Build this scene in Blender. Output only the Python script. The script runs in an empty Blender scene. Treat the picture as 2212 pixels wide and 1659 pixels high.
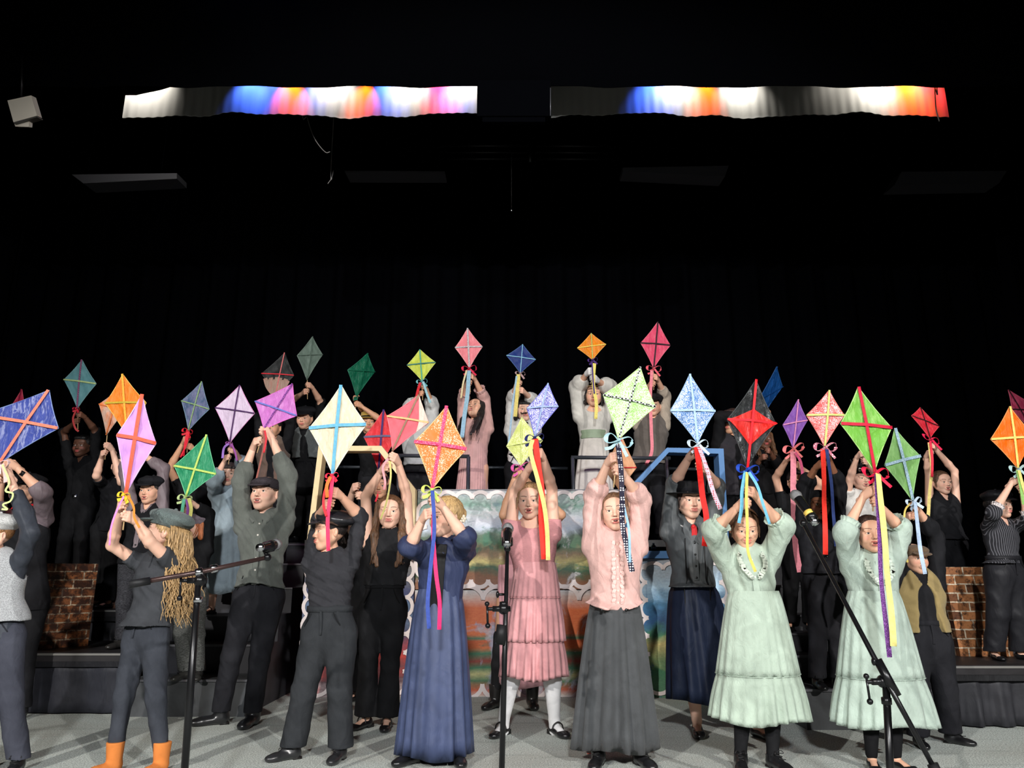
import bpy, math, random
import numpy as np
from math import sin, cos, pi, radians, sqrt
from mathutils import Vector

# ------------------------------------------------------------------ camera, world, lights, exposure
W, H, F = 2212, 1659, 1620.0
PITCH = radians(14.2)
CAMZ = 1.0
sc = bpy.context.scene
cam = bpy.data.objects.new('camera', bpy.data.cameras.new('camera'))
sc.collection.objects.link(cam)
cam.location = (0, 0, CAMZ)
cam.rotation_euler = (pi / 2 + PITCH, 0, 0)
cam.data.sensor_width = 36.0
cam.data.lens = 36.0 * F / W
cam.data.clip_start = 0.05
cam.data.clip_end = 100
sc.camera = cam
sc.view_settings.view_transform = 'Standard'
sc.view_settings.look = 'None'
sc.view_settings.gamma = 1.0
sc.view_settings.use_curve_mapping = False
sc.view_settings.exposure = 0.12
wd = bpy.data.worlds.new('hall')
sc.world = wd
wd.use_nodes = True
wd.node_tree.nodes['Background'].inputs[0].default_value = (0.6, 0.7, 1.0, 1)
wd.node_tree.nodes['Background'].inputs[1].default_value = 0.004

def spot(name, loc, aim, energy, color, angle, blend=0.3, size=0.08):
    l = bpy.data.lights.new(name, 'SPOT')
    l.energy = energy; l.color = color; l.spot_size = radians(angle); l.spot_blend = blend; l.shadow_soft_size = size
    o = bpy.data.objects.new(name, l)
    sc.collection.objects.link(o)
    o.location = loc
    o.rotation_euler = (Vector(aim) - Vector(loc)).to_track_quat('-Z', 'Y').to_euler()
    return o
# front of house stage lights (behind and above the audience)
spot('stage_spot_house_left', (-5.2, -5.5, 5.0), (0.3, 5.6, 0.7), 2900, (1.0, 0.965, 0.92), 52, .45)
spot('stage_spot_house_right', (5.2, -5.5, 5.0), (-0.3, 5.6, 0.7), 2900, (1.0, 0.97, 0.94), 52, .45)
spot('stage_spot_house_centre', (0.3, -6.0, 4.6), (0, 6.2, 1.5), 2800, (0.95, 0.975, 1.0), 46, .5, .3)
spot('stage_spot_blue_rear', (-2.5, 4.5, 6.5), (-1.0, 9.4, 4.3), 30, (0.12, 0.25, 1.0), 80, 1.0)

# ------------------------------------------------------------------ pixel <-> space
CP, SP = cos(PITCH), sin(PITCH)
def _dir(px, py):
    dx = (px - W / 2) / F; dy = (H / 2 - py) / F
    return np.array([dx, CP - dy * SP, SP + dy * CP])
def at(px, py, Y):
    d = _dir(px, py)
    return np.array([0, 0, CAMZ]) + d * (Y / d[1])
def ground(px, py, z=0.0):
    d = _dir(px, py)
    return np.array([0, 0, CAMZ]) + d * ((z - CAMZ) / d[2])
def nrm(v):
    v = np.asarray(v, float)
    return v / (np.linalg.norm(v) + 1e-9)

# ------------------------------------------------------------------ colours and materials
def lin(c):
    r = []
    for x in c[:3]:
        x = x / 255.0
        r.append(x / 12.92 if x <= .04045 else ((x + .055) / 1.055) ** 2.4)
    return (r[0], r[1], r[2], 1.0)

class NT:
    def __init__(s, name):
        s.m = bpy.data.materials.new(name); s.m.use_nodes = True
        s.t = s.m.node_tree; s.n = s.t.nodes; s.b = s.n['Principled BSDF']
    def new(s, ty, **kw):
        x = s.n.new(ty)
        for k, v in kw.items():
            if k.startswith('i_'):
                x.inputs[k[2:].replace('_', ' ')].default_value = v
            else:
                setattr(x, k, v)
        return x
    def l(s, a, b):
        s.t.links.new(a, b)
    def coord(s, scale=(1, 1, 1), kind='Object', rot=(0, 0, 0)):
        c = s.new('ShaderNodeTexCoord'); m = s.new('ShaderNodeMapping')
        m.inputs['Scale'].default_value = scale; m.inputs['Rotation'].default_value = rot
        s.l(c.outputs[kind], m.inputs['Vector'])
        return m.outputs['Vector']
    def noise(s, vec, scale, detail=3, rough=.55, dist=0):
        x = s.new('ShaderNodeTexNoise'); x.inputs['Scale'].default_value = scale; x.inputs['Detail'].default_value = detail
        x.inputs['Roughness'].default_value = rough; x.inputs['Distortion'].default_value = dist
        s.l(vec, x.inputs['Vector']); return x
    def ramp(s, fac, stops, interp='LINEAR'):
        r = s.new('ShaderNodeValToRGB'); cr = r.color_ramp; cr.interpolation = interp
        while len(cr.elements) > 1: cr.elements.remove(cr.elements[-1])
        cr.elements[0].position = stops[0][0]; cr.elements[0].color = stops[0][1]
        for p, c in stops[1:]:
            e = cr.elements.new(p); e.color = c
        s.l(fac, r.inputs['Fac']); return r.outputs['Color']
    def mix(s, fac, a, b, mode='MIX'):
        x = s.new('ShaderNodeMix', data_type='RGBA', blend_type=mode)
        for sock, v in ((x.inputs[0], fac), (x.inputs[6], a), (x.inputs[7], b)):
            if hasattr(v, 'is_linked') or hasattr(v, 'node'): s.l(v, sock)
            else: sock.default_value = v
        return x.outputs[2]
    def bump(s, h, strength=.3, dist=.01, base=None):
        b = s.new('ShaderNodeBump'); b.inputs['Strength'].default_value = strength; b.inputs['Distance'].default_value = dist
        s.l(h, b.inputs['Height'])
        s.l(b.outputs['Normal'], s.b.inputs['Normal']); return b

_mc = {}
def cached(f):
    def g(*a):
        k = (f.__name__,) + a
        if k not in _mc: _mc[k] = f(*a)
        return _mc[k]
    return g

@cached
def plain(name, c, rough=.5, metal=0.0):
    t = NT(name); t.b.inputs['Base Color'].default_value = lin(c); t.b.inputs['Roughness'].default_value = rough
    t.b.inputs['Metallic'].default_value = metal
    return t.m

@cached
def cloth(c, kind='cotton'):
    t = NT('cloth_' + kind); col = lin(c); b = t.b
    b.inputs['Roughness'].default_value = .85; b.inputs['Specular IOR Level'].default_value = .25 if c[1] > 70 else .1
    v = t.coord()
    big = t.noise(v, 9, 3, .5, .6)
    dk = tuple(x * .80 for x in col[:3]) + (1,); lt = tuple(min(1, x * 1.12 + .004) for x in col[:3]) + (1,)
    base = t.ramp(big.outputs['Fac'], [(.3, dk), (.7, lt)])
    if kind in ('cotton', 'linen', 'wrinkled'):
        w = t.noise(t.coord((1, 1, .6)), 22, 4, .6, 1.4)
        t.bump(w.outputs['Fac'], .4 if kind == 'cotton' else .55, .009 if kind == 'cotton' else .012)
    elif kind == 'satin':
        b.inputs['Roughness'].default_value = .5; b.inputs['Specular IOR Level'].default_value = .3 if c[1] > 70 else .15
        w = t.noise(t.coord((1, 1, .35)), 14, 3, .5, 1.2); t.bump(w.outputs['Fac'], .5, .012)
    elif kind == 'knit':
        w = t.new('ShaderNodeTexWave', i_Scale=110.0, i_Distortion=1.0); w.bands_direction = 'X'
        t.l(v, w.inputs['Vector']); t.bump(w.outputs['Fac'], .25, .002)
    elif kind == 'smock':
        w = t.new('ShaderNodeTexWave', i_Scale=38.0, i_Distortion=2.5); w.bands_direction = 'Z'
        w.inputs['Detail Scale'].default_value = 4
        t.l(v, w.inputs['Vector']); t.bump(w.outputs['Fac'], .4, .004)
    elif kind == 'wool':
        n = t.noise(v, 260, 2, .7); base = t.mix(.55, base, t.ramp(n.outputs['Fac'], [(.38, tuple(x * .35 for x in col[:3]) + (1,)), (.62, tuple(min(1, x * 1.7 + .01) for x in col[:3]) + (1,))]))
        t.bump(n.outputs['Fac'], .3, .003)
    elif kind == 'denim':
        n = t.noise(t.coord((1, 1, 6)), 60, 3, .7); base = t.mix(.6, base, t.ramp(n.outputs['Fac'], [(.4, tuple(x * .3 for x in col[:3]) + (1,)), (.65, tuple(min(1, x * 2.4 + .02) for x in col[:3]) + (1,))]))
        t.bump(n.outputs['Fac'], .4, .004)
    elif kind == 'pinstripe':
        w = t.new('ShaderNodeTexWave', i_Scale=22.0, i_Distortion=.6); w.bands_direction = 'X'
        t.l(v, w.inputs['Vector']); base = t.mix(t.ramp(w.outputs['Fac'], [(.86, (0, 0, 0, 1)), (.93, (1, 1, 1, 1))]), base, tuple(min(1, x * 5 + .05) for x in col[:3]) + (1,))
    elif kind == 'leather':
        b.inputs['Roughness'].default_value = .28; b.inputs['Specular IOR Level'].default_value = .6
        w = t.noise(v, 40, 3, .5); t.bump(w.outputs['Fac'], .2, .004)
    elif kind == 'suede':
        b.inputs['Roughness'].default_value = .95; n = t.noise(v, 120, 3); t.bump(n.outputs['Fac'], .2, .003)
    elif kind == 'lace':
        w = t.new('ShaderNodeTexVoronoi', i_Scale=70.0); t.l(v, w.inputs['Vector'])
        t.bump(w.outputs['Distance'], 1.0, .01)
    t.l(base, b.inputs['Base Color'])
    if kind in ('cotton', 'wool', 'linen', 'wrinkled', 'knit') and c[1] > 70:
        b.inputs['Sheen Weight'].default_value = .12; b.inputs['Sheen Roughness'].default_value = .6
    return t.m

@cached
def skin(c):
    t = NT('skin'); col = lin(c); b = t.b
    v = t.coord(); n = t.noise(v, 14, 3)
    base = t.mix(n.outputs['Fac'], tuple(x * .93 for x in col[:3]) + (1,), (min(1, col[0] * 1.05), col[1] * 1.01, col[2], 1))
    a = t.new('ShaderNodeAttribute', attribute_name='paint')
    base2 = t.mix(a.outputs['Alpha'], base, a.outputs['Color'])
    t.l(base2, b.inputs['Base Color'])
    b.inputs['Roughness'].default_value = .52; b.inputs['Specular IOR Level'].default_value = .35
    b.inputs['Subsurface Weight'].default_value = .12
    b.inputs['Subsurface Radius'].default_value = (.012, .005, .003)
    b.inputs['Subsurface Scale'].default_value = .6
    return t.m

@cached
def hairmat(c):
    t = NT('hair'); col = lin(c)
    v = t.coord((60, 60, 5)); n = t.noise(v, 2.2, 5, .65, 1.0)
    base = t.ramp(n.outputs['Fac'], [(.32, tuple(x * .35 for x in col[:3]) + (1,)), (.5, col), (.72, tuple(min(1, x * 1.9 + .01) for x in col[:3]) + (1,))])
    t.l(base, t.b.inputs['Base Color']); t.b.inputs['Roughness'].default_value = .42
    t.bump(n.outputs['Fac'], .9, .006)
    return t.m

@cached
def kitepaper(c, style, c2):
    """style: tissue | glitter | patchy | plain"""
    t = NT('kite_' + style); col = lin(c); b = t.b; b.inputs['Specular IOR Level'].default_value = .5 if style == 'shiny' else .18
    v = t.coord()
    n = t.noise(t.coord((2.6, 2.6, .55)), 16, 5, .62, .9)
    m = t.noise(v, 6, 4, .6, .8)
    if style == 'patchy':
        base = t.ramp(m.outputs['Fac'], [(.38, lin(c)), (.62, lin(c2))])
    else:
        base = t.ramp(m.outputs['Fac'], [(.3, tuple(x * .86 for x in col[:3]) + (1,)), (.7, tuple(min(1, x * 1.1) for x in col[:3]) + (1,))])
    if style in ('tissue', 'patchy'):
        base = t.mix(t.ramp(n.outputs['Fac'], [(.52, (0, 0, 0, 1)), (.62, (.4, .4, .4, 1)), (.70, (0, 0, 0, 1))]), base, lin(c2))
        t.bump(n.outputs['Fac'], .7, .015)
        b.inputs['Roughness'].default_value = .36
    elif style == 'shiny':
        t.bump(n.outputs['Fac'], 1.0, .03); b.inputs['Roughness'].default_value = .18
    elif style in ('glitter', 'sparse'):
        vo = t.new('ShaderNodeTexVoronoi', i_Scale=430.0); t.l(v, vo.inputs['Vector'])
        sep = t.new('ShaderNodeSeparateColor'); t.l(vo.outputs['Color'], sep.inputs[0])
        dens = t.noise(v, 5, 3, .6, .6)
        ad = t.new('ShaderNodeMath', operation='ADD'); t.l(sep.outputs[0], ad.inputs[0]); t.l(dens.outputs['Fac'], ad.inputs[1])
        gt = t.new('ShaderNodeMath', operation='GREATER_THAN'); t.l(ad.outputs[0], gt.inputs[0]); gt.inputs[1].default_value = 1.20 if style == 'glitter' else 1.36
        base = t.mix(gt.outputs[0], base, lin(c2))
        mm = t.new('ShaderNodeMath', operation='MULTIPLY'); t.l(gt.outputs[0], mm.inputs[0]); mm.inputs[1].default_value = .35
        t.l(mm.outputs[0], b.inputs['Metallic'])
        b.inputs['Roughness'].default_value = .4
        t.bump(sep.outputs[1], .25, .004)
    else:
        t.bump(n.outputs['Fac'], .35, .01)
        b.inputs['Roughness'].default_value = .5
    t.l(base, b.inputs['Base Color'])
    return t.m

@cached
def tape(c, kind='plain', c2=(255, 255, 255)):
    t = NT('tape'); b = t.b; b.inputs['Roughness'].default_value = .5; b.inputs['Specular IOR Level'].default_value = .12
    v = t.coord()
    if kind == 'check':
        ch = t.new('ShaderNodeTexChecker', i_Scale=90.0); ch.inputs[1].default_value = lin(c); ch.inputs[2].default_value = lin(c2)
        t.l(v, ch.inputs['Vector']); t.l(ch.outputs['Color'], b.inputs['Base Color'])
    elif kind == 'dots':
        vo = t.new('ShaderNodeTexVoronoi', i_Scale=75.0); t.l(v, vo.inputs['Vector']); vo.inputs['Randomness'].default_value = .15
        t.l(t.ramp(vo.outputs['Distance'], [(.30, lin(c2)), (.36, lin(c))]), b.inputs['Base Color'])
    elif kind == 'glitter':
        vo = t.new('ShaderNodeTexVoronoi', i_Scale=420.0); t.l(v, vo.inputs['Vector'])
        sp = t.new('ShaderNodeSeparateColor'); t.l(vo.outputs['Color'], sp.inputs[0])
        t.l(t.ramp(sp.outputs[0], [(.62, lin(c)), (.7, lin(c2))]), b.inputs['Base Color'])
    else:
        n = t.noise(v, 60, 3); cc = lin(c)
        t.l(t.ramp(n.outputs['Fac'], [(.3, tuple(x * .85 for x in cc[:3]) + (1,)), (.7, tuple(min(1, x * 1.12) for x in cc[:3]) + (1,))]), b.inputs['Base Color'])
    return t.m

# ------------------------------------------------------------------ geometry containers
def G(v=None, q=None, t=None, c=None):
    return dict(v=np.zeros((0, 3)) if v is None else np.asarray(v, float),
                q=np.zeros((0, 4), int) if q is None or len(q) == 0 else np.asarray(q, int),
                t=np.zeros((0, 3), int) if t is None or len(t) == 0 else np.asarray(t, int), c=c)
def join(*gs):
    gs = [g for g in gs if g is not None and len(g['v'])]
    n = 0; V = []; Q = []; T = []; C = []
    anyc = any(g['c'] is not None for g in gs)
    for g in gs:
        V.append(g['v']); Q.append(g['q'] + n); T.append(g['t'] + n)
        if anyc: C.append(g['c'] if g['c'] is not None else np.zeros((len(g['v']), 4)))
        n += len(g['v'])
    return dict(v=np.vstack(V), q=np.vstack(Q), t=np.vstack(T), c=np.vstack(C) if anyc else None)
def xf(g, R=None, T=(0, 0, 0), s=1.0):
    v = g['v'] * s
    if R is not None: v = v @ np.asarray(R).T
    return dict(v=v + np.asarray(T), q=g['q'], t=g['t'], c=g['c'])

WORLD = {}
def mk(name, g, mat, parent=None, smooth=True, uv=None, sub=None):
    """mesh object from arrays in world space; parent = Empty or part (unrotated, unscaled)"""
    v = g['v'].copy()
    if parent is not None: base = np.array(WORLD[parent.name])
    elif len(v): base = np.array([(v[:, 0].min() + v[:, 0].max()) / 2, (v[:, 1].min() + v[:, 1].max()) / 2, v[:, 2].min()])
    else: base = np.zeros(3)
    v -= base
    me = bpy.data.meshes.new(name)
    q, t = g['q'], g['t']
    nl = len(q) * 4 + len(t) * 3
    me.vertices.add(len(v)); me.vertices.foreach_set('co', v.astype(np.float32).ravel())
    me.loops.add(nl); me.loops.foreach_set('vertex_index', np.concatenate([q.ravel(), t.ravel()]).astype(np.int32))
    me.polygons.add(len(q) + len(t))
    ls = np.concatenate([np.arange(len(q)) * 4, len(q) * 4 + np.arange(len(t)) * 3]).astype(np.int32)
    me.polygons.foreach_set('loop_start', ls)
    me.polygons.foreach_set('use_smooth', np.full(len(q) + len(t), bool(smooth)))
    if uv is not None:
        l = me.uv_layers.new(name='UVMap'); l.data.foreach_set('uv', np.asarray(uv, np.float32).ravel())
    me.update(calc_edges=True); me.validate()
    if g['c'] is not None:
        a = me.color_attributes.new('paint', 'FLOAT_COLOR', 'POINT'); a.data.foreach_set('color', g['c'].astype(np.float32).ravel())
    o = bpy.data.objects.new(name, me); sc.collection.objects.link(o)
    for m_ in (mat if isinstance(mat, (list, tuple)) else [mat]): me.materials.append(m_)
    if parent is not None: o.parent = parent
    else: o.location = base
    WORLD[o.name] = tuple(base)
    if sub:
        md = o.modifiers.new('bevel', 'BEVEL'); md.width = sub; md.segments = 2; md.limit_method = 'ANGLE'
    return o
def thing(name, label, cat, loc, group=None):
    o = bpy.data.objects.new(name, None); sc.collection.objects.link(o)
    o.empty_display_size = .1; o.location = loc
    WORLD[o.name] = tuple(loc)
    o['label'] = label; o['category'] = cat
    if group: o['group'] = group
    return o
def tag(o, label, cat, group=None, kind=None):
    o['label'] = label; o['category'] = cat
    if group: o['group'] = group
    if kind: o['kind'] = kind
    return o
def struct(name, g, m, **kw):
    o = mk(name, g, m, **kw); o['kind'] = 'structure'; return o

def box(x0, x1, y0, y1, z0, z1):
    v = [(x, y, z) for z in (z0, z1) for y in (y0, y1) for x in (x0, x1)]
    q = [(0, 2, 3, 1), (4, 5, 7, 6), (0, 1, 5, 4), (1, 3, 7, 5), (3, 2, 6, 7), (2, 0, 4, 6)]
    return G(v, q)
def frame_from(d, up=(0, 0, 1)):
    z = nrm(d); x = np.cross(up, z)
    if np.linalg.norm(x) < 1e-4: x = np.cross((0, 1, 0), z)
    x = nrm(x); y = np.cross(z, x)
    return x, y, z
def tube(pts, r, seg=10, cap=True):
    pts = np.asarray(pts, float); n = len(pts)
    r = np.full(n, r) if np.isscalar(r) else np.asarray(r, float)
    V = []; prev = None
    for i in range(n):
        d = pts[min(i + 1, n - 1)] - pts[max(i - 1, 0)]
        if prev is None: x, y, z = frame_from(d)
        else:
            z = nrm(d); x = nrm(prev - z * np.dot(prev, z)); y = np.cross(z, x)
        prev = x
        a = np.arange(seg) * 2 * pi / seg
        V.append(pts[i] + r[i] * (np.outer(np.cos(a), x) + np.outer(np.sin(a), y)))
    V = np.vstack(V); Q = []; T = []
    for i in range(n - 1):
        for j in range(seg):
            k = (j + 1) % seg; Q.append((i * seg + j, i * seg + k, (i + 1) * seg + k, (i + 1) * seg + j))
    if cap:
        V = np.vstack([V, pts[0], pts[-1]]); a = n * seg
        for j in range(seg):
            k = (j + 1) % seg; T.append((a, k, j)); T.append((a + 1, (n - 1) * seg + j, (n - 1) * seg + k))
    return G(V, Q, T)
def lathe(prof, base, axis=(0, 0, 1), seg=32):
    """prof: (r, h) pairs"""
    x, y, z = frame_from(axis); base = np.asarray(base, float); a = np.arange(seg) * 2 * pi / seg
    V = []; Q = []
    for r, h in prof: V.append(base + z * h + max(r, 1e-4) * (np.outer(np.cos(a), x) + np.outer(np.sin(a), y)))
    for i in range(len(prof) - 1):
        for j in range(seg):
            k = (j + 1) % seg; Q.append((i * seg + j, i * seg + k, (i + 1) * seg + k, (i + 1) * seg + j))
    return G(np.vstack(V), Q)
def ball(c, r, seg=14, rings=10, sc3=(1, 1, 1)):
    p = [(sin(pi * i / rings), -cos(pi * i / rings)) for i in range(rings + 1)]
    g = lathe([(a * r, b * r) for a, b in p], (0, 0, 0), seg=seg)
    g['v'] = g['v'] * np.asarray(sc3) + np.asarray(c); return g
def crom(pts, n=8):
    P = [np.asarray(p, float) for p in pts]
    if len(P) < 3: return np.array([P[0] + (P[-1] - P[0]) * i / n for i in range(n + 1)])
    P = [2 * P[0] - P[1]] + P + [2 * P[-1] - P[-2]]; out = []
    for i in range(1, len(P) - 2):
        for k in range(n):
            t = k / n
            out.append(.5 * ((2 * P[i]) + (P[i + 1] - P[i - 1]) * t + (2 * P[i - 1] - 5 * P[i] + 4 * P[i + 1] - P[i + 2]) * t * t + (3 * P[i] - 3 * P[i + 1] + P[i + 2] - P[i - 1]) * t ** 3))
    out.append(P[-2]); return np.array(out)
def ribbon(pts, width, n=8, th=.0016, wave=.0, seed=0, face=(0, -1, 0), twist=.0, wf=14):
    """flat band with thickness following a curve, facing `face`"""
    C = crom(pts, n); m = len(C); V = []; rr = random.Random(seed); ph = rr.random() * 6
    L = 0
    for i in range(m):
        d = nrm(C[min(i + 1, m - 1)] - C[max(i - 1, 0)])
        if i: L += np.linalg.norm(C[i] - C[i - 1])
        s = np.cross(d, face)
        if np.linalg.norm(s) < .2: s = np.cross(d, (0.3, -.3, 1))
        s = nrm(s); u = nrm(np.cross(s, d))
        a = twist * sin(L * 9 + ph); s, u = s * cos(a) + u * sin(a), u * cos(a) - s * sin(a)
        c = C[i] + u * wave * sin(L * wf + ph)
        w = width / 2
        k0, k1, k2, k3 = c - s * w, c + s * w, c + s * w + u * th, c - s * w + u * th
        V += [k0, k1, k1, k2, k2, k3, k3, k0]
    Q = []
    for i in range(m - 1):
        a = i * 8; b = a + 8
        for j in range(0, 8, 2): Q.append((a + j, a + j + 1, b + j + 1, b + j))
    e = (m - 1) * 8; Q.append((0, 5, 3, 1)); Q.append((e, e + 1, e + 3, e + 5))
    return G(V, Q)
def prism(poly, y0, y1):
    """closed outline in (x,z) extruded along y; triangulated as fan from centroid (star shaped)"""
    P = np.asarray(poly, float); n = len(P); c = P.mean(0)
    V = [(p[0], y0, p[1]) for p in P] + [(p[0], y1, p[1]) for p in P] + [(c[0], y0, c[1]), (c[0], y1, c[1])]
    Q = [(i, (i + 1) % n, n + (i + 1) % n, n + i) for i in range(n)]
    T = [(2 * n, (i + 1) % n, i) for i in range(n)] + [(2 * n + 1, n + i, n + (i + 1) % n) for i in range(n)]
    return G(V, Q, T)

# ------------------------------------------------------------------ implicit modelling
def nets(Fd, lo, v):
    S = Fd < 0
    c = np.zeros(tuple(s - 1 for s in S.shape), np.int8)
    for i in (0, 1):
        for j in (0, 1):
            for k in (0, 1):
                c += S[i:S.shape[0] - 1 + i, j:S.shape[1] - 1 + j, k:S.shape[2] - 1 + k]
    act = (c > 0) & (c < 8)
    cells = np.argwhere(act)
    if len(cells) == 0: return G()
    idx = np.full(c.shape, -1, np.int32); idx[act] = np.arange(len(cells))
    pos = np.zeros((len(cells), 3)); cnt = np.zeros(len(cells))
    cor = [(i, j, k) for i in (0, 1) for j in (0, 1) for k in (0, 1)]
    for a in cor:
        for ax in range(3):
            if a[ax]: continue
            b = list(a); b[ax] = 1
            Fa = Fd[cells[:, 0] + a[0], cells[:, 1] + a[1], cells[:, 2] + a[2]]
            Fb = Fd[cells[:, 0] + b[0], cells[:, 1] + b[1], cells[:, 2] + b[2]]
            m = (Fa < 0) != (Fb < 0)
            t = Fa[m] / (Fa[m] - Fb[m])
            p = np.tile(np.array(a, float), (m.sum(), 1)); p[:, ax] += t
            pos[m] += p; cnt[m] += 1
    V = (cells + pos / cnt[:, None]) * v + lo
    Q = []
    for ax in range(3):
        o = [d for d in range(3) if d != ax]
        sl0 = [slice(1, -1)] * 3; sl1 = [slice(1, -1)] * 3
        sl0[ax] = slice(0, -1); sl1[ax] = slice(1, None)
        A = S[tuple(sl0)]; B = S[tuple(sl1)]
        e = np.argwhere(A != B)
        if not len(e): continue
        inside_first = A[e[:, 0], e[:, 1], e[:, 2]]
        e = e.copy(); e[:, o[0]] += 1; e[:, o[1]] += 1
        def cell(d0, d1):
            x = e.copy(); x[:, o[0]] -= d0; x[:, o[1]] -= d1
            return idx[x[:, 0], x[:, 1], x[:, 2]]
        q = np.stack([cell(0, 0), cell(1, 0), cell(1, 1), cell(0, 1)], 1)
        flip = inside_first if ax != 1 else ~inside_first
        q[~flip] = q[~flip][:, ::-1]
        Q.append(q)
    Q = np.vstack(Q); Q = Q[(Q >= 0).all(1)]
    return G(V, Q)

def cone(a, b, r1, r2, k=.02, fr=None, sub=False):
    return ('c', np.asarray(a, float), np.asarray(b, float), r1, r2, k, fr, sub)
def ell(c, r, k=.02, R=None, sub=False):
    return ('e', np.asarray(c, float), np.asarray(r, float), None, None, k, R, sub)
def bound(p):
    if p[0] == 'c':
        r = max(p[3], p[4]); sc_ = 1.0 if p[6] is None else max(p[6][1])
        return np.minimum(p[1], p[2]) - r * sc_ , np.maximum(p[1], p[2]) + r * sc_
    m = p[2].max() if p[6] is not None else p[2]
    return p[1] - m, p[1] + m
def dist(p, X, Y, Z):
    if p[0] == 'c':
        a, b, r1, r2, fr = p[1], p[2], p[3], p[4], p[6]
        if fr is None:
            px, py, pz = X - a[0], Y - a[1], Z - a[2]; ba = b - a; ms = 1.0
        else:
            R, s = fr; s = np.asarray(s, float)
            x, y, z = X - a[0], Y - a[1], Z - a[2]
            px, py, pz = [(x * R[0][i] + y * R[1][i] + z * R[2][i]) / s[i] for i in range(3)]
            ba = ((b - a) @ np.asarray(R)) / s; ms = s.min()
        L = max(float(ba @ ba), 1e-9)
        t = np.clip((px * ba[0] + py * ba[1] + pz * ba[2]) / L, 0, 1)
        d = np.sqrt((px - t * ba[0]) ** 2 + (py - t * ba[1]) ** 2 + (pz - t * ba[2]) ** 2) - (r1 + (r2 - r1) * t)
        return d * ms
    c, r, R = p[1], p[2], p[6]
    x, y, z = X - c[0], Y - c[1], Z - c[2]
    if R is not None:
        x, y, z = [x * R[0][i] + y * R[1][i] + z * R[2][i] for i in range(3)]
    k0 = np.sqrt((x / r[0]) ** 2 + (y / r[1]) ** 2 + (z / r[2]) ** 2)
    k1 = np.sqrt((x / r[0] ** 2) ** 2 + (y / r[1] ** 2) ** 2 + (z / r[2] ** 2) ** 2) + 1e-6
    return np.where(k0 < .05, -min(r), k0 * (k0 - 1) / k1)
BIG = .08
def sdf(prims, v, cuts=(), post=None, margin=.012):
    ad = [bound(p) for p in prims if not p[7]]
    lo = np.min([a for a, b in ad], 0) - margin; hi = np.max([b for a, b in ad], 0) + margin
    n = np.ceil((hi - lo) / v).astype(int) + 2
    ax = [(lo[i] + np.arange(n[i]) * v).astype(np.float32) for i in range(3)]
    Fd = np.full(tuple(n), BIG, np.float32)
    for p in prims:
        k = p[5]; a, b = bound(p); a = a - k - .03; b = b + k + .03
        i0 = np.clip(np.floor((a - lo) / v).astype(int), 0, n); i1 = np.clip(np.ceil((b - lo) / v).astype(int) + 1, 0, n)
        if (i1 <= i0).any(): continue
        sl = tuple(slice(i0[i], i1[i]) for i in range(3))
        X = ax[0][sl[0]][:, None, None]; Y = ax[1][sl[1]][None, :, None]; Z = ax[2][sl[2]][None, None, :]
        d = dist(p, X, Y, Z); f = Fd[sl]
        if p[7]:
            d = -d; h = np.clip(k - np.abs(f - d), 0, None) / max(k, 1e-6)
            Fd[sl] = np.maximum(f, d) + h * h * k * .25
        else:
            h = np.clip(k - np.abs(f - d), 0, None) / max(k, 1e-6)
            Fd[sl] = np.minimum(f, d) - h * h * k * .25
    X = ax[0][:, None, None]; Y = ax[1][None, :, None]; Z = ax[2][None, None, :]
    for (pt, nn) in cuts:      # keep the side where (x-pt).nn < 0
        d = (X - pt[0]) * nn[0] + (Y - pt[1]) * nn[1] + (Z - pt[2]) * nn[2]
        Fd = np.maximum(Fd, d)
    if post is not None: Fd = post(Fd, X, Y, Z)
    Fd[0] = BIG; Fd[-1] = BIG; Fd[:, 0] = BIG; Fd[:, -1] = BIG; Fd[:, :, 0] = BIG; Fd[:, :, -1] = BIG
    return nets(Fd, lo, v)
def vnormals(g):
    v, q = g['v'], g['q']; n = np.zeros_like(v)
    f = np.cross(v[q[:, 2]] - v[q[:, 0]], v[q[:, 3]] - v[q[:, 1]])
    for i in range(4): np.add.at(n, q[:, i], f)
    return n / (np.linalg.norm(n, axis=1)[:, None] + 1e-9)
def fold(g, seed, amp, fx=30, fz=7):
    """cloth folds pressed into a garment mesh"""
    r = random.Random(seed); v = g['v']; n = vnormals(g); a = r.random() * 6; b = r.random() * 6
    w = .9 * np.sin(v[:, 2] * 11 + a) + .6 * np.sin(v[:, 0] * 13 + v[:, 2] * 17 + b) + .5 * np.sin(v[:, 1] * 19 + b)
    s1 = 1 - np.abs(np.sin(v[:, 0] * fx * .5 + v[:, 1] * fx * .4 + v[:, 2] * fz * .5 + w + a))
    s2 = np.sin(v[:, 0] * fx * .33 - v[:, 1] * fx * .5 + v[:, 2] * fz * 1.7 + 1.4 * w + b)
    s3 = np.sin(v[:, 0] * fx * 1.4 + v[:, 2] * fz * 4.2 + 2 * w)
    g['v'] = v + n * (amp * (s1 ** 2 * 1.1 - .35 + .45 * s2 + .22 * s3))[:, None]
    return g
def rotz(a):
    return np.array([[cos(a), -sin(a), 0], [sin(a), cos(a), 0], [0, 0, 1]])
def rotx(a):
    return np.array([[1, 0, 0], [0, cos(a), -sin(a)], [0, sin(a), cos(a)]])
def roty(a):
    return np.array([[cos(a), 0, sin(a)], [0, 1, 0], [-sin(a), 0, cos(a)]])
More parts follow.
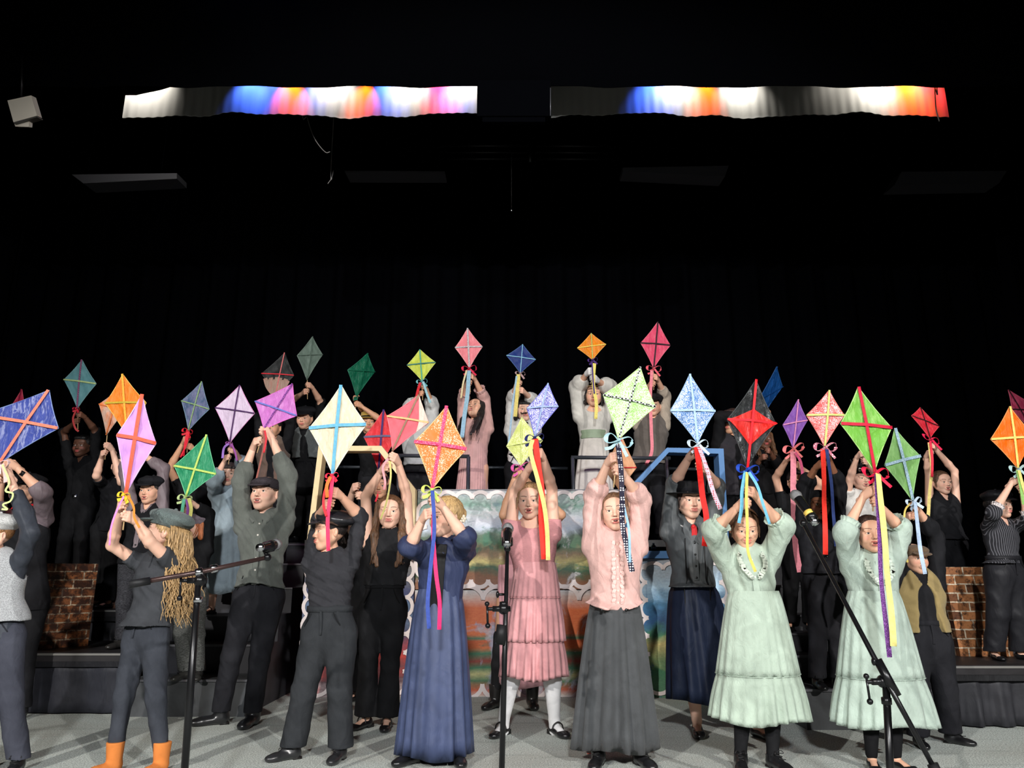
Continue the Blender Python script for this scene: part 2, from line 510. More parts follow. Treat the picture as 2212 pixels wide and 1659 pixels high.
# ------------------------------------------------------------------ head (face towards -Y, unit = metres for a 0.215 m head)
_heads = {}
def head_template(mouth, vox):
    key = (mouth, vox)
    if key in _heads: return _heads[key]
    P = [ell((0, .012, .030), (.074, .092, .086), .01),
         ell((0, -.022, -.022), (.060, .064, .078), .03),
         cone((0, -.018, -.062), (0, -.054, -.086), .036, .020, .03),
         ell((.036, -.052, -.028), (.024, .026, .028), .025), ell((-.036, -.052, -.028), (.024, .026, .028), .025),
         cone((.052, .004, -.038), (.012, -.055, -.088), .019, .016, .022), cone((-.052, .004, -.038), (-.012, -.055, -.088), .019, .016, .022),
         ell((0, -.056, .046), (.052, .028, .036), .02),
         ell((.028, -.074, .022), (.024, .010, .008), .012), ell((-.028, -.074, .022), (.024, .010, .008), .012),
         ell((.030, -.092, .003), (.020, .013, .0125), .012, None, True), ell((-.030, -.092, .003), (.020, .013, .0125), .012, None, True),
         cone((0, -.078, .012), (0, -.0965, -.022), .0065, .0095, .010),
         ell((0, -.0985, -.0265), (.0105, .0095, .0085), .006),
         ell((.0118, -.0885, -.0285), (.0068, .008, .0065), .006), ell((-.0118, -.0885, -.0285), (.0068, .008, .0065), .006),
         ell((.0055, -.094, -.0355), (.0032, .005, .0028), .003, None, True), ell((-.0055, -.094, -.0355), (.0032, .005, .0028), .003, None, True)]
    for s in (1, -1):
        P += [ell((s * .075, .012, -.002), (.009, .018, .029), .006, rotz(s * .35)),
              ell((s * .084, .006, .003), (.006, .010, .017), .005, rotz(s * .35), True)]
        # eyelids
        P += [ell((s * .030, -.0725, .003), (.0150, .0145, .0122), .004), ell((s * .030, -.091, .0015), (.0134, .013, .0062), .0025, None, True)]
    d = {'closed': 0, 'open': .006, 'wide': .010}[mouth]
    P += [ell((0, -.082, -.058 - d * .4), (.024, .010, .015 + d * .5), .012),
          ell((0, -.0905, -.0515), (.0205, .0062, .0052), .004), ell((0, -.0895, -.0625 - d * 1.3), (.0170, .0072, .0060), .004)]
    if mouth == 'closed': P += [ell((0, -.0985, -.0570), (.0215, .0075, .0012), .002, None, True)]
    else: P += [ell((0, -.096, -.0565 - d * .55), (.0150 + d * .1, .018, .0022 + d * .75), .002, None, True)]
    g = sdf(P, vox, cuts=[((0, 0, -.112), (0, 0, -1))], margin=.01)
    v = g['v']; c = np.zeros((len(v), 4))
    def put(mask, col, a):
        a = np.clip(mask, 0, 1) * a
        c[:, :3] = np.where((a > c[:, 3])[:, None], np.array(lin(col)[:3]), c[:, :3])
        c[:, 3] = np.maximum(c[:, 3], a)
    X, Y, Z = v[:, 0], v[:, 1], v[:, 2]; fr = Y < -.05
    aX = np.abs(X)
    put(fr * np.clip(1.6 - 1.4 * np.sqrt(((aX - .040) / .022) ** 2 + ((Z + .026) / .017) ** 2), 0, 1), (214, 120, 105), .30)
    put(fr * (np.sqrt((X / .0225) ** 2 + ((Z + .0515 + .001 * np.cos(X * 250)) / .0062) ** 2) < 1) * (Y < -.078), (190, 82, 84), .75)
    put(fr * (np.sqrt((X / .0195) ** 2 + ((Z + .0630 + d * 1.3) / .0066) ** 2) < 1) * (Y < -.078), (196, 88, 90), .75)
    put(fr * (aX > .011) * (aX < .047) * (np.abs(Z - .0265 - .005 * np.sin((aX - .011) / .036 * 2.6)) < .0028 - .03 * np.clip(aX - .03, 0, 1)) * 1.0, (70, 46, 34), .82)
    put(fr * (((aX - .030) / .0148) ** 2 + ((Z - .0058) / .0048) ** 2 < 1) * (Z > .0042), (60, 38, 32), .55)
    put(fr * (((aX - .0055) / .0035) ** 2 + ((Z + .0350) / .003) ** 2 < 1), (70, 30, 25), .8)
    if mouth != 'closed': put(fr * (aX < .0145) * (Y > -.0855) * (Y < -.06) * (np.abs(Z + .0565 + d * .55) < .003 + d * .8), (90, 28, 30), 1.0)
    g['c'] = c
    # eyeballs
    eyes = []
    for s in (1, -1):
        e = ball((0, 0, 0), .0118, 20, 14); ev = e['v'] @ rotx(pi / 2).T
        r = np.sqrt(ev[:, 0] ** 2 + ev[:, 2] ** 2); ec = np.zeros((len(ev), 4)); ec[:, 3] = 1
        ec[:, :3] = lin((226, 218, 212))[:3]
        m = (ev[:, 1] < 0) & (r < .0062); ec[m, :3] = lin((82, 58, 42))[:3]
        m = (ev[:, 1] < 0) & (r < .0032); ec[m, :3] = (.006, .005, .005)
        e['v'] = ev + np.array([s * .030, -.0735, .0028]); e['c'] = ec; eyes.append(e)
    if mouth != 'closed':
        te = tube([(x, -.0815 + 12 * x * x, -.0545) for x in np.linspace(-.014, .014, 7)], .0032, 8); te['v'][:, 2] = -.0545 + (te['v'][:, 2] + .0545) * 1.1
        te['c'] = np.tile(np.array(list(lin((232, 226, 214))[:3]) + [1.0]), (len(te['v']), 1)); eyes.append(te)
    _heads[key] = join(g, *eyes)
    return _heads[key]

# ------------------------------------------------------------------ hand gripping a stick. wrist at origin, +Z to knuckles, +Y palm side, stick along X
_hands = {}
def hand_template(vox, flip):
    key = (vox, flip)
    if key in _hands: return _hands[key]
    P = [cone((0, 0, -.035), (0, 0, .012), .019, .0215, .012, (np.eye(3), (1.12, .82, 1))),
         cone((.008, -.001, .01), (.024, -.002, .078), .019, .0135, .012), cone((.002, 0, .01), (.006, -.003, .082), .019, .0130, .012),
         cone((-.004, 0, .01), (-.011, -.002, .079), .018, .0125, .012), cone((-.008, 0, .01), (-.026, 0, .072), .016, .0115, .012),
         ell((.026, .016, .034), (.014, .014, .024), .012)]
    for i, (x, z0, L, r) in enumerate([(.026, .080, .036, .0088), (.0075, .085, .040, .0090), (-.011, .082, .037, .0086), (-.0275, .074, .029, .0076)]):
        k0 = np.array([x, -.001, z0]); k1 = k0 + np.array([.000, .80, .60]) / 1.0 * L
        k2 = k1 + np.array([-.001 * (i - 1), .72, -.70]) * L * .62
        k3 = k2 + np.array([0, -.38, -.92]) * L * .50
        P += [cone(k0, k1, r * 1.06, r * .96, .004), cone(k1, k2, r * .96, r * .88, .003), cone(k2, k3, r * .88, r * .74, .003)]
    t0 = np.array([.022, .010, .022]); t1 = np.array([.043, .024, .044]); t2 = np.array([.044, .043, .062]); t3 = np.array([.034, .056, .070])
    P += [cone(t0, t1, .0150, .0115, .010), cone(t1, t2, .0108, .0096, .005), cone(t2, t3, .0096, .0078, .004)]
    g = sdf(P, vox, margin=.008)
    v = g['v']; c = np.zeros((len(v), 4)); c[:, :3] = lin((205, 120, 100))[:3]
    c[:, 3] = .28 * np.clip((v[:, 2] - .07) * 30, 0, 1) * (v[:, 1] < .01)
    g['c'] = c
    if flip:
        g['v'] = v * np.array([1, -1, 1]); g['q'] = g['q'][:, ::-1]
    _hands[key] = g
    return g

# ------------------------------------------------------------------ shoes: ankle over origin, toe to -Y, sole at z=0, adult 0.24 m
_shoes = {}
def shoe_template(style):
    if style in _shoes: return _shoes[style]
    sc_ = (np.eye(3), (1, 1, .8))
    P = [ell((0, .035, .034), (.031, .034, .036), .02), cone((0, .01, .034), (0, -.085, .026), .034, .036, .02, sc_), ell((0, -.118, .022), (.035, .045, .024), .02)]
    cuts = [((0, 0, .004), (0, 0, -1))]
    if style == 'boot': P += [cone((0, .018, .05), (0, .014, .17), .042, .052, .02)]; cuts.append(((0, 0, .165), (0, 0, 1)))
    if style == 'oxford': P += [cone((0, .018, .05), (0, .022, .085), .038, .040, .02), ell((0, -.02, .062), (.022, .045, .018), .02)]; cuts.append(((0, 0, .082), (0, .15, 1)))
    if style in ('maryjane', 'flat'):
        P = [ell((0, .035, .036), (.029, .032, .034), .02), cone((0, .01, .030), (0, -.085, .024), .030, .034, .02, sc_), ell((0, -.116, .020), (.033, .042, .021), .02),
             cone((0, .01, .1), (0, -.075, .066), .034, .040, .008, None, True)]
        cuts.append(((0, .0, .060), (0, -.1, 1)))
    g = sdf(P, .0045, cuts=cuts)
    extra = []; heel = None
    if style != 'flat': heel = (xf(box(-.026, .026, .012, .066, 0, .014 if style != 'maryjane' else .026)))
    if style in ('maryjane',): extra.append(tube(crom([(-.036, -.03, .035), (-.028, -.03, .062), (0, -.034, .078), (.028, -.03, .062), (.036, -.03, .035)], 4), .0045, 6))
    if style == 'oxford':
        z_ = [((-1) ** k * .018, -.084 + .017 * k, .064 + .006 * k) for k in range(5)]
        extra.append(tube(crom(z_ + [(0, -.014, .089), (.022, -.03, .104), (.03, -.045, .09), (0, -.018, .089), (-.02, -.04, .104), (-.03, -.05, .088), (-.01, -.02, .088)], 4), .0024, 5))
    _shoes[style] = (g, join(*extra) if extra else None, heel)
    return _shoes[style]

# ------------------------------------------------------------------ hair and hats, in head space
def hair_geo(kind, vox, seed):
    r = random.Random(seed)
    P = [ell((0, .020, .040), (.084, .100, .090), .01), ell((0, -.115, -.014 if kind != 'bun' else -.002), (.064, .070 if kind != 'bun' else .076, .090 if kind != 'bun' else .098), .02, None, True), ell((0, -.02, -.12), (.075, .08, .075), .02, None, True)]
    if kind == 'short':
        P = [ell((0, .018, .042), (.082, .098, .087), .01), ell((0, -.10, -.02), (.078, .075, .080), .015, None, True), ell((0, -.01, -.095), (.09, .095, .075), .015, None, True),
             ell((.076, .0, -.012), (.02, .03, .03), .008, None, True), ell((-.076, .0, -.012), (.02, .03, .03), .008, None, True), ell((0, -.06, .082), (.06, .03, .022), .02)]
    elif kind == 'bob':
        P += [cone((s * .076, .01, .05), (s * .088, .0, -.085), .026, .024, .02) for s in (1, -1)] + [cone((0, .07, .0), (0, .07, -.09), .06, .05, .03), ell((0, -.072, .066), (.06, .022, .02), .015)]
    elif kind == 'bun':
        P += [ell((0, .115, .02), (.038, .034, .038), .015), cone((.074, -.03, .02), (.077, -.035, -.045), .007, .004, .01), cone((-.074, -.03, .02), (-.077, -.035, -.045), .007, .004, .01)]
    elif kind == 'pony':
        P += [cone((0, .10, .03), (.0, .13, -.06), .035, .03, .02), cone((0, .13, -.06), (.02, .115, -.20), .03, .015, .02)]
    elif kind in ('long', 'verylong'):
        L = -.20 if kind == 'long' else -.36
        for s in (1, -1):
            P += [cone((s * .070, -.005, .060), (s * .083, -.012, -.06), .024, .022, .02), cone((s * .083, -.012, -.06), (s * .085, -.045, -.15), .023, .022, .02),
                  cone((s * .085, -.045, -.15), (s * (.060), -.075, L), .024, .012, .02), cone((s * .09, -.04, -.14), (s * .088, -.08, L + .02), .018, .008, .015)]
        P += [cone((0, .07, .02), (0, .085, -.10), .070, .062, .03), cone((0, .085, -.10), (0, .09, L), .065, .03, .03)]
    elif kind == 'curly':
        P += [cone((0, .05, .02), (0, .075, -.10), .060, .048, .03), cone((0, .075, -.10), (0, .11, -.22), .045, .03, .03)]
    g = sdf(P, vox, margin=.012); v = g['v']; n = vnormals(g)
    th = np.arctan2(v[:, 0], v[:, 1] - .02)
    a = .0013 if kind != 'curly' else .003
    g['v'] = v + n * (a * (np.sin(46 * th + 3 * np.sin(v[:, 2] * 30 + seed)) + .6 * np.sin(95 * th + 20 * v[:, 2])))[:, None]
    ns = {'curly': 260, 'long': 46, 'verylong': 60, 'bob': 26}.get(kind, 0)
    if ns:
        T_ = []
        for i in range(ns):
            if kind == 'curly':
                a = r.uniform(-.25, pi + .25); rad = r.uniform(.072, .098); x = cos(a) * rad; y = .045 + sin(a) * rad; L = r.uniform(.30, .56); cw = r.uniform(.010, .020); sp = 1 + r.uniform(.1, .7); back = r.uniform(.10, .19)
            else:
                a = r.choice([r.uniform(-.5, .5), r.uniform(pi - .5, pi + .5), r.uniform(.6, pi - .6)]); rad = r.uniform(.078, .088); x = cos(a) * rad; y = .01 + sin(a) * rad * 1.05
                L = {'long': .22, 'verylong': .38, 'bob': .12}[kind] * r.uniform(.8, 1.08); cw = r.uniform(.002, .008); sp = 1.05 + r.uniform(-.15, .2); back = -.07 * (sin(a) < .5)
            p1, p2 = r.random() * 6, r.random() * 6; f1 = r.uniform(16, 30)
            pts = []
            for k in range(15):
                u = k / 14; w = cw * min(1, u * 2.5)
                pts.append((x * (1 + (sp - 1) * u) + w * sin(f1 * L * u * 2.2 + p1), y * (1 + .25 * u) + back * u + w * cos(f1 * L * u * 2.2 + p2), .06 * (1 - u * 3) * (u < .33) - L * max(0, u - .1)))
            T_.append(tube(pts, [(.0056 if kind == 'curly' else .0050) * (1 - .7 * (k / 14) ** 2) for k in range(15)], 5, False))
        g = join(g, *T_)
    return g
def hat_geo(kind, vox, seed):
    """returns list of (name, geo)"""
    if kind == 'newsboy':
        c = sdf([ell((0, .022, .098), (.118, .128, .052), .02), ell((0, .012, .062), (.090, .106, .040), .02), ell((0, 0, .02), (.081, .097, .055), .01, None, True)], vox, cuts=[((0, 0, .038), (0, -.15, -1))])
        fold(c, seed, .004, 60, 30)
        b = sdf([ell((0, -.100, .062), (.074, .062, .010), .01, rotx(.28)), ell((0, .0, .05), (.080, .098, .05), .01, None, True)], vox * .7)
        return [('crown', c), ('brim', b), ('button', ball((0, .022, .150), .011))]
    if kind == 'flatcap':
        c = sdf([ell((0, .012, .080), (.092, .112, .046), .02), ell((0, -.05, .078), (.074, .06, .024), .02), ell((0, .010, .055), (.086, .104, .03), .02), ell((0, 0, .015), (.081, .097, .05), .01, None, True)], vox, cuts=[((0, 0, .036), (0, -.15, -1))])
        fold(c, seed, .002, 50, 25)
        b = sdf([ell((0, -.098, .056), (.070, .050, .009), .01, rotx(.30)), ell((0, .0, .05), (.080, .096, .05), .01, None, True)], vox * .7)
        return [('crown', c), ('brim', b)]
    if kind == 'beret':
        c = sdf([ell((.02, .035, .100), (.140, .135, .048), .02, roty(.2)), ell((0, .012, .068), (.090, .104, .036), .02), ell((0, 0, .02), (.081, .097, .055), .01, None, True)], vox, cuts=[((0, 0, .042), (0, -.15, -1))])
        fold(c, seed, .004, 50, 30)
        b = sdf([ell((0, -.098, .066), (.068, .045, .009), .01, rotx(.30)), ell((0, .0, .05), (.080, .096, .05), .01, None, True)], vox * .7)
        return [('crown', c), ('brim', b)]
    if kind == 'boater':
        c = lathe([(.0001, .125), (.078, .125), (.083, .120), (.084, .055), (.088, .052), (.135, .050), (.137, .046), (.134, .043), (.083, .044)], (0, .01, 0), seg=36); c['v'][:, 1] = (c['v'][:, 1] - .01) * 1.15 + .01
        b = lathe([(.085, .056), (.0862, .057), (.0862, .078), (.085, .079)], (0, .01, 0), seg=36); b['v'][:, 1] = (b['v'][:, 1] - .01) * 1.15 + .01
        return [('crown', c), ('hat_band', b)]
    if kind == 'beanie':
        c = sdf([ell((0, .018, .070), (.086, .104, .062), .015), ell((0, 0, .01), (.081, .097, .055), .01, None, True)], vox, cuts=[((0, 0, .045), (0, -.15, -1))])
        return [('crown', c)]
    if kind == 'bucket':
        c = sdf([ell((0, .012, .085), (.090, .108, .060), .015), ell((0, .0, .045), (.132, .150, .016), .015), ell((0, 0, .01), (.081, .097, .055), .01, None, True)], vox)
        return [('crown', c)]
    if kind == 'tiara':
        a = np.linspace(-2.2, 2.2, 25)
        c = tube([(.086 * sin(t), .01 - .098 * cos(t), .070 + .018 * cos(t)) for t in a], .005, 6)
        s = [ball((.086 * sin(t), .01 - .100 * cos(t), .088 + .018 * cos(t) + .01 * cos(t * 2)), .008) for t in np.linspace(-1.2, 1.2, 9)]
        return [('band', c), ('jewel', join(*s))]
    if kind == 'animal':
        c = sdf([ell((0, .015, .075), (.090, .108, .070), .02), ell((0, -.08, .075), (.04, .05, .02), .02), ell((0, 0, .015), (.081, .097, .055), .01, None, True)] + [cone((x, .02, .13), (x * 1.9, .03, .20), .018, .006, .01) for x in (-.03, 0, .03)], vox)
        e = join(*[ball((s * .045, -.088, .085), .017, sc3=(1, .6, 1.1)) for s in (1, -1)])
        p = join(*[ball((s * .045, -.098, .085), .007) for s in (1, -1)])
        b = ball((0, -.115, .088), .020, sc3=(1, 1.2, .55))
        return [('crown', c), ('eye_patch', e), ('pupil', p), ('beak', b)]
    return []

# ------------------------------------------------------------------ skirts
def skirt_geo(rings, pleats, seed, n=144, sharp=.0):
    """rings: (cx, cy, z, rx, ry, amp)"""
    r = random.Random(seed); a = np.arange(n) * 2 * pi / n
    ph = r.random() * 6
    warp = .5 * np.sin(2 * a + ph) + .35 * np.sin(3 * a + 1.3 * ph) + .25 * np.sin(5 * a + 2 * ph)
    am = 1 + .45 * np.sin(3 * a + ph * 2) + .3 * np.sin(5 * a + ph)
    s = np.sin(pleats * a + 1.6 * warp)
    if sharp: s = np.sign(s) * np.abs(s) ** sharp
    V = []
    for cx, cy, z, rx, ry, amp in rings:
        k = 1 + amp * s * am
        V.append(np.stack([cx + np.cos(a) * rx * k, cy + np.sin(a) * ry * k, np.full(n, z) + amp * .05 * s * rx * 2], 1))
    m = len(V)
    V = np.vstack(V); Q = []
    i = np.arange(m - 1)[:, None] * n; j = np.arange(n)[None, :]; k = (j + 1) % n
    Q = np.stack([i + j, i + k, i + n + k, i + n + j], -1).reshape(-1, 4)
    return G(V, Q[:, ::-1])

def interp_rings(keys, nseg):
    """keys: list of ring tuples; linear interpolate with nseg per span (smooth)"""
    out = []
    for i in range(len(keys) - 1):
        for s in range(nseg):
            t = s / nseg
            out.append(tuple(a + (b - a) * t for a, b in zip(keys[i], keys[i + 1])))
    out.append(tuple(keys[-1])); return out
# ------------------------------------------------------------------ people
PEOPLE = {}
def limb_point(px, py, S, L, Y0, fwd):
    """point on the pixel ray whose distance from S is about L (towards the audience if fwd)"""
    Y = Y0
    for _ in range(8):
        p = at(px, py, Y); d = (p - S); r = L * L - d[0] ** 2 - d[2] ** 2
        dy = sqrt(max(r, 0.0)); Y = .5 * Y + .5 * (S[1] - dy if fwd else S[1] + dy)
    return at(px, py, Y)

def person(key, label, Y, g, hd, hands, elb, hip=None, feet=None, yaw=0, pitch=0, roll=0, byaw=0, tone=(228, 182, 156), hair=('short', (70, 45, 30)), hat=None,
           top=None, vest=None, bottom=None, skirt=None, tights=None, shoes=('boot', (28, 28, 30)), mouth='closed', stick=None, fine=True, build=1.0, extra=None, H_=None, face_off=0, fwdmax=.30, smudge=0, bracelets=()):
    vx = .0062 if fine else .0095
    seed = sum(ord(c) for c in key)
    hc = at(hd[0], hd[1], Y)
    Hh = H_ or (hc[2] - g) / .925
    hs = (Hh * .150 if Hh < 1.45 else Hh * .142) / .215
    hipx = hip if hip is not None else hd[0]
    hp = at(hipx, 1000, Y); hipC = np.array([at(hipx, H / 2 + F * math.tan(PITCH), Y)[0], Y, g + .52 * Hh])
    hipC[0] = (hipx - W / 2) / F * (Y * CP + (hipC[2] - CAMZ) * SP)
    root = thing('person', label, 'person', (hipC[0], Y, g))
    Rb = rotz(radians(byaw))
    bx, by = Rb[:, 0], Rb[:, 1]
    neckB = hc + np.array([0, .015 * hs, -.135 * hs]); neckB[0] = hc[0] * .85 + hipC[0] * .15
    neckB = neckB + np.array([0, .012, 0])
    up = nrm(neckB - hipC)
    fr = (np.stack([bx, by, np.array([0, 0, 1.0])], 1), (1, .72, 1)); frh = (fr[0], (1, .84, 1))
    B = Hh * build
    shz = -.046 * Hh
    SH = [neckB + bx * s * .092 * B + up * shz for s in (-1, 1)]
    # which image side is which
    L1, L2 = .172 * Hh, .150 * Hh
    E = [limb_point(elb[i][0], elb[i][1], SH[i], L1, Y - .05, True) for i in (0, 1)]
    for i in (0, 1):
        if E[i][1] < Y - fwdmax * .75: E[i] = at(elb[i][0], elb[i][1], Y - fwdmax * .75)
    Wp = [limb_point(hands[i][0], hands[i][1], E[i], L2 + .05 * Hh, E[i][1], True) for i in (0, 1)]
    Ys = (Wp[0][1] + Wp[1][1]) / 2
    Ys = max(Ys, Y - fwdmax)
    # stick line in pixels: from kite bottom through the hands
    hy = [hands[0][1], hands[1][1]]
    free = stick == 'none'
    if stick is None or free: stick = ((hands[0][0] + hands[1][0]) / 2, min(hy) - 30, (hands[0][0] + hands[1][0]) / 2, max(hy) + 18)
    sa = at(stick[0], stick[1], Ys); sb = at(stick[2], stick[3], Ys); sd = nrm(sa - sb)
    hsz = (Hh / 1.72) * 1.06
    minsep = .040 * hsz
    pz = []
    for i in (0, 1):
        t = (hands[i][1] - stick[3]) / (stick[1] - stick[3] + 1e-6)
        pz.append(sb + (sa - sb) * t)
    dz = float((pz[0] - pz[1]) @ sd)
    if abs(dz) < 2 * minsep:
        m = (pz[0] + pz[1]) / 2; s0 = 1 if dz >= 0 else -1
        pz = [m + sd * minsep * s0, m - sd * minsep * s0]
    HB = []
    for i in (0, 1):
        inward = 1 if i == 0 else -1
        fd = nrm(pz[i] - E[i])
        z = nrm(fd * 1.0 + np.array([inward * .15, -.75, 0.0]))
        x = nrm(sd - z * float(sd @ z)); y = np.cross(z, x)
        flip = (y[0] * inward) < 0
        yy = -y if flip else y
        R = np.stack([x, y, z], 1)
        wr = pz[i] - z * .086 * hsz - yy * .030 * hsz
        HB.append((R, flip, wr))
    wr = [HB[0][2], HB[1][2]]
    PEOPLE[key] = dict(root=root, Ys=Ys, sa=sa, sb=sb, H=Hh, hs=hs, SH=SH, E=E, W=wr, hipC=hipC, neckB=neckB, Y=Y, g=g, bx=bx, by=by, up=up, hc=hc, fr=fr, hz=pz)
    P_ = PEOPLE[key]
    # legs
    fpos = []
    for i, s in enumerate((-1, 1)):
        if feet and feet[i] is not None:
            fp = ground(feet[i][0], feet[i][1], g)
            lim = .06 if skirt else (.10 if g > .1 else .16); fp[1] = min(max(fp[1], Y - lim), Y + lim); fp[0] = (feet[i][0] - W / 2) / F * (fp[1] * CP + (g - CAMZ) * SP)
        else: fp = np.array([hipC[0] + s * .062 * Hh, Y, g])
        fpos.append(fp)
    ank = [fp + np.array([0, .0, .055 * Hh]) for fp in fpos]
    hj = [hipC + bx * s * .050 * B + np.array([0, 0, -.02 * Hh]) for s in (-1, 1)]
    kn = [hj[i] * .48 + ank[i] * .52 + np.array([0, -.02 * Hh, 0]) for i in (0, 1)]
    waist = hipC + (neckB - hipC) * .34; chest = hipC + (neckB - hipC) * .70; shl = hipC + (neckB - hipC) * .90
    def torso(o, wfac=1.0):
        return [cone(hipC, waist, .088 * B + o, .072 * B * wfac + o, .03, fr), cone(waist, chest, .072 * B * wfac + o, .088 * B + o, .04, fr), cone(chest, shl, .088 * B + o, .066 * B + o, .04, fr),
                cone(SH[0] + (neckB - SH[0]) * .3, SH[1] + (neckB - SH[1]) * .3, .030 * B + o * .6, .030 * B + o * .6, .035)]
    # body: one continuous skin surface
    bp = torso(-.009 if (top and top.get('neck') != 'square') else -.004)
    lf = .82 if bottom or tights else 1.0
    fa = (-16, 16) if not shoes or len(shoes) < 3 else shoes[2]
    closed = shoes and shoes[0] in ('boot', 'oxford')
    ff = [rotz(radians(fa[i] + (byaw * .6 if not shoes or len(shoes) < 3 else 0))) for i in (0, 1)]
    bp += [cone(neckB - up * .03, hc + np.array([0, .018, -.03]) * hs, .032 * Hh * .98, .030 * Hh, .03)]
    for i in (0, 1):
        bp += [cone(SH[i], E[i], .0285 * B, .0235 * B, .025), cone(E[i], E[i] * .68 + wr[i] * .32, .0235 * B, .0240 * B, .012), cone(E[i] * .68 + wr[i] * .32, wr[i] + HB[i][0][:, 2] * .01, .0240 * B, .0150 * B, .012),
               cone(hj[i], kn[i], .053 * B * lf, .034 * B * lf, .03), cone(kn[i], kn[i] * .7 + ank[i] * .3 + np.array([0, .008, 0]), .033 * B * lf, .033 * B * lf, .02), cone(kn[i] * .7 + ank[i] * .3 + np.array([0, .008, 0]), ank[i], .033 * B * lf, .020 * B * lf, .02),
               cone(ank[i], fpos[i] + np.array([0, .0, .028]), .019 * B, .015 * B, .01)]
        if not closed: bp += [cone(fpos[i] + np.array([0, 0, .030 * Hh]), fpos[i] + ff[i] @ np.array([0, -.075 * Hh, .013 * Hh]), .0165 * Hh, .012 * Hh, .01)]
    body = sdf(bp, vx * 1.15)
    body['c'] = np.zeros((len(body['v']), 4))
    WX = np.array([1.075, 1.0, 1.0])
    def wide(g, dz=0.0): return dict(v=g['v'] * WX + np.array([0, 0, dz]), q=g['q'], t=g['t'], c=g['c'])
    Rh = rotz(radians(yaw)) @ roty(radians(roll)) @ rotx(radians(-pitch))
    hv = .0028 if fine else .0044
    ht = wide(head_template(mouth, hv))
    if smudge:
        v_ = ht['v']; c_ = ht['c'].copy(); rs = random.Random(smudge)
        for _ in range(6):
            q = np.array([rs.uniform(-.05, .05), -.08, rs.uniform(-.05, .055)]); rr = rs.uniform(.009, .020)
            d_ = np.sqrt(((v_[:, 0] - q[0]) / 1.5) ** 2 + (v_[:, 2] - q[2]) ** 2) + .004 * np.sin(v_[:, 0] * 300) * np.sin(v_[:, 2] * 260)
            m_ = (v_[:, 1] < -.03) * np.clip((rr - d_) / rr * 1.6, 0, 1) * .55 * (c_[:, 3] < .5)
            c_[:, :3] = np.where((m_ > .02)[:, None], np.array(lin((104, 66, 54))[:3]), c_[:, :3]); c_[:, 3] = np.maximum(c_[:, 3] * (m_ <= .02), m_)
        ht['c'] = c_
    head = xf(ht, Rh, hc, hs)
    hb = [xf(hand_template(.0030 if fine else .0042, HB[i][1]), HB[i][0], wr[i], hsz) for i in (0, 1)]
    mk('body', join(body, head, *hb), skin(tone), root)
    # hair
    if hair and hair[0] != 'none':
        hg = hair_geo(hair[0], .0048 if fine else .007, seed)
        if hat:
            q = hg['v']; keep = q[:, 2] > .060
            rad = np.sqrt(q[:, 0] ** 2 + ((q[:, 1] - .012) / 1.18) ** 2 + ((q[:, 2] - .03) / 1.0) ** 2)
            f = np.where(keep, np.minimum(1, .076 / np.maximum(rad, 1e-3)), 1)
            ctr = np.array([0, .012, .03]); hg['v'] = ctr + (q - ctr) * f[:, None]
        mk('hair', xf(wide(hg), Rh, hc, hs), hairmat(hair[1]), root)
    if hat:
        pcs = hat_geo(hat[0], .006 if fine else .008, seed)
        pal = {'crown': hat[1], 'brim': hat[1], 'button': hat[1], 'hat_band': (20, 20, 24), 'band': (190, 165, 120), 'jewel': (225, 205, 170), 'eye_patch': (235, 235, 235), 'pupil': (12, 12, 14), 'beak': (225, 130, 50)}
        nm = {'newsboy': 'newsboy_cap', 'flatcap': 'flat_cap', 'beret': 'peaked_cap', 'boater': 'brimmed_hat', 'bucket': 'sun_hat', 'beanie': 'round_cap', 'tiara': 'tiara', 'animal': 'penguin_hat'}[hat[0]]
        kind = hat[2] if len(hat) > 2 else 'wool'
        first = None
        for n_, gg in pcs:
            ho = mk(nm if first is None else n_, xf(wide(gg, -.016 if hat[0] == 'flatcap' else (-.008 if hat[0] in ('newsboy', 'beret', 'beanie') else 0)), Rh, hc, hs * (hat[3] if len(hat) > 3 else 1)), cloth(pal[n_], kind) if n_ in ('crown', 'brim', 'button', 'hat_band') else plain(n_, pal[n_], .35, .6 if n_ in ('band', 'jewel') else 0), root if first is None else first)
            if first is None: first = ho
    # trousers
    if bottom:
        col, kind, flare = bottom[0], bottom[1], bottom[2]
        o = bottom[3] if len(bottom) > 3 else .012
        tp = [cone(hipC + up * .10 * Hh, hipC - up * .01 * Hh, .077 * B + o, .092 * B + o, .03, fr)]
        for i in (0, 1):
            end = ank[i] + nrm(ank[i] - kn[i]) * .02
            tp += [cone(hj[i], kn[i], .056 * B + o, .037 * B + o, .035), cone(kn[i], end, .037 * B + o, flare * B + .004, .02)]
        cuts = [((hipC + up * .092 * Hh), up), (np.array([0, 0, g + (.050 if flare > .035 else .06) * Hh]), (0, 0, -1))]
        tg = fold(sdf(tp, vx * 1.15, cuts=cuts), seed + 3, .0032 if fine else .003, 60, 16)
        t_ = mk('trousers', tg, cloth(col, kind), root)
        if fine: 
            wb = hipC + up * .082 * Hh
            belt = lathe([(1.0, -.016), (1.03, -.015), (1.03, .015), (1.0, .016)], (0, 0, 0), seg=40)
            bv = belt['v'] * np.array([.080 * B + o + .004, (.080 * B + o) * .72 + .004, 1]); belt['v'] = bv @ Rb.T + wb
            mk('waistband', belt, cloth(col, kind), t_)
            fz_ = lambda t, dx: hipC - up * t + bx * dx - by * (((.088 * B + o) * .72) * sqrt(max(0, 1 - (dx / (.1 * B + o)) ** 2)) + .006)
            mk('fly', ribbon([fz_(-.075 * Hh, .002), fz_(-.03 * Hh, .004), fz_(.02 * Hh, .0)], .012, 4, .004, face=-by), cloth(col, kind), t_)
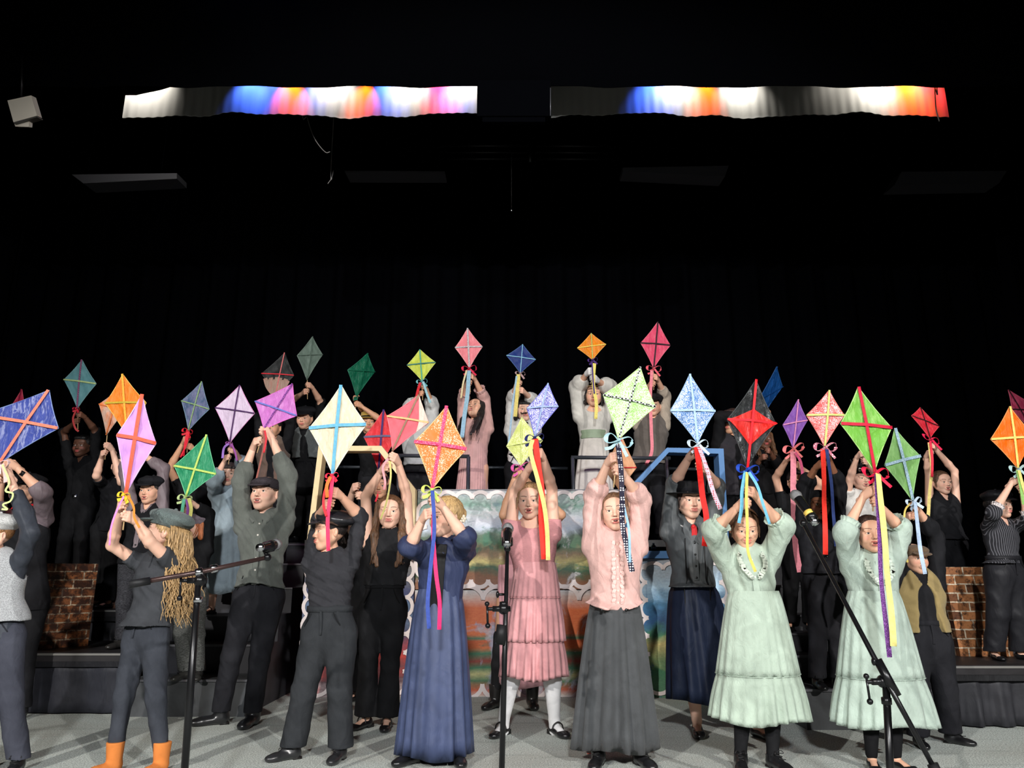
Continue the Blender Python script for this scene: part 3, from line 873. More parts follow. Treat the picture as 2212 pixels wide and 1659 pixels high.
            for s in (-1, 1):
                mk('pocket', ribbon([fz_(-.070 * Hh, s * .050 * B), fz_(-.045 * Hh, s * .060 * B), fz_(-.01 * Hh, s * .078 * B)], .007, 4, .005, face=nrm(-by + bx * s * .6)), cloth(tuple(int(x * .6) for x in col), kind), t_)
    if tights:
        tp = []
        for i in (0, 1):
            tp += [cone(hj[i] * .3 + kn[i] * .7, kn[i], .042 * B, .036 * B, .02), cone(kn[i], kn[i] * .7 + ank[i] * .3 + np.array([0, .008, 0]), .036 * B, .036 * B, .02), cone(kn[i] * .7 + ank[i] * .3 + np.array([0, .008, 0]), ank[i], .036 * B, .023 * B, .02)]
            if len(tights) < 3: tp += [cone(fpos[i] + np.array([0, 0, .032 * Hh]), fpos[i] + ff[i] @ np.array([0, -.075 * Hh, .014 * Hh]), .0185 * Hh, .0135 * Hh, .01), cone(ank[i], fpos[i] + np.array([0, .004, .022]), .023 * B, .021 * B, .01)]
        tg = sdf(tp, vx); 
        if tights[1] != 'knit': fold(tg, seed, .003, 30, 60)
        mk('tights' if len(tights) < 3 else 'leggings', tg, cloth(tights[0], tights[1]), root)
    # shoes
    if shoes:
        st, scol = shoes[0], shoes[1]; g0, ex, hl = shoe_template(st)
        for i, s in enumerate((-1, 1)):
            fy = shoes[2][i] if len(shoes) > 2 else s * 16 + byaw * .6
            R = rotz(radians(fy)); k = Hh / 1.50; fq = fpos[i] + R @ np.array([0, -.014, 0])
            so = mk('shoe', xf(g0, R, fq, k), cloth(scol, 'suede' if scol[0] > 120 else 'leather'), root)
            if hl is not None: mk('heel', xf(hl, R, fq, k), plain('shoe_trim', (22, 20, 20), .5), so)
            if ex is not None: mk('strap' if st == 'maryjane' else 'lace', xf(ex, R, fq, k), plain('shoe_trim', (22, 20, 20), .5), so)
    # upper garment
    if top:
        col, kind, sl, hem = top['c'], top.get('k', 'cotton'), top.get('sleeve', 1.0), top.get('hem', .02)
        o = top.get('o', .012); puff = top.get('puff', .0)
        hemz = hipC[2] - hem * Hh
        tp = torso(o, top.get('w', 1.0))
        if hem > 0 or top.get('flare'): tp += [cone(waist * .5 + hipC * .5, hipC - np.array([0, 0, hem * Hh + .03]), .080 * B + o, (.092 + top.get('flare', .0)) * B + o, .03, frh)]
        nk = top.get('neck', 'crew')
        if nk == 'high': tp += [cone(neckB, hc + np.array([0, .02, -.108]) * hs, .034 * Hh + .004, .033 * Hh + .003, .01)]
        for i in (0, 1):
            oo = o * .8
            if sl <= .0: continue
            a0, a1, a2 = SH[i], E[i], wr[i]
            ta = min(1, sl / .5); tb = max(0, (sl - .5) / .5)
            end1 = a0 + (a1 - a0) * ta
            tp += [cone(a0, end1, .031 * B + oo + puff * .3, .0270 * B + oo + puff * (1 if ta > .6 else .5), .022)]
            if tb > 0:
                end2 = a1 + (a2 - a1) * tb
                mid = a1 + (a2 - a1) * tb * .5
                tp += [cone(a1, mid, .0285 * B + oo + puff, .0275 * B + oo + puff * .85, .02), cone(mid, end2, .0275 * B + oo + puff * .85, (.0245 - .006 * tb) * B + oo * .8, .02)]
        if nk == 'square': tp += [ell(neckB + by * (-.085) + up * .012, (.070 * Hh * .9, .055, .050), .006, None, True)]
        elif nk in ('v',): tp += [cone(neckB - by * .07 - up * .06, neckB - by * .05 + up * .06, .008, .045, .008, None, True)]
        elif nk == 'crew': tp += [cone(neckB - by * .01 + up * .008, neckB - by * .02 + up * .09, .036 * Hh, .046 * Hh, .006, None, True)]
        elif nk == 'open': tp += [cone(neckB - by * .075 - up * .03, neckB - by * .035 + up * .05, .008, .042, .008, None, True)]
        if top.get('split'): tp += [cone(hipC - by * .17 + np.array([0, 0, -hem * Hh - .06]), hipC - by * .15 + up * .17, top['split'], .004, .006, None, True)]
        cuts = [((0, 0, hemz), (0, 0, -1))]
        # sleeve ends cut square by arm planes
        def post(Fd, X, Yy, Z):
            for i in (0, 1):
                if 0 < sl < .98:
                    a0, a1, a2 = SH[i], E[i], wr[i]
                    if sl <= .5: pt = a0 + (a1 - a0) * min(1, sl / .5); n_ = nrm(a1 - a0)
                    else: pt = a1 + (a2 - a1) * (sl - .5) / .5; n_ = nrm(a2 - a1)
                    r2 = (X - pt[0]) ** 2 + (Yy - pt[1]) ** 2 + (Z - pt[2]) ** 2
                    d = (X - pt[0]) * n_[0] + (Yy - pt[1]) * n_[1] + (Z - pt[2]) * n_[2]
                    Fd = np.where(r2 < .011, np.maximum(Fd, d), Fd)
            return Fd
        tg = fold(sdf(tp, vx, cuts=cuts, post=post), seed, top.get('fold', .0052) * .85, top.get('fx', 30) * 2.1, top.get('fz', 9) * 2.6)
        if top.get('hemwave'):
            v = tg['v']; m = np.clip((hemz + .10 - v[:, 2]) / .10, 0, 1); a = np.arctan2(v[:, 1] - hipC[1], v[:, 0] - hipC[0]); v[:, 2] -= m * top['hemwave'] * np.cos(2 * a)
        gname = top.get('name', 'shirt')
        go = mk(gname, tg, cloth(col, kind), root)
        P_['top'] = go
        fronty = lambda t, dx=0: (hipC + (neckB - hipC) * t) + bx * dx - by * (((.087 if t < .8 else .074) * B + o) * .72 + .003)
        P_['front'] = fronty
        if top.get('buttons'):
            n_, bc = top['buttons']; th_ = max(top.get('b0', .0), -hem * Hh / np.linalg.norm(neckB - hipC) + .05); top['b0'] = th_
            for k in range(n_):
                t = top.get('b1', .88) - (top.get('b1', .88) - top.get('b0', .0)) * k / max(1, n_ - 1)
                p = fronty(t) - by * .008
                mk('button', ball(p, .0075, 8, 6, (1, .5, 1)), plain('button', bc, .3), go)
            pl = [fronty(.94) - by * .003] + [fronty(t) - by * .0035 for t in np.linspace(.85, top.get('b0', 0) - .035, 6)]
            mk('placket', ribbon(pl, .034, 3, .004, face=-by), cloth(col, kind), go)
        if top.get('collar'):
            cc = top['collar']
            for s in (-1, 1):
                k_ = Hh / 1.45
                inn = crom([neckB + (bx * s * .047 + by * .04 + up * .022) * k_, neckB + (bx * s * .052 - by * .02 + up * .020) * k_, neckB + (bx * s * .012 - by * .060 - up * .004) * k_], 5)
                out = crom([neckB + (bx * s * .070 + by * .045 - up * .004) * k_, neckB + (bx * s * .080 - by * .050 - up * .010) * k_, neckB + (bx * s * .042 - by * .098 - up * .048) * k_], 5)
                m_ = len(inn); vv = np.vstack([inn, out, inn - up * .004, out - up * .005])
                qq = []
                for k in range(m_ - 1): qq += [(k, k + 1, m_ + k + 1, m_ + k), (2 * m_ + k, 3 * m_ + k, 3 * m_ + k + 1, 2 * m_ + k + 1), (m_ + k, m_ + k + 1, 3 * m_ + k + 1, 3 * m_ + k)]
                qq.append((m_ - 1, 3 * m_ - 1, 4 * m_ - 1, 2 * m_ - 1))
                mk('collar', G(vv, qq), cloth(cc, 'cotton'), go, smooth=False)
        if top.get('ruffles'):
            rc = top['ruffles']
            for s in (-1, 1):
                pts = [fronty(t, s * (.022 + .0 * k)) - by * .010 + bx * .004 * sin(k * 2.4) for k, t in enumerate(np.linspace(.93, .17, 22))]
                mk('ruffle', ribbon(pts, .020, 4, .003, wave=.0045, seed=seed, face=nrm(-by + bx * s * .4), wf=240), cloth(rc, kind), go)
        if top.get('yoke'):
            rc = top['yoke']
            for s in (-1, 1):
                pts = [fronty(.96, s * .062) - by * .004, fronty(.88, s * .070) - by * .014, fronty(.78, s * .060) - by * .020, fronty(.70, s * .036) - by * .020, fronty(.66, s * .020) - by * .020]
                pts = [p + up * .006 * sin(k * 2.2) for k, p in enumerate(crom(pts, 5))]
                mk('ruffle', ribbon(pts, .026, 4, .003, wave=.0045, seed=seed, face=nrm(-by + up * .25), wf=260), cloth(rc, kind), go)
        if top.get('panel'):
            pc, pw = top['panel']
            pts = [fronty(t) - by * .007 for t in np.linspace(.95, .16, 14)]
            mk('front_panel', ribbon(pts, pw, 3, .006, face=-by, wave=.002), cloth(pc, 'satin'), go)
        if top.get('cuff'):
            cc, ck = top['cuff']
            for i in (0, 1):
                t = max(0, (sl - .5) / .5); p = E[i] + (wr[i] - E[i]) * t; d = nrm(wr[i] - E[i])
                if sl <= .5: p = SH[i] + (E[i] - SH[i]) * sl / .5; d = nrm(E[i] - SH[i])
                r0 = .034 * B + puff * .5
                cg = skirt_geo([(0, 0, -.022, r0 * .8, r0 * .8, .02), (0, 0, -.008, r0 * 1.02, r0 * 1.02, .05), (0, 0, .008, r0 * .96, r0 * .96, .05), (0, 0, .030, r0 * 1.14, r0 * 1.14, .05), (0, 0, .028, r0 * 1.09, r0 * 1.09, .05), (0, 0, .004, r0 * .84, r0 * .84, .04)], 14, seed + i, 60)
                x, y, z = frame_from(d); mk('cuff', xf(cg, np.stack([x, y, z], 1), p), cloth(cc, ck), go)
    if vest:
        col, kind, hem = vest['c'], vest.get('k', 'cotton'), vest.get('hem', .03)
        o = vest.get('o', .022); hemz = hipC[2] - hem * Hh
        vp = torso(o) + [cone(hipC + up * .05, hipC - np.array([0, 0, hem * Hh + .03]), .090 * B + o, .100 * B + o, .03, frh)]
        for i, s in enumerate((-1, 1)):
            vp += [cone(SH[i] + bx * s * .03, E[i], .030 * B + o * .6, .045 * B + o, .01, None, True)]
        op = vest.get('open', .02)
        vp += [cone(neckB - by * .09 - up * .30 * (Hh / 1.4) * vest.get('vdepth', .6), neckB - by * .03 + up * .06, op, .055, .01, None, True)]
        if vest.get('gap'): vp += [cone(hipC - by * .13 + np.array([0, 0, -hem * Hh - .05]), neckB - by * .12 - up * .1, vest['gap'], vest['gap'] * .6, .01, None, True)]
        vg = fold(sdf(vp, vx, cuts=[((0, 0, hemz), (0, 0, -1))]), seed + 9, .0035, 52, 24)
        vo = mk('waistcoat', vg, cloth(col, kind), root)
        P_['vest'] = vo
        if vest.get('buttons'):
            for k in range(3):
                p = hipC + (neckB - hipC) * (.10 + .16 * k) - by * ((.086 * B + o) * .68 + .007)
                mk('button', ball(p, .008, 8, 6, (1, .5, 1)), plain('button', vest['buttons'], .3), vo)
    # skirt
    if skirt:
        P_['skirt'] = skirt_build(P_, skirt, seed, fine)
    for (i, t_, bc_) in bracelets:
        p = E[i] + (wr[i] - E[i]) * t_; x_, y_, z_ = frame_from(wr[i] - E[i])
        mk('bracelet', join(*[ball(p + (x_ * cos(a) + y_ * sin(a)) * .0215 * B / 1.4, .0042, 6, 5) for a in np.linspace(0, 2 * pi, 19)[:-1]]), plain('beads', bc_, .3), root)
    P_.update(HB=HB, hsz=hsz, Rh=Rh)
    if extra: extra(P_)
    return P_

def skirt_build(P, s, seed, fine=True):
    """s: dict(top=y px, hem=y px, xl, xr at hem, c, k, pleats, tiers=[(ypx, flarejump)])"""
    Y = P['Y']; hipC = P['hipC']; B = P['H']
    zt = at(hipC[0], s['top'], Y)[2]; zh = at(0, s['hem'], Y)[2]
    zh = max(zh, P['g'] + .02)
    xl = at(s['xl'], s['hem'], Y)[0]; xr = at(s['xr'], s['hem'], Y)[0]
    cxh = (xl + xr) / 2; rh = (xr - xl) / 2
    wl = s.get('waist', .075) * B + .012; w0 = (wl, wl * .76)
    ax = hipC[0]
    ts = [0] + [((at(0, ty, Y)[2]) - zt) / (zh - zt) for ty, _ in s.get('tiers', [])] + [1]
    p0 = s.get('p', .04); prof = s.get('prof', .8)
    keys = []
    def at_t(t, amp, kx=1.0):
        e = t ** prof
        return (ax + (cxh - ax) * t, Y, zt + (zh - zt) * t, (w0[0] + (rh - w0[0]) * e) * kx, (w0[1] + (rh * .80 - w0[1]) * e) * kx, amp)
    rings = []
    for a, b in zip(ts[:-1], ts[1:]):
        m = 10
        for k in range(m + 1):
            t = a + (b - a) * k / m
            u = k / m
            amp = p0 * (.35 + .65 * (u if len(ts) > 2 else t)) * (1.0 + .9 * t)
            kx = 1.0
            if a > 0 and k == 0:
                rings.append(at_t(t - .004, amp, .985)); rings.append(at_t(t - .008, p0 * 1.2, 1.035)); rings.append(at_t(t, p0 * .6, 1.0))
                continue
            if len(ts) > 2: kx = .985 + .03 * u
            if a > 0: kx = 1.0 + .055 * sin(pi / 2 * min(1, u * 1.6)); amp *= 1.5
            elif len(ts) > 2: amp *= .75
            rings.append(at_t(t, amp, kx))
    hemw = list(rings[-1]); inner = (hemw[0], hemw[1], hemw[2] + .002, hemw[3] * .985, hemw[4] * .985, hemw[5]); inner2 = (hemw[0], hemw[1], hemw[2] + .06, hemw[3] * .955, hemw[4] * .955, hemw[5])
    rings += [inner, inner2]
    g = skirt_geo(rings, s.get('pleats', 22), seed, 168 if fine else 96, s.get('sharp', 0))
    # slight uneven hem
    v = g['v']; a = np.arctan2(v[:, 1] - Y, v[:, 0] - cxh); m = np.clip((zh + .25 - v[:, 2]) / .25, 0, 1); v[:, 2] += m * .012 * np.sin(3 * a + seed)
    cen = np.array([ax, Y]); 
    byaw = 0
    o = mk('skirt', g, cloth(s['c'], s.get('k', 'cotton')), P['root'])
    if s.get('sash'):
        r = w0[0] * 1.03
        rg = [(ax, Y, zt + .005 + s['sash'][1] * u, r * (1 + .03 * sin(u * 9)), r * .74, .01) for u in np.linspace(0, 1, 7)]
        mk('sash', skirt_geo(rg, 9, seed, 60), cloth(s['sash'][0], 'satin'), P['root'])
    return o

# ------------------------------------------------------------------ kites
def strip_on(pts, w, th, face):
    return ribbon(pts, w, 1, th, face=face)
def kite(label, C4, Y, col, style='tissue', c2=(255, 255, 255), spine=((255, 90, 80), 'plain'), cross=None, dyaw=0.0, edge=None, bow=None, streams=(), stick=None, tw=.016, holder=None, tape2=None, group=None, dpitch=0.0, extra=None, sc_=1.0):
    """C4: pixel corners top, right, bottom, left. dyaw: metres the right corner lies behind the left one"""
    cross = cross or spine
    if holder: Y = PEOPLE[holder]['Ys']
    T, R, B, L = [np.array(c, float) for c in C4]
    Yf = Y - .012
    wT, wR, wB, wL = at(T[0], T[1], Yf + dpitch), at(R[0], R[1], Yf + dyaw), at(B[0], B[1], Yf), at(L[0], L[1], Yf - dyaw)
    # crossing point in pixel space
    d1 = B - T; d2 = R - L
    den = d1[0] * d2[1] - d1[1] * d2[0]
    t = ((L[0] - T[0]) * d2[1] - (L[1] - T[1]) * d2[0]) / den
    s = ((L[0] - T[0]) * d1[1] - (L[1] - T[1]) * d1[0]) / den
    X = wT + (wB - wT) * t
    size = np.linalg.norm(wT - wB)
    N = nrm(np.cross(wR - wL, wT - wB)); N = N if N[1] < 0 else -N
    X = X + N * size * .012
    root = thing('kite', label, 'kite', tuple(wB), group)
    rnd = random.Random(int(T[0] * 7 + T[1])); ph = [rnd.random() * 6 for _ in range(6)]
    V = []; Q = []; Tt = []; n = 12
    base = 0
    for a, b in ((wT, wR), (wR, wB), (wB, wL), (wL, wT)):
        ids = {}
        for i in range(n + 1):
            for j in range(n + 1 - i):
                u, v_ = i / n, j / n
                p = X * (1 - u - v_) + a * u + b * v_
                w = (1 - u - v_) * min(u, v_) * 9
                p = p - N * size * .010 * w
                edge_in = .012 * size * sin(pi * u / (u + v_)) if (u + v_) > .999 and u > 0 and v_ > 0 else 0
                p = p + (X - p) * (edge_in / (np.linalg.norm(X - p) + 1e-6))
                ids[(i, j)] = base + len(ids)
                V.append(p)
        base += len(ids)
        for i in range(n):
            for j in range(n - i):
                Tt.append((ids[(i, j)], ids[(i + 1, j)], ids[(i, j + 1)]))
                if i + j < n - 1: Tt.append((ids[(i + 1, j)], ids[(i + 1, j + 1)], ids[(i, j + 1)]))
    V = np.array(V)
    rel = V - X
    wr_ = .0022 * (np.sin(rel[:, 0] * 70 + rel[:, 2] * 30 + ph[0]) + np.sin(rel[:, 2] * 55 - rel[:, 0] * 40 + ph[1]) + .7 * np.sin(rel[:, 0] * 140 + rel[:, 2] * 90 + ph[2]))
    V = V + N * wr_[:, None]
    g = G(V, None, Tt); nv = len(V)
    back = G(V - N * .0035, None, np.array(Tt)[:, ::-1])
    g = join(g, back)
    # weld coincident verts by rounding is unnecessary: border closes the rim
    sail = mk('sail', g, kitepaper(col, style, c2), root, smooth=True)
    bm = [wT, wR, wB, wL, wT]
    rim = join(*[tube(np.array([bm[i] + (bm[i + 1] - bm[i]) * u + (X - (bm[i] + bm[i + 1]) / 2) * (.012 * size * sin(pi * u) / (np.linalg.norm(X - (bm[i] + bm[i + 1]) / 2) + 1e-6)) - N * .0017 for u in np.linspace(0, 1, 9)]), .0032, 6) for i in range(4)])
    ec = edge or tuple(min(255, int(x * .75 + 60)) for x in col)
    mk('border', rim, plain('kite_border', ec, .5), root)
    off = N * .0075
    mk('spine_tape', ribbon([wT + off, wT * .5 + X * .5 + off, X + off, X * .5 + wB * .5 + off, wB + off], tw * size, 3, .002, face=N), tape(*spine), root)
    mk('cross_tape', ribbon([wL + off, wL * .5 + X * .5 + off, X + off * 1.3, X * .5 + wR * .5 + off, wR + off], tw * size, 3, .002, face=N), tape(*cross), root)
    if holder:
        a, b = PEOPLE[holder]['sa'], PEOPLE[holder]['sb']
        d = nrm(b - a)
        mk('stick', tube([wB + (wT - wB) * .06 + N * -.008, wB + np.array([0, .012, 0]), b + d * .012], .0042, 8), plain('wooden_stick', (214, 178, 130), .55), root)
    elif stick:
        e = at(stick[0], stick[1], Y)
        mk('stick', tube([wB + (wT - wB) * .06 - N * .008, e], .0042, 8), plain('wooden_stick', (214, 178, 130), .55), root)
    if bow:
        bc, bk, bs = bow[0], bow[1] if len(bow) > 1 else 'plain', (bow[2] if len(bow) > 2 else 1.0) * .055
        c = wB + np.array([0, -.016, -.008]); ux = nrm(wR - wL) * np.array([1, .2, 1]); uz = nrm(wT - wB)
        th = np.linspace(0, 2 * pi, 30)
        pts = [c + ux * bs * 1.05 * sin(t_) + uz * bs * .42 * sin(2 * t_) + np.array([0, -.012 * cos(t_), 0]) for t_ in th[:-1]] + [c + np.array([0, -.012, 0])]
        gb = ribbon(pts, .020 * (bow[2] if len(bow) > 2 else 1), 2, .0015, face=(0.1, -.35, .95))
        t1 = ribbon([c, c + ux * bs * .5 - uz * bs * .6, c + ux * bs * 1.0 - uz * bs * 1.2 + np.array([0, -.01, 0])], .018, 5, .0015, seed=1, wave=.003)
        t2 = ribbon([c, c - ux * bs * .4 - uz * bs * .7, c - ux * bs * .9 - uz * bs * 1.0 + np.array([0, -.01, 0])], .018, 5, .0015, seed=2, wave=.003)
        mk('bow', join(gb, t1, t2, ball(c + np.array([0, -.012, 0]), .010, 10, 8)), tape(bc, bk), root)
    for k, st in enumerate(streams):
        c_, kind_, wd_, pts_ = st[:4]; y0 = Y - .045 - .008 * k; y1 = st[4] if len(st) > 4 and st[4] else y0 - .01
        n_ = len(pts_); P3 = []
        for i_, p_ in enumerate(pts_): P3.append(at(p_[0], p_[1], y0 + (y1 - y0) * min(1, 1.6 * i_ / max(1, n_ - 1))))
        wd3 = wd_ / F * Y
        mk('streamer', ribbon(P3, wd3, 7, .0014, wave=.003, seed=k + int(T[0]), twist=st[5] if len(st) > 5 else .15), tape(c_, kind_, *( [st[6]] if len(st) > 6 else [])), root)
    if extra: extra(dict(root=root, sail=sail, T=wT, R=wR, B=wB, L=wL, X=X, N=N, size=size, Yf=Yf))
    return root
# ------------------------------------------------------------------ floor, walls, stage architecture
def m_floor():
    t = NT('stage_floor'); v = t.coord()
    n = t.noise(v, 120, 3, .85); big = t.noise(t.coord((.35, 1.0, 1)), 1.6, 3, .55, .6); st = t.noise(t.coord((.25, 2.2, 1), rot=(0, 0, .5)), 6, 3)
    a = t.ramp(n.outputs['Fac'], [(.36, lin((112, 120, 115))), (.5, lin((196, 204, 197))), (.62, lin((244, 248, 243)))])
    b = t.mix(t.ramp(big.outputs['Fac'], [(.4, (0, 0, 0, 1)), (.65, (.3, .3, .3, 1))]), a, lin((150, 142, 130)))
    b = t.mix(t.ramp(st.outputs['Fac'], [(.55, (0, 0, 0, 1)), (.7, (.25, .25, .25, 1))]), b, lin((96, 110, 104)))
    t.l(b, t.b.inputs['Base Color']); t.b.inputs['Roughness'].default_value = .8; t.b.inputs['Specular IOR Level'].default_value = .2
    t.bump(n.outputs['Fac'], .5, .004); return t.m
@cached
def blackpaint(c=(34, 34, 37), rough=.55):
    t = NT('black_paint'); v = t.coord(); n = t.noise(v, 3.5, 4, .6, .5); n2 = t.noise(v, 60, 3)
    cc = lin(c)
    t.l(t.ramp(n.outputs['Fac'], [(.35, tuple(x * .65 for x in cc[:3]) + (1,)), (.65, tuple(x * 1.4 for x in cc[:3]) + (1,))]), t.b.inputs['Base Color'])
    t.b.inputs['Roughness'].default_value = rough; t.b.inputs['Specular IOR Level'].default_value = .3; t.bump(n2.outputs['Fac'], .1, .003); return t.m
struct('floor', box(-9, 9, -8, 11, -.2, 0), m_floor(), smooth=False)
blk = NT('hall_black'); blk.b.inputs['Base Color'].default_value = (.0015, .0016, .0022, 1); blk.b.inputs['Roughness'].default_value = .95; blk.b.inputs['Specular IOR Level'].default_value = .05
struct('wall_back', box(-9, 9, 11, 11.2, 0, 8.2), blk.m, smooth=False)
struct('wall_left', box(-9.2, -9, -3, 11.2, 0, 8.2), blk.m, smooth=False)
struct('wall_right', box(9, 9.2, -3, 11.2, 0, 8.2), blk.m, smooth=False)
struct('ceiling', box(-9.2, 9.2, -3, 11.2, 8.2, 8.4), blk.m, smooth=False)

def drape_geo(x0, x1, y, z0, z1, n, amp, per, seed=0, th=.01, zn=6, flare=.0):
    xs = np.linspace(x0, x1, n); r = random.Random(seed); ph = r.random() * 6
    V = []
    for s in (0, 1):
        for k in range(zn):
            z = z0 + (z1 - z0) * k / (zn - 1)
            w = xs * 2 * pi / per
            a = amp * (1 - flare * k / (zn - 1))
            yy = y + s * th + a * (np.sin(w + ph + .7 * np.sin(w * .23)) + .35 * np.sin(2.3 * w + ph))
            V.append(np.stack([xs, yy, np.full(n, z)], 1))
    V = np.vstack(V); Q = []
    for s in (0, 1):
        for k in range(zn - 1):
            b = (s * zn + k) * n; i = np.arange(n - 1)
            q = np.stack([b + i, b + i + 1, b + n + i + 1, b + n + i], 1)
            Q.append(q if s == 0 else q[:, ::-1])
    i = np.arange(n - 1)
    for k, fl in ((0, True), (zn - 1, False)):
        a = k * n; b = (zn + k) * n
        q = np.stack([a + i, a + i + 1, b + i + 1, b + i], 1); Q.append(q[:, ::-1] if fl else q)
    return G(V, np.vstack(Q))
velvet = NT('black_velvet'); velvet.b.inputs['Base Color'].default_value = (.0011, .0012, .0017, 1); velvet.b.inputs['Roughness'].default_value = .9; velvet.b.inputs['Specular IOR Level'].default_value = 0
tag(mk('stage_curtain', drape_geo(-8.6, 8.6, 9.3, .02, 6.6, 500, .06, .42, 3), velvet.m), 'black pleated curtain hanging behind the whole cast', 'curtain')
for s, lb in ((-1, 'black side curtain on the left of the stage'), (1, 'black side curtain on the right of the stage')):
    x0, x1 = (-7.6, -5.9) if s < 0 else (5.9, 7.6)
    tag(mk('side_curtain', drape_geo(x0, x1, 8.4, .02, 6.4, 60, .05, .35, 5), velvet.m), lb, 'curtain', 'black stage curtains')
# front border cloth above the lit strip
def hang(Y, py): return at(W / 2, py, Y)[2]
bz = hang(5.5, 186)
tag(mk('border_curtain', drape_geo(-8.8, 8.8, 5.5, bz, 8.1, 260, .012, .9, 8, zn=3), velvet.m), 'black border cloth hanging across the top, above the coloured strip', 'curtain')
# white strip cloth lit by small coloured lamps
def strip(px0, px1, seed, slant=None):
    Y = 5.95; n = 420; rng = random.Random(seed)
    xb = np.linspace(px0, px1, n); V = []
    for k, fz in enumerate(np.linspace(0, 1, 8)):
        for i, x in enumerate(xb):
            lowpx = 249 + 4.5 * sin((x - px0) * .0135 + seed) + 2.0 * sin((x - px0) * .041 + seed)
            zl = hang(Y, lowpx); zt = hang(Y, 120)
            if slant: 
                top = np.interp(x, slant[0], slant[1]); zt = min(zt, hang(Y, top))
            z = zl + (zt - zl) * fz
            c = at(x, lowpx, Y)
            V.append((c[0], Y + .010 * sin(x * .06) * (1 - fz * .3) + .004 * sin(x * .31) * (1 - fz), z))
    V = np.array(V); m = len(V); i = np.arange(n - 1)
    Q = np.vstack([np.stack([k * n + i, k * n + i + 1, (k + 1) * n + i + 1, (k + 1) * n + i], 1) for k in range(7)])
    V2 = V + np.array([0, .006, 0]); 
    E = np.stack([i, m + i, m + i + 1, i + 1], 1)
    return G(np.vstack([V, V2]), np.vstack([Q, Q[:, ::-1] + m, E]))
wc = NT('white_cloth'); wc.b.inputs['Base Color'].default_value = lin((128, 126, 123)); wc.b.inputs['Roughness'].default_value = .9
wn = wc.noise(wc.coord((1, 1, .25)), 9, 4); wc.bump(wn.outputs['Fac'], .15, .01)
tag(mk('white_strip_cloth', strip(264, 1040, 1, ([264, 288, 362, 420], [206, 207, 187, 120])), wc.m, smooth=False), 'white cloth strip high up at left, lit in white, orange, blue and red', 'cloth', None)
tag(mk('white_strip_cloth', strip(1178, 2050, 2), wc.m, smooth=False), 'white cloth strip high up at right, orange-red at its outer end', 'cloth', None)
def strip_lamp(px, col, e, ang=70, dz=0.10, dy=.16, tilt=.0):
    p = at(px, 186, 5.95); z = hang(5.95, 186) + dz
    a_ = radians(ang / 2 + 6)
    l = spot('strip_lamp_light', (p[0], 5.95 - dy, z), (p[0] + tilt * 1.3, 5.95 - dy + sin(a_), z - cos(a_)), e, col, ang, .9, .012)
for px, col, e, ang, dz, dy, tl in [
    (335, (1, .96, .86), 22, 95, .32, .30, -.16), (300, (1, .96, .90), 8, 100, .16, .30, -.1),
    (545, (.06, .16, 1), 9, 75, .10, .13, -.02), (585, (.08, .16, 1), 5, 75, .10, .13, .04), (630, (1, .12, .003), 15, 62, .12, .12, 0), (672, (.1, .2, 1), 4, 60, .08, .1, .04),
    (722, (1, .95, .90), 13, 90, .12, .16, 0), (700, (1, .8, .8), 2, 90, .2, .2, 0), (790, (1, .12, .005), 13, 56, .10, .11, -.04), (838, (.06, .15, 1), 8, 75, .05, .10, 0),
    (886, (1, .96, .86), 14, 90, .11, .14, 0), (950, (1, .02, .10), 11, 75, .05, .10, 0), (985, (.10, .18, 1), 6, 70, .06, .10, 0), (1008, (1, .95, .93), 11, 95, .14, .18, .02),
    (1425, (.05, .14, 1), 14, 80, .09, .13, -.10), (1462, (1, .95, .86), 15, 88, .12, .15, -.02), (1522, (1, .12, .005), 14, 58, .12, .12, 0), (1595, (1, .97, .88), 16, 92, .11, .15, .03),
    (1895, (1, .96, .86), 17, 96, .11, .16, -.08), (1830, (1, .96, .86), 3.5, 100, .2, .2, -.12), (1955, (1, .17, .01), 13, 80, .10, .13, .02), (1998, (1, .03, .06), 10, 80, .08, .12, 0), (1975, (1, .12, .03), 5, 100, .2, .2, .1)]:
    strip_lamp(px, col, e * (4.6 if col[2] < .12 or col[0] < .2 else 2.4), min(104, ang * 1.12), dz * .6 + .03, .13 + dy * .4, tl)
# lamp bar the little lamps sit on
bar = thing('lighting_bar', 'black lighting bar with small lamps hidden behind the upper border cloth', 'lighting bar', (0, 5.72, hang(5.95, 186) + .30))
bzz = hang(5.95, 186) + .42
bmt = plain('black_metal', (22, 22, 24), .4, .5); ztp = hang(5.95, 120)
mk('bar', tube([(-4.4, 5.955, ztp), (4.4, 5.955, ztp)], .024, 10), bmt, bar)
for hx in (-4.0, -1.4, 1.4, 4.0): mk('hanger', tube([(hx, 5.955, ztp), (hx, 5.955, 8.2)], .008, 6), bmt, bar)
for px_ in (320, 545, 630, 722, 790, 886, 950, 1008, 1425, 1522, 1595, 1895, 1975):
    q = at(px_, 186, 5.95)
    mk('lamp_head', join(tube([(q[0], 5.66, ztp - .10), (q[0], 5.58, ztp + .02)], [.045, .055], 12), tube([(q[0], 5.60, ztp), (q[0], 5.955, ztp)], .008, 6)), bmt, bar)
# black speaker box between the strips
bx_ = thing('projector_box', 'large black box hanging between the two lit white strips', 'box', tuple(at(1108, 262, 5.4)))
p0 = at(1030, 250, 5.4); p1 = at(1190, 178, 5.4)
mk('housing', box(p0[0], p1[0], 5.4, 5.48, hang(5.4, 250), hang(5.4, 172)), velvet.m, bx_, smooth=False, sub=.006)
mk('under_tray', box(at(1042, 250, 5.4)[0], at(1178, 250, 5.4)[0], 5.42, 5.47, hang(5.42, 263), hang(5.42, 250)), velvet.m, bx_, smooth=False)
mk('edge_trim', tube([at(1189, 190, 5.39), at(1189, 250, 5.39)], .004, 6), plain('trim_steel', (90, 90, 96), .4, .5), bx_)
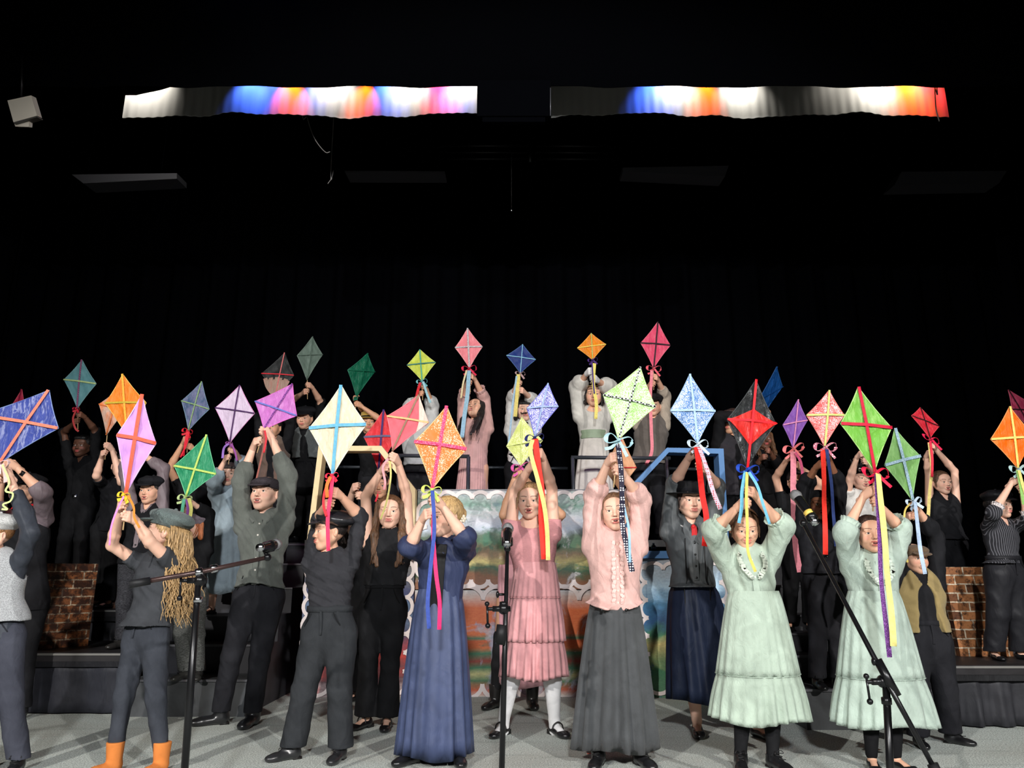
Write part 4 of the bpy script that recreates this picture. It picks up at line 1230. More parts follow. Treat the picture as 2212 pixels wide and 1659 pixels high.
# square lamp at far left
lp = thing('barn_door_lamp', 'pale square lamp housing tilted, hanging alone at the far upper left', 'stage lamp', tuple(at(48, 262, 5.2)))
def quadplate(pts, Y0, Y1, name, m, parent):
    a = [at(p[0], p[1], Y0) for p in pts]; b = [x + np.array([0, Y1 - Y0, .02]) for x in a]; n = len(a)
    g = G(a + b, [(i, (i + 1) % n, n + (i + 1) % n, n + i) for i in range(n)] + [(0, 3, 2, 1), (4, 5, 6, 7)])
    return mk(name, g, m, parent, smooth=False)
lm = plain('lamp_grey', (196, 190, 178), .6)
quadplate([(16, 217), (67, 206), (80, 250), (29, 264)], 5.2, 5.26, 'housing', lm, lp)
quadplate([(30, 267), (80, 253), (80, 251), (30, 264)], 5.18, 5.25, 'front_rim', plain('dark_rim', (60, 58, 56), .5), lp)
quadplate([(31, 268), (63, 261), (62, 274), (33, 273)], 5.21, 5.25, 'lens_hood', lm, lp)
mk('hanging_yoke', tube([at(46, 210, 5.35), at(48, 120, 5.35)], .010, 8), plain('black_metal', (22, 22, 24), .4, .5), lp)
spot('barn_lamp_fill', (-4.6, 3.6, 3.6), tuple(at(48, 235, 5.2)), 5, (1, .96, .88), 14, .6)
# dim batten reflectors
gm = plain('batten_grey', (64, 64, 70), .6)
for pts, lb in [([(155, 377), (382, 374), (382, 386), (180, 396)], 'dim grey batten light, leftmost under the strips'), ([(744, 369), (961, 370), (961, 374), (746, 373)], 'thin dim batten seen edge on, left of centre'),
                ([(1345, 362), (1574, 358), (1566, 381), (1346, 370)], 'dim grey batten light right of centre, brightest of the four'), ([(1948, 371), (2175, 369), (2158, 396), (1932, 400)], 'dim grey batten light, rightmost under the strips')]:
    b = thing('batten_light', lb, 'stage light', tuple(at((pts[0][0] + pts[1][0]) / 2, pts[2][1], 7.4)), None)
    quadplate(pts, 7.4, 7.65, 'reflector', gm, b)
    for k in (0, 1):
        q = at(pts[k][0] * .85 + pts[1 - k][0] * .15, pts[k][1] + 2, 7.52)
        mk('hanger', tube([q, np.array([q[0], q[1], 8.2])], .006, 6), velvet.m, b)
rg = thing('rigging_truss', 'dark blue-lit pipe truss hanging at the centre above the curtain', 'truss', tuple(at(1130, 345, 8.2)))
for y_ in (315, 329, 343): mk('pipe', tube([at(945, y_, 8.2), at(1145, y_, 8.2)], .022, 8), plain('black_metal', (22, 22, 24), .4, .5), rg); mk('pipe', tube([at(1157, y_, 8.2), at(1330, y_ + 1, 8.2)], .022, 8), plain('black_metal', (22, 22, 24), .4, .5), rg)
for hx_ in (960, 1320): q = at(hx_, 315, 8.2); mk('hanger', tube([q, (q[0], q[1], 8.2)], .006, 6), velvet.m, rg)
mk('end_plate', tube([at(1145, 308, 8.2), at(1145, 352, 8.2)], .03, 8), plain('black_metal', (22, 22, 24), .4, .5), rg)
cm = plain('cable', (110, 106, 104), .5)
tag(mk('hanging_cable', tube(crom([np.array([at(655, 200, 6.3)[0], 6.3, 8.2])] + [at(*p, 6.3) for p in ((655, 200), (664, 255), (680, 300), (702, 328), (713, 328))], 6), .004, 6), cm), 'thin pale cable dangling below the left lit strip', 'cable')
tag(mk('hanging_cable', tube(crom([np.array([at(716, 300, 7.0)[0], 7.0, 8.2])] + [at(*p, 7.0) for p in ((716, 340), (720, 368), (716, 385), (708, 397))], 6), .004, 6), cm), 'short thin cable end hanging above the dark curtain, left', 'cable')
tag(mk('hanging_cable', tube(crom([np.array([at(2018, 150, 5.8)[0], 5.8, 8.2])] + [at(*p, 5.80) for p in ((2018, 150), (2019, 190), (2022, 235), (2029, 262))], 6), .005, 6), cm), 'pale cable hanging in front of the orange end of the right strip', 'cable')
tag(mk('hanging_hook', join(tube([(at(1105, 438, 7.6)[0], 7.6, 8.2), at(1105, 452, 7.6)], .0007, 5), ball(at(1105, 455, 7.6), .014)), plain('steel', (190, 190, 195), .25, 1.0)), 'tiny bright hook hanging at the centre of the black curtain', 'hook')

# ------------------------------------------------------------------ platforms, stairs, skirts
alu = plain('aluminium_edge', (150, 148, 144), .4, .6)
deck = blackpaint((42, 40, 42), .5)
def platform(name, label, x0, x1, y0, y1, z, skirt=None, z0=0, edge=True, group=None, seed=0):
    r = thing(name, label, 'platform', ((x0 + x1) / 2, (y0 + y1) / 2, z0), group)
    mk('deck', box(x0, x1, y0, y1, z - .06, z), deck, r, smooth=False)
    if edge: mk('edge_trim', box(x0, x1, y0 - .008, y0, z - .018, z - .004), alu, r, smooth=False)
    if skirt == 'pleat':
        mk('pleated_skirt', drape_geo(x0 + .01, x1 - .01, y0 + .05, z0 + .01, z - .07, 220, .030, .17, seed, flare=.7), cloth((50, 50, 54), 'satin'), r)
        mk('skirt_band', box(x0, x1, y0 + .006, y0 + .02, z - .10, z - .035), cloth((34, 34, 36), 'satin'), r, smooth=False)
    elif skirt == 'flat':
        mk('skirt', drape_geo(x0 + .01, x1 - .01, y0 + .03, z0 + .01, z - .07, 120, .010, .40, seed, flare=.5), cloth((46, 47, 54), 'satin'), r)
        mk('skirt_band', box(x0, x1, y0 + .002, y0 + .014, z - .10, z - .035), cloth((32, 32, 36), 'satin'), r, smooth=False)
    for (xx, yy) in ((x0 + .08, y0 + .2), (x1 - .08, y0 + .2), (x0 + .08, y1 - .1), (x1 - .08, y1 - .1)):
        mk('leg', box(xx - .02, xx + .02, yy - .02, yy + .02, z0, z - .06), blackpaint((24, 24, 26)), r, smooth=False)
    return r
platform('stage_platform', 'lower left black platform with flat cloth skirt, brick box standing on it', -5.6, -2.82, 5.9, 6.95, .43, 'flat', seed=1)
platform('stage_platform', 'second left black platform behind and above the lower one', -5.6, -2.82, 6.97, 7.42, .69, 'pleat', seed=2)
platform('stage_platform', 'third left black platform at the back under the belted dark figure', -5.6, -2.82, 7.44, 8.6, .95, 'flat', edge=False, seed=3)
platform('stage_platform', 'lower right black platform with deeply pleated cloth skirt', 2.82, 6.0, 5.38, 6.15, .40, 'pleat', seed=4)
platform('stage_platform', 'second right black platform behind the lower one', 2.82, 6.0, 6.17, 8.2, .62, 'pleat', edge=False, seed=5)
def stairs(label, x0, x1, ys, zs, yend):
    r = thing('stair_unit', label, 'stairs', ((x0 + x1) / 2, ys[0], 0))
    for i, (y, z) in enumerate(zip(ys, zs)):
        y1 = yend
        mk('step', box(x0, x1, y, ys[i + 1] if i + 1 < len(ys) else yend, 0, z), blackpaint((66, 68, 70) if i == 0 else (44, 44, 48)), r, smooth=False)
        mk('nosing', box(x0 - .004, x1 + .004, y - .014, y + .02, z - .012, z + .003), blackpaint((84, 84, 88)), r, smooth=False)
    return r
stairs('wide black wooden stair unit left of the painted storefront', -2.80, -1.93, [5.83, 6.20, 6.50, 6.83, 7.16, 7.48], [.25, .46, .67, .88, 1.09, 1.28], 7.6)
stairs('black wooden stair unit right of the painted storefront', 1.95, 2.80, [5.36, 5.80, 6.12, 6.45, 6.85, 7.2], [.25, .42, .55, .67, .90, 1.10], 7.6)
platform('upper_platform', 'high central black platform behind the painted panels', -2.80, 2.80, 7.62, 8.9, 1.30, None, edge=False)
platform('upper_platform', 'narrow high platform directly behind the railings', -1.90, 1.92, 7.02, 7.60, 1.30, None, edge=False)
# a lower landing for the kid at g=.46 behind the yellow frame is the gap between units
def rail(label, segs, posts, Y):
    r = thing('railing', label, 'railing', tuple(at(posts[0][0], posts[0][2], Y)))
    m = plain('rail_grey', (62, 66, 72), .45, .4)
    for a, b in segs: mk('rail', tube([at(*a, Y), at(*b, Y)], .018, 8), m, r)
    for x, y0, y1 in posts: mk('post', tube([at(x, y0, Y), (at(x, y0, Y)[0], Y, 1.30)], .018, 8), m, r)
rail('dark grey metal railing on the upper level left of centre', [((856, 984), (1014, 986))], [(1012, 986, 1075), (862, 984, 1075)], 7.04)
rail('dark grey metal railing on the upper level right of centre', [((1234, 988), (1448, 990))], [(1237, 988, 1075), (1440, 990, 1075)], 7.04)
rail('thin grey rail crossing behind the upper row', [((700, 1009), (862, 1009)), ((1030, 1010), (1110, 1010)), ((1160, 1011), (1226, 1012)), ((1440, 1012), (1520, 1014))], [(700, 1009, 1060), (1520, 1014, 1060)], 8.4)

# ------------------------------------------------------------------ brick print boxes
def m_brick(dark):
    bright = dark is None
    t = NT('brick_print'); uvn = t.new('ShaderNodeTexCoord'); mp = t.new('ShaderNodeMapping'); t.l(uvn.outputs['UV'], mp.inputs['Vector'])
    nz = t.noise(mp.outputs['Vector'], 22, 3); wv = t.new('ShaderNodeVectorMath', operation='SCALE'); t.l(nz.outputs['Color'], wv.inputs[0]); wv.inputs['Scale'].default_value = .012
    ad = t.new('ShaderNodeVectorMath', operation='ADD'); t.l(mp.outputs['Vector'], ad.inputs[0]); t.l(wv.outputs[0], ad.inputs[1])
    b = t.new('ShaderNodeTexBrick'); b.offset = .5; t.l(ad.outputs[0], b.inputs['Vector'])
    b.inputs['Color1'].default_value = lin((186, 122, 76) if bright else (164, 100, 58)); b.inputs['Color2'].default_value = lin((70, 40, 28)); b.inputs['Mortar'].default_value = lin((222, 204, 178) if bright else (196, 176, 150) if not dark else (120, 100, 84))
    b.inputs['Scale'].default_value = 1.0; b.inputs['Brick Width'].default_value = .15; b.inputs['Row Height'].default_value = .066; b.inputs['Mortar Size'].default_value = .005; b.inputs['Bias'].default_value = -.1
    n = t.noise(mp.outputs['Vector'], 16, 6, .75)
    c = t.mix(t.ramp(n.outputs['Fac'], [(.46 - .07 * bright, (.92, .92, .92, 1)), (.60 - .08 * bright, (0, 0, 0, 1))]), b.outputs['Color'], lin((40, 24, 20)))
    t.l(c, t.b.inputs['Base Color']); t.b.inputs['Roughness'].default_value = .35
    return t.m
def brick_box(label, c, half, yaw, z0, z1, taper=0.0, group=None, thin=None, dark=False):
    R = rotz(radians(yaw)); hy = thin or half
    cs = [(-half, -hy), (half, -hy), (half, hy), (-half, hy)]
    V = [R @ np.array([x, y, 0]) + np.array([c[0], c[1], z0]) for x, y in cs] + [R @ np.array([x, y, 0]) + np.array([c[0] + taper, c[1], z1]) for x, y in cs]
    Q = [(0, 1, 5, 4), (1, 2, 6, 5), (2, 3, 7, 6), (3, 0, 4, 7), (4, 5, 6, 7)]
    uv = []
    for k in range(4):
        w = 2 * (half if k % 2 == 0 else hy); o = k * .37
        uv += [(o, 0), (o + w, 0), (o + w, z1 - z0), (o, z1 - z0)]
    uv += [(0, 0), (.01, 0), (.01, .01), (0, .01)]
    o = mk('brick_chimney_prop', G(V, Q), m_brick(dark), None, smooth=False, uv=uv)
    return tag(o, label, 'chimney prop', group)
cL = at(96, 1388, 6.25)
brick_box('brick-printed box, largest, corner turned forward on the lower left platform', (at(100, 1388, 6.35)[0], 6.42), .20, -38, .43, 1.08)
brick_box('narrow brick-printed box behind the black-trousered legs on the second left platform', (at(236, 1300, 7.3)[0], 7.33), .085, 8, .69, 1.10, dark=True)
brick_box('brick-printed flat panel leaning on the lower right platform', (at(2140, 1413, 5.9)[0], 5.98), .20, 0, .40, 1.05, taper=-.04, thin=.035, dark=None)

# ------------------------------------------------------------------ painted storefront
def painting(name, stops, zc, warp=.25, patches=(), scale=3.0, sx=.6):
    t = NT(name); v = t.coord()
    geo = t.new('ShaderNodeNewGeometry'); sp = t.new('ShaderNodeSeparateXYZ'); t.l(geo.outputs['Position'], sp.inputs[0])
    cx = t.new('ShaderNodeCombineXYZ'); t.l(sp.outputs[0], cx.inputs[0]); t.l(sp.outputs[2], cx.inputs[2])
    mp = t.new('ShaderNodeMapping'); mp.inputs['Scale'].default_value = (sx, 1, 1); t.l(cx.outputs[0], mp.inputs['Vector'])
    n = t.noise(mp.outputs[0], scale, 6, .62, .9)
    mr = t.new('ShaderNodeMapRange'); t.l(sp.outputs[2], mr.inputs[0]); mr.inputs[1].default_value = zc[0]; mr.inputs[2].default_value = zc[1]
    m1 = t.new('ShaderNodeMath', operation='MULTIPLY_ADD'); t.l(n.outputs['Fac'], m1.inputs[0]); m1.inputs[1].default_value = warp; m1.inputs[2].default_value = -warp / 2
    m2 = t.new('ShaderNodeMath', operation='ADD'); t.l(mr.outputs[0], m2.inputs[0]); t.l(m1.outputs[0], m2.inputs[1])
    c = t.ramp(m2.outputs[0], [(p, lin(q)) for p, q in stops])
    for i, (pc, sc_, th, st) in enumerate(patches):
        mp2 = t.new('ShaderNodeMapping'); mp2.inputs['Location'].default_value = (i * 7.3 + 1.1, 0, i * 3.7); t.l(cx.outputs[0], mp2.inputs['Vector'])
        nn = t.noise(mp2.outputs[0], sc_, 6, .68, 1.2)
        c = t.mix(t.ramp(nn.outputs['Fac'], [(th, (0, 0, 0, 1)), (th + .07, (st, st, st, 1))]), c, lin(pc))
    br = t.noise(mp.outputs[0], 55, 4, .75); c = t.mix(.22, c, t.ramp(br.outputs['Fac'], [(.35, (.05, .05, .05, 1)), (.65, (.9, .9, .9, 1))]), 'OVERLAY')
    t.l(c, t.b.inputs['Base Color']); t.b.inputs['Roughness'].default_value = .5
    t.bump(br.outputs['Fac'], .1, .004)
    return t.m
YF = 6.75
def fx(px, Y=YF, z=.8): return (px - W / 2) / F * (Y * CP + (z - CAMZ) * SP)
ztop = hang(YF, 1060); zmid = hang(YF, 1274)
scal = plain('scallop_paint', (240, 226, 222), .6)
def scallops(x0, x1, z, n, up, Y, r=None, side=None):
    gs = []
    if side is None:
        w = (x1 - x0) / n
        for k in range(n):
            c = x0 + w * (k + .5); a = np.linspace(0, pi, 12)
            gs.append(ribbon([(c + w * .5 * cos(t), Y - .002 * (k % 2), z + up * w * .42 * sin(t)) for t in a], .034, 1, .004))
    else:
        w = (x1 - x0) / n
        for k in range(n):
            c = x0 + w * (k + .5); a = np.linspace(0, pi, 12)
            gs.append(ribbon([(side + up * w * .42 * sin(t), Y - .002 * (k % 2) - .004, c + w * .5 * cos(t)) for t in a], .034, 1, .004))
    return join(*gs)
X0, X1 = fx(896), fx(1398)
fl = thing('painted_counter', 'central painted storefront: two stacked panels, meadow landscape above, orange and green stripes below', 'stage flat', ((X0 + X1) / 2, YF, 0))
sky = [(.0, (150, 100, 74)), (.12, (140, 90, 56)), (.20, (52, 96, 66)), (.28, (196, 180, 110)), (.36, (150, 120, 84)), (.44, (70, 110, 74)), (.52, (92, 112, 92)), (.60, (196, 206, 220)), (.72, (214, 216, 224)), (.84, (120, 156, 140)), (1, (196, 196, 200))]
mk('landscape_panel', box(X0, X1, YF, YF + .03, zmid + .004, ztop), painting('landscape_paint', sky, (zmid, ztop), .34, [((48, 112, 82), 2.2, .56, .8), ((220, 214, 216), 3.0, .58, .7), ((92, 120, 140), 4.0, .60, .5)]), fl, smooth=False)
st = [(.0, (214, 200, 190)), (.06, (206, 96, 60)), (.14, (70, 120, 84)), (.20, (196, 190, 130)), (.26, (44, 118, 82)), (.32, (150, 52, 40)), (.40, (60, 130, 96)), (.45, (226, 120, 64)), (.52, (220, 104, 56)), (.54, (70, 140, 108)), (.58, (232, 122, 70)), (.82, (228, 116, 66)), (.92, (226, 190, 176)), (1, (206, 206, 206))]
mk('stripe_panel', box(X0, X1, YF, YF + .03, .0, zmid - .004), painting('stripe_paint', st, (0, zmid), .07, [((176, 184, 206), 1.6, .55, .85), ((206, 194, 198), 2.6, .56, .7), ((48, 116, 92), 3.2, .64, .6)], 4, .5), fl, smooth=False)
mk('scallop_border', join(scallops(X0 + .04, X1 - .04, ztop - .075, 13, 1, YF - .006), scallops(X0 + .04, X1 - .04, zmid + .085, 13, -1, YF - .006), scallops(zmid + .10, ztop - .10, 0, 3, -1, YF - .006, side=X0 + .09)), scal, fl)
mk('scallop_border', scallops(X0 + .04, X1 - .04, zmid - .085, 7, 1, YF - .014), scal, fl)
mk('scallop_border', scallops(X0 + .04, X1 - .04, .10, 7, -1, YF - .006), scal, fl)
mk('top_edge', box(X0 - .005, X1 + .005, YF - .008, YF + .06, ztop, ztop + .012), plain('edge_grey', (120, 120, 126), .5), fl, smooth=False)
mk('side_brace', box(X0 + .05, X0 + .09, YF + .03, YF + .18, 0, ztop), blackpaint(), fl, smooth=False)
# wings
def wing(label, xs_low, ztop_, Y0, Y1, mat_, scal_sides, name='painted_wing'):
    a, b = xs_low
    r = thing(name, label, 'stage flat', ((a + b) / 2, (Y0 + Y1) / 2, 0))
    V = [(a, Y0, 0), (b, Y1, 0), (b, Y1, ztop_), (a, Y0, ztop_)]; V += [(x, y + .03, z) for x, y, z in V]
    mk('painted_panel', G(V, [(0, 1, 2, 3), (4, 7, 6, 5), (0, 4, 5, 1), (3, 2, 6, 7), (1, 5, 6, 2), (0, 3, 7, 4)]), mat_, r, smooth=False)
    def onp(x): return Y0 + (Y1 - Y0) * (x - a) / (b - a)
    gs = []
    for sx, d in ((a + .07, 1), (b - .07, -1)):
        n = 7; w = (ztop_ - .1) / n
        for k in range(n):
            c = .05 + w * (k + .5); t_ = np.linspace(0, pi, 10)
            gs.append(ribbon([(sx - d * w * .42 * sin(t) * 1 + 0, onp(sx) - .008 - .002 * (k % 2), c + w * .5 * cos(t)) for t in t_], .030, 1, .004))
    n = 4; w = (b - a - .1) / n
    for zc_, d in ((ztop_ - .09, 1), (.09, -1)):
        for k in range(n):
            c = a + .05 + w * (k + .5); t_ = np.linspace(0, pi, 10)
            gs.append(ribbon([(c + w * .5 * cos(t), onp(c + w * .5 * cos(t)) - .013 - .002 * (k % 2), zc_ + d * w * .36 * sin(t)) for t in t_], .030, 1, .004))
    mk('scallop_border', join(*gs), scal, r)
    return r
wl = [(.0, (190, 170, 170)), (.15, (90, 60, 66)), (.3, (196, 60, 50)), (.45, (70, 66, 92)), (.6, (96, 120, 150)), (.75, (60, 66, 110)), (.9, (110, 110, 116)), (1, (120, 116, 118))]
zw = hang(6.75, 1200)
wing('low left painted wing panel with scalloped white edges under the yellow frame', (fx(650, 6.7, .5), X0 - .01), zw, 6.70, 6.75, painting('wing_paint_left', wl, (0, zw), .5, [((206, 70, 60), 2.5, .6, .7), ((176, 190, 200), 3.0, .6, .6)]), None)
wr_ = [(.0, (90, 130, 100)), (.2, (60, 126, 84)), (.35, (206, 190, 120)), (.42, (66, 130, 92)), (.5, (44, 92, 140)), (.65, (70, 130, 170)), (.8, (176, 206, 226)), (1, (150, 156, 164))]
zw2 = hang(6.6, 1207)
wing('low right painted wing panel in blues and greens under the blue frame', (fx(1386, 6.66, .5), fx(1572, 6.66, .5)), zw2, 6.72, 6.55, painting('wing_paint_right', wr_, (0, zw2), .35, [((36, 84, 140), 3.0, .58, .8), ((230, 236, 240), 4.0, .64, .7)]), None)
# open house-shaped frames
def frame(label, outer, inner, Y, depth, cf, name):
    """outer / inner pixel outlines (open at nothing), same number of points"""
    r = thing(name, label, 'window frame prop', tuple(at(*outer[0], Y)))
    n = len(outer); o = [at(*p, Y) for p in outer]; i_ = [at(*p, Y) for p in inner]; dv = np.array([0, depth, 0])
    V = o + i_ + [p + dv for p in o] + [p + dv for p in i_]; Q = []
    for k in range(n):
        j = (k + 1) % n
        Q += [(k, j, n + j, n + k), (n + k, n + j, 3 * n + j, 3 * n + k), (j, k, 2 * n + k, 2 * n + j), (2 * n + k, 3 * n + k, 3 * n + j, 2 * n + j)]
    t = NT('frame_paint'); nn = t.noise(t.coord(), 12, 3); c = lin(cf)
    t.l(t.ramp(nn.outputs['Fac'], [(.3, tuple(x * .88 for x in c[:3]) + (1,)), (.7, c)]), t.b.inputs['Base Color']); t.b.inputs['Roughness'].default_value = .6
    mk('board_frame', G(V, Q), t.m, r, smooth=False)
    return r
frame('pale yellow open wooden frame with a sloped corner on the left wing', [(688, 963), (824, 963), (897, 1056), (894, 1204), (658, 1204)], [(698, 974), (818, 974), (885, 1060), (882, 1194), (671, 1194)], 6.62, .14, (240, 214, 164), 'yellow_frame')
frame('blue open wooden frame with a sloped corner on the right wing', [(1441, 967), (1563, 969), (1577, 1206), (1350, 1206), (1347, 1066)], [(1445, 977), (1552, 980), (1564, 1190), (1362, 1190), (1359, 1070)], 6.62, .17, (84, 132, 186), 'blue_frame')
# small objects on the blue sill, confetti scraps
tag(mk('ink_bottle', lathe([(.0, 0), (.022, 0), (.022, .03), (.010, .04), (.010, .055), (.0, .056)], at(1412, 1187, 6.7), seg=14), plain('dark_glass', (24, 24, 28), .1)), 'tiny dark bottle standing on the blue frame sill', 'bottle')
for p, c, lb in [((1085, 1602), (226, 110, 70), 'tiny orange scrap on the floor beside the centre microphone pole'), ((1270, 1600), (226, 90, 60), 'tiny red scrap on the floor, farther of two left of the long charcoal skirt'), ((1273, 1628), (226, 90, 60), 'tiny red scrap on the floor, nearer of two left of the long charcoal skirt'), ((388, 1552), (230, 226, 220), 'tiny white scrap on the floor by the left stairs'), ((68, 1625), (230, 226, 220), 'white scrap on the floor at the far left')]:
    g_ = ground(p[0], p[1]); tag(mk('paper_scrap', box(g_[0] - .012, g_[0] + .016, g_[1] - .006, g_[1] + .006, 0, .0016), plain('scrap', c, .7), smooth=False), lb, 'paper scrap', 'paper scraps on the floor')

# ------------------------------------------------------------------ microphones and stands
bm = plain('stand_black', (24, 24, 26), .28, .4); chrome = plain('chrome', (200, 200, 205), .2, 1.0); brn = plain('boom_brown', (70, 52, 50), .3, .5)
def mic(label, a, b, ring=None, silver=False):
    """a = grille centre, b = tail end"""
    r = thing('microphone', label, 'microphone', tuple(b))
    d = nrm(b - a)
    L = np.linalg.norm(b - a)
    mk('grille', join(lathe([(.0001, -.026), (.012, -.0245), (.021, -.016), (.0255, -.002), (.0262, .006), (.0245, .014), (.020, .022)], a, d, 24), lathe([(.0268, .000), (.0275, .003), (.0268, .008)], a, d, 24)), m_grille, r)
    mk('handle', lathe([(.0205, .020), (.0225, .026), (.0215, .06), (.0165, L * .8), (.0165, L), (.0001, L)], a, d, 20), plain('mic_black', (20, 20, 22), .22, .2), r)
    if ring: mk('coloured_ring', lathe([(.0190, L * .60), (.0215, L * .605), (.0215, L * .72), (.0185, L * .725)], a, d, 20), plain('mic_ring', ring, .4), r)
    mk('end_cap', lathe([(.0172, L - .016), (.0172, L + .002), (.0001, L + .004)], a, d, 16), chrome, r)
    return r
tg_ = NT('mic_mesh'); vv = tg_.new('ShaderNodeTexVoronoi', i_Scale=700.0); tg_.l(tg_.coord(), vv.inputs['Vector']); tg_.bump(vv.outputs['Distance'], .7, .002); tg_.b.inputs['Base Color'].default_value = lin((150, 150, 152)); tg_.b.inputs['Metallic'].default_value = .7; tg_.b.inputs['Roughness'].default_value = .4
m_grille = tg_.m
def joint(r, c, side, m=bm):
    mk('clamp', join(ball(c, .026, 14, 10), tube([c - np.array([side * .03, 0, 0]), c + np.array([side * .05, -.01, 0])], .013, 10)), m, r)
    e = c + np.array([side * .075, -.02, .0])
    mk('t_handle', join(tube([c + np.array([side * .03, -.01, 0]), e], .008, 8), tube([e + np.array([0, 0, .022]), e - np.array([side * .004, 0, .070])], .005, 8), ball(e + np.array([0, 0, .022]), .011), ball(e - np.array([side * .004, 0, .072]), .012)), chrome if m is bm and side < 0 and False else bm, r)
def base(r, x, y):
    for k in range(3):
        a = k * 2 * pi / 3 + .4; mk('foot', join(tube([(x, y, .10), (x + .30 * cos(a), y + .30 * sin(a), .012)], .011, 8), ball((x + .30 * cos(a), y + .30 * sin(a), .014), .014)), bm, r)
# left boom stand
Ym = 3.35
r = thing('microphone_stand', 'left black boom microphone stand with long brownish boom slanting up to the right', 'microphone stand', (at(398, 1659, Ym)[0], Ym, 0))
top = at(428, 1262, Ym); bot = at(396, 1700, Ym); bot2 = top + (bot - top) * (top[2] / (top[2] - bot[2]))
mk('pole', tube([bot2, bot2 + (top - bot2) * .55, top], [.0155, .0155, .0125], 14), bm, r); mk('pole_collar', lathe([(.013, -.012), (.019, -.010), (.019, .010), (.013, .012)], at(428, 1295, Ym), top - bot2, 16), chrome, r)
base(r, bot2[0], bot2[1])
cj = at(430, 1236, Ym); bt = at(282, 1262, Ym - .12); be = at(578, 1204, Ym + .10)
mk('boom', tube([bt, cj, be], [.0105, .0105, .009], 12), brn, r)
mk('counterweight', tube([bt + (bt - cj) * .02, bt + (cj - bt) * .28], .0165, 14), blackpaint((26, 26, 28)), r)
mk('boom_collar', join(lathe([(.012, -.016), (.018, -.014), (.018, .014), (.012, .016)], at(463, 1228, Ym + .03), be - cj, 16), lathe([(.012, -.016), (.018, -.014), (.018, .014), (.012, .016)], cj, be - cj, 16)), chrome, r)
joint(r, at(432, 1254, Ym), -1)
mk('clip', join(ball(be, .017), tube([be, at(572, 1190, Ym + .10)], .009, 8), lathe([(.020, -.025), (.026, -.020), (.026, .02), (.020, .025)], at(580, 1181, Ym + .10), at(560, 1184, Ym + .08) - at(600, 1174, Ym + .13), 16)), bm, r)
mic('black silver-grilled microphone on the left boom before the olive-grey shirt', at(597, 1176, Ym + .16), at(560, 1183, Ym + .02))
# centre straight stand
Yc = 3.55
r = thing('microphone_stand', 'upright straight black microphone stand at the centre before the pink tiered dress', 'microphone stand', (at(1084, 1659, Yc)[0], Yc, 0))
t1 = at(1096, 1185, Yc); b1 = at(1083, 1700, Yc); b1 = t1 + (b1 - t1) * (t1[2] / (t1[2] - b1[2]))
mk('pole', tube([b1, b1 + (t1 - b1) * .5, t1], [.0135, .0125, .0085], 14), bm, r); base(r, b1[0], b1[1])
mk('lower_sleeve', tube([at(1083, 1372, Yc), at(1081, 1392, Yc)], .024, 16), bm, r)
mk('counterweight', tube([at(1085, 1350, Yc - .02), at(1080, 1388, Yc - .02)], .025, 16), blackpaint((22, 22, 24)), r)
mk('pole_collar', lathe([(.012, -.012), (.019, -.010), (.019, .010), (.012, .012)], at(1088, 1305, Yc), (0, 0, 1), 16), bm, r)
mk('thumb_screw', join(tube([at(1088, 1284, Yc), at(1078, 1284, Yc - .01)], .006, 8), ball(at(1075, 1284, Yc - .01), .013, 12, 8, (.6, 1, 1.2))), bm, r)
joint(r, at(1088, 1315, Yc), -1)
mk('clip', join(ball(t1, .016), lathe([(.021, -.02), (.026, -.018), (.026, .018), (.021, .02)], at(1096, 1170, Yc), (0, .2, 1), 16)), bm, r)
mic('black microphone with pale grille upright on the centre stand', at(1097, 1141, Yc), at(1095, 1176, Yc - .10))
# right boom stand
Yr = 3.2
r = thing('microphone_stand', 'right black boom microphone stand, its long boom crossing the mint dress diagonally', 'microphone stand', (at(1912, 1659, Yr)[0], Yr, 0))
cj = at(1914, 1480, Yr); b2 = at(1926, 1720, Yr); b2 = cj + (b2 - cj) * (cj[2] / (cj[2] - b2[2]))
mk('pole', tube([b2, cj], [.0155, .0145], 14), bm, r); base(r, b2[0], b2[1])
up_ = at(1735, 1130, Yr + .25); dn = at(2014, 1652, Yr - .15)
mk('boom', tube([dn, at(1920, 1480, Yr - .03), up_], [.0095, .0105, .0085], 12), bm, r)
mk('boom_sleeve', tube([at(1895, 1425, Yr - .01), at(1938, 1504, Yr - .04)], .0175, 14), bm, r)
mk('counterweight', tube([at(2014, 1650, Yr - .15), at(2034, 1690, Yr - .16)], .020, 14), blackpaint((22, 22, 24)), r)
mk('pole_collar', lathe([(.015, -.014), (.0195, -.012), (.0195, .012), (.015, .014)], at(1915, 1514, Yr), (0, 0, 1), 16), bm, r)
mk('thumb_screw', join(tube([at(1900, 1430, Yr), at(1890, 1429, Yr - .01)], .006, 8), ball(at(1887, 1429, Yr - .01), .013, 12, 8, (.6, 1, 1.2))), bm, r)
joint(r, at(1908, 1472, Yr), -1)
mk('clip', join(ball(up_, .016), lathe([(.019, -.02), (.025, -.018), (.025, .018), (.019, .02)], at(1752, 1116, Yr + .25), at(1766, 1132, Yr + .2) - at(1718, 1070, Yr + .3), 16)), bm, r)
mic('black microphone with yellow ring and grey grille on the right boom', at(1719, 1070, Yr + .32), at(1762, 1130, Yr + .22), ring=(226, 190, 90))
BK = (30, 30, 33)
SK1 = (236, 190, 166); SK2 = (226, 176, 148); SKD = (150, 100, 74); SKB = (104, 70, 54); SKM = (206, 156, 124)
def T(c, **k):
    k['c'] = c; return k
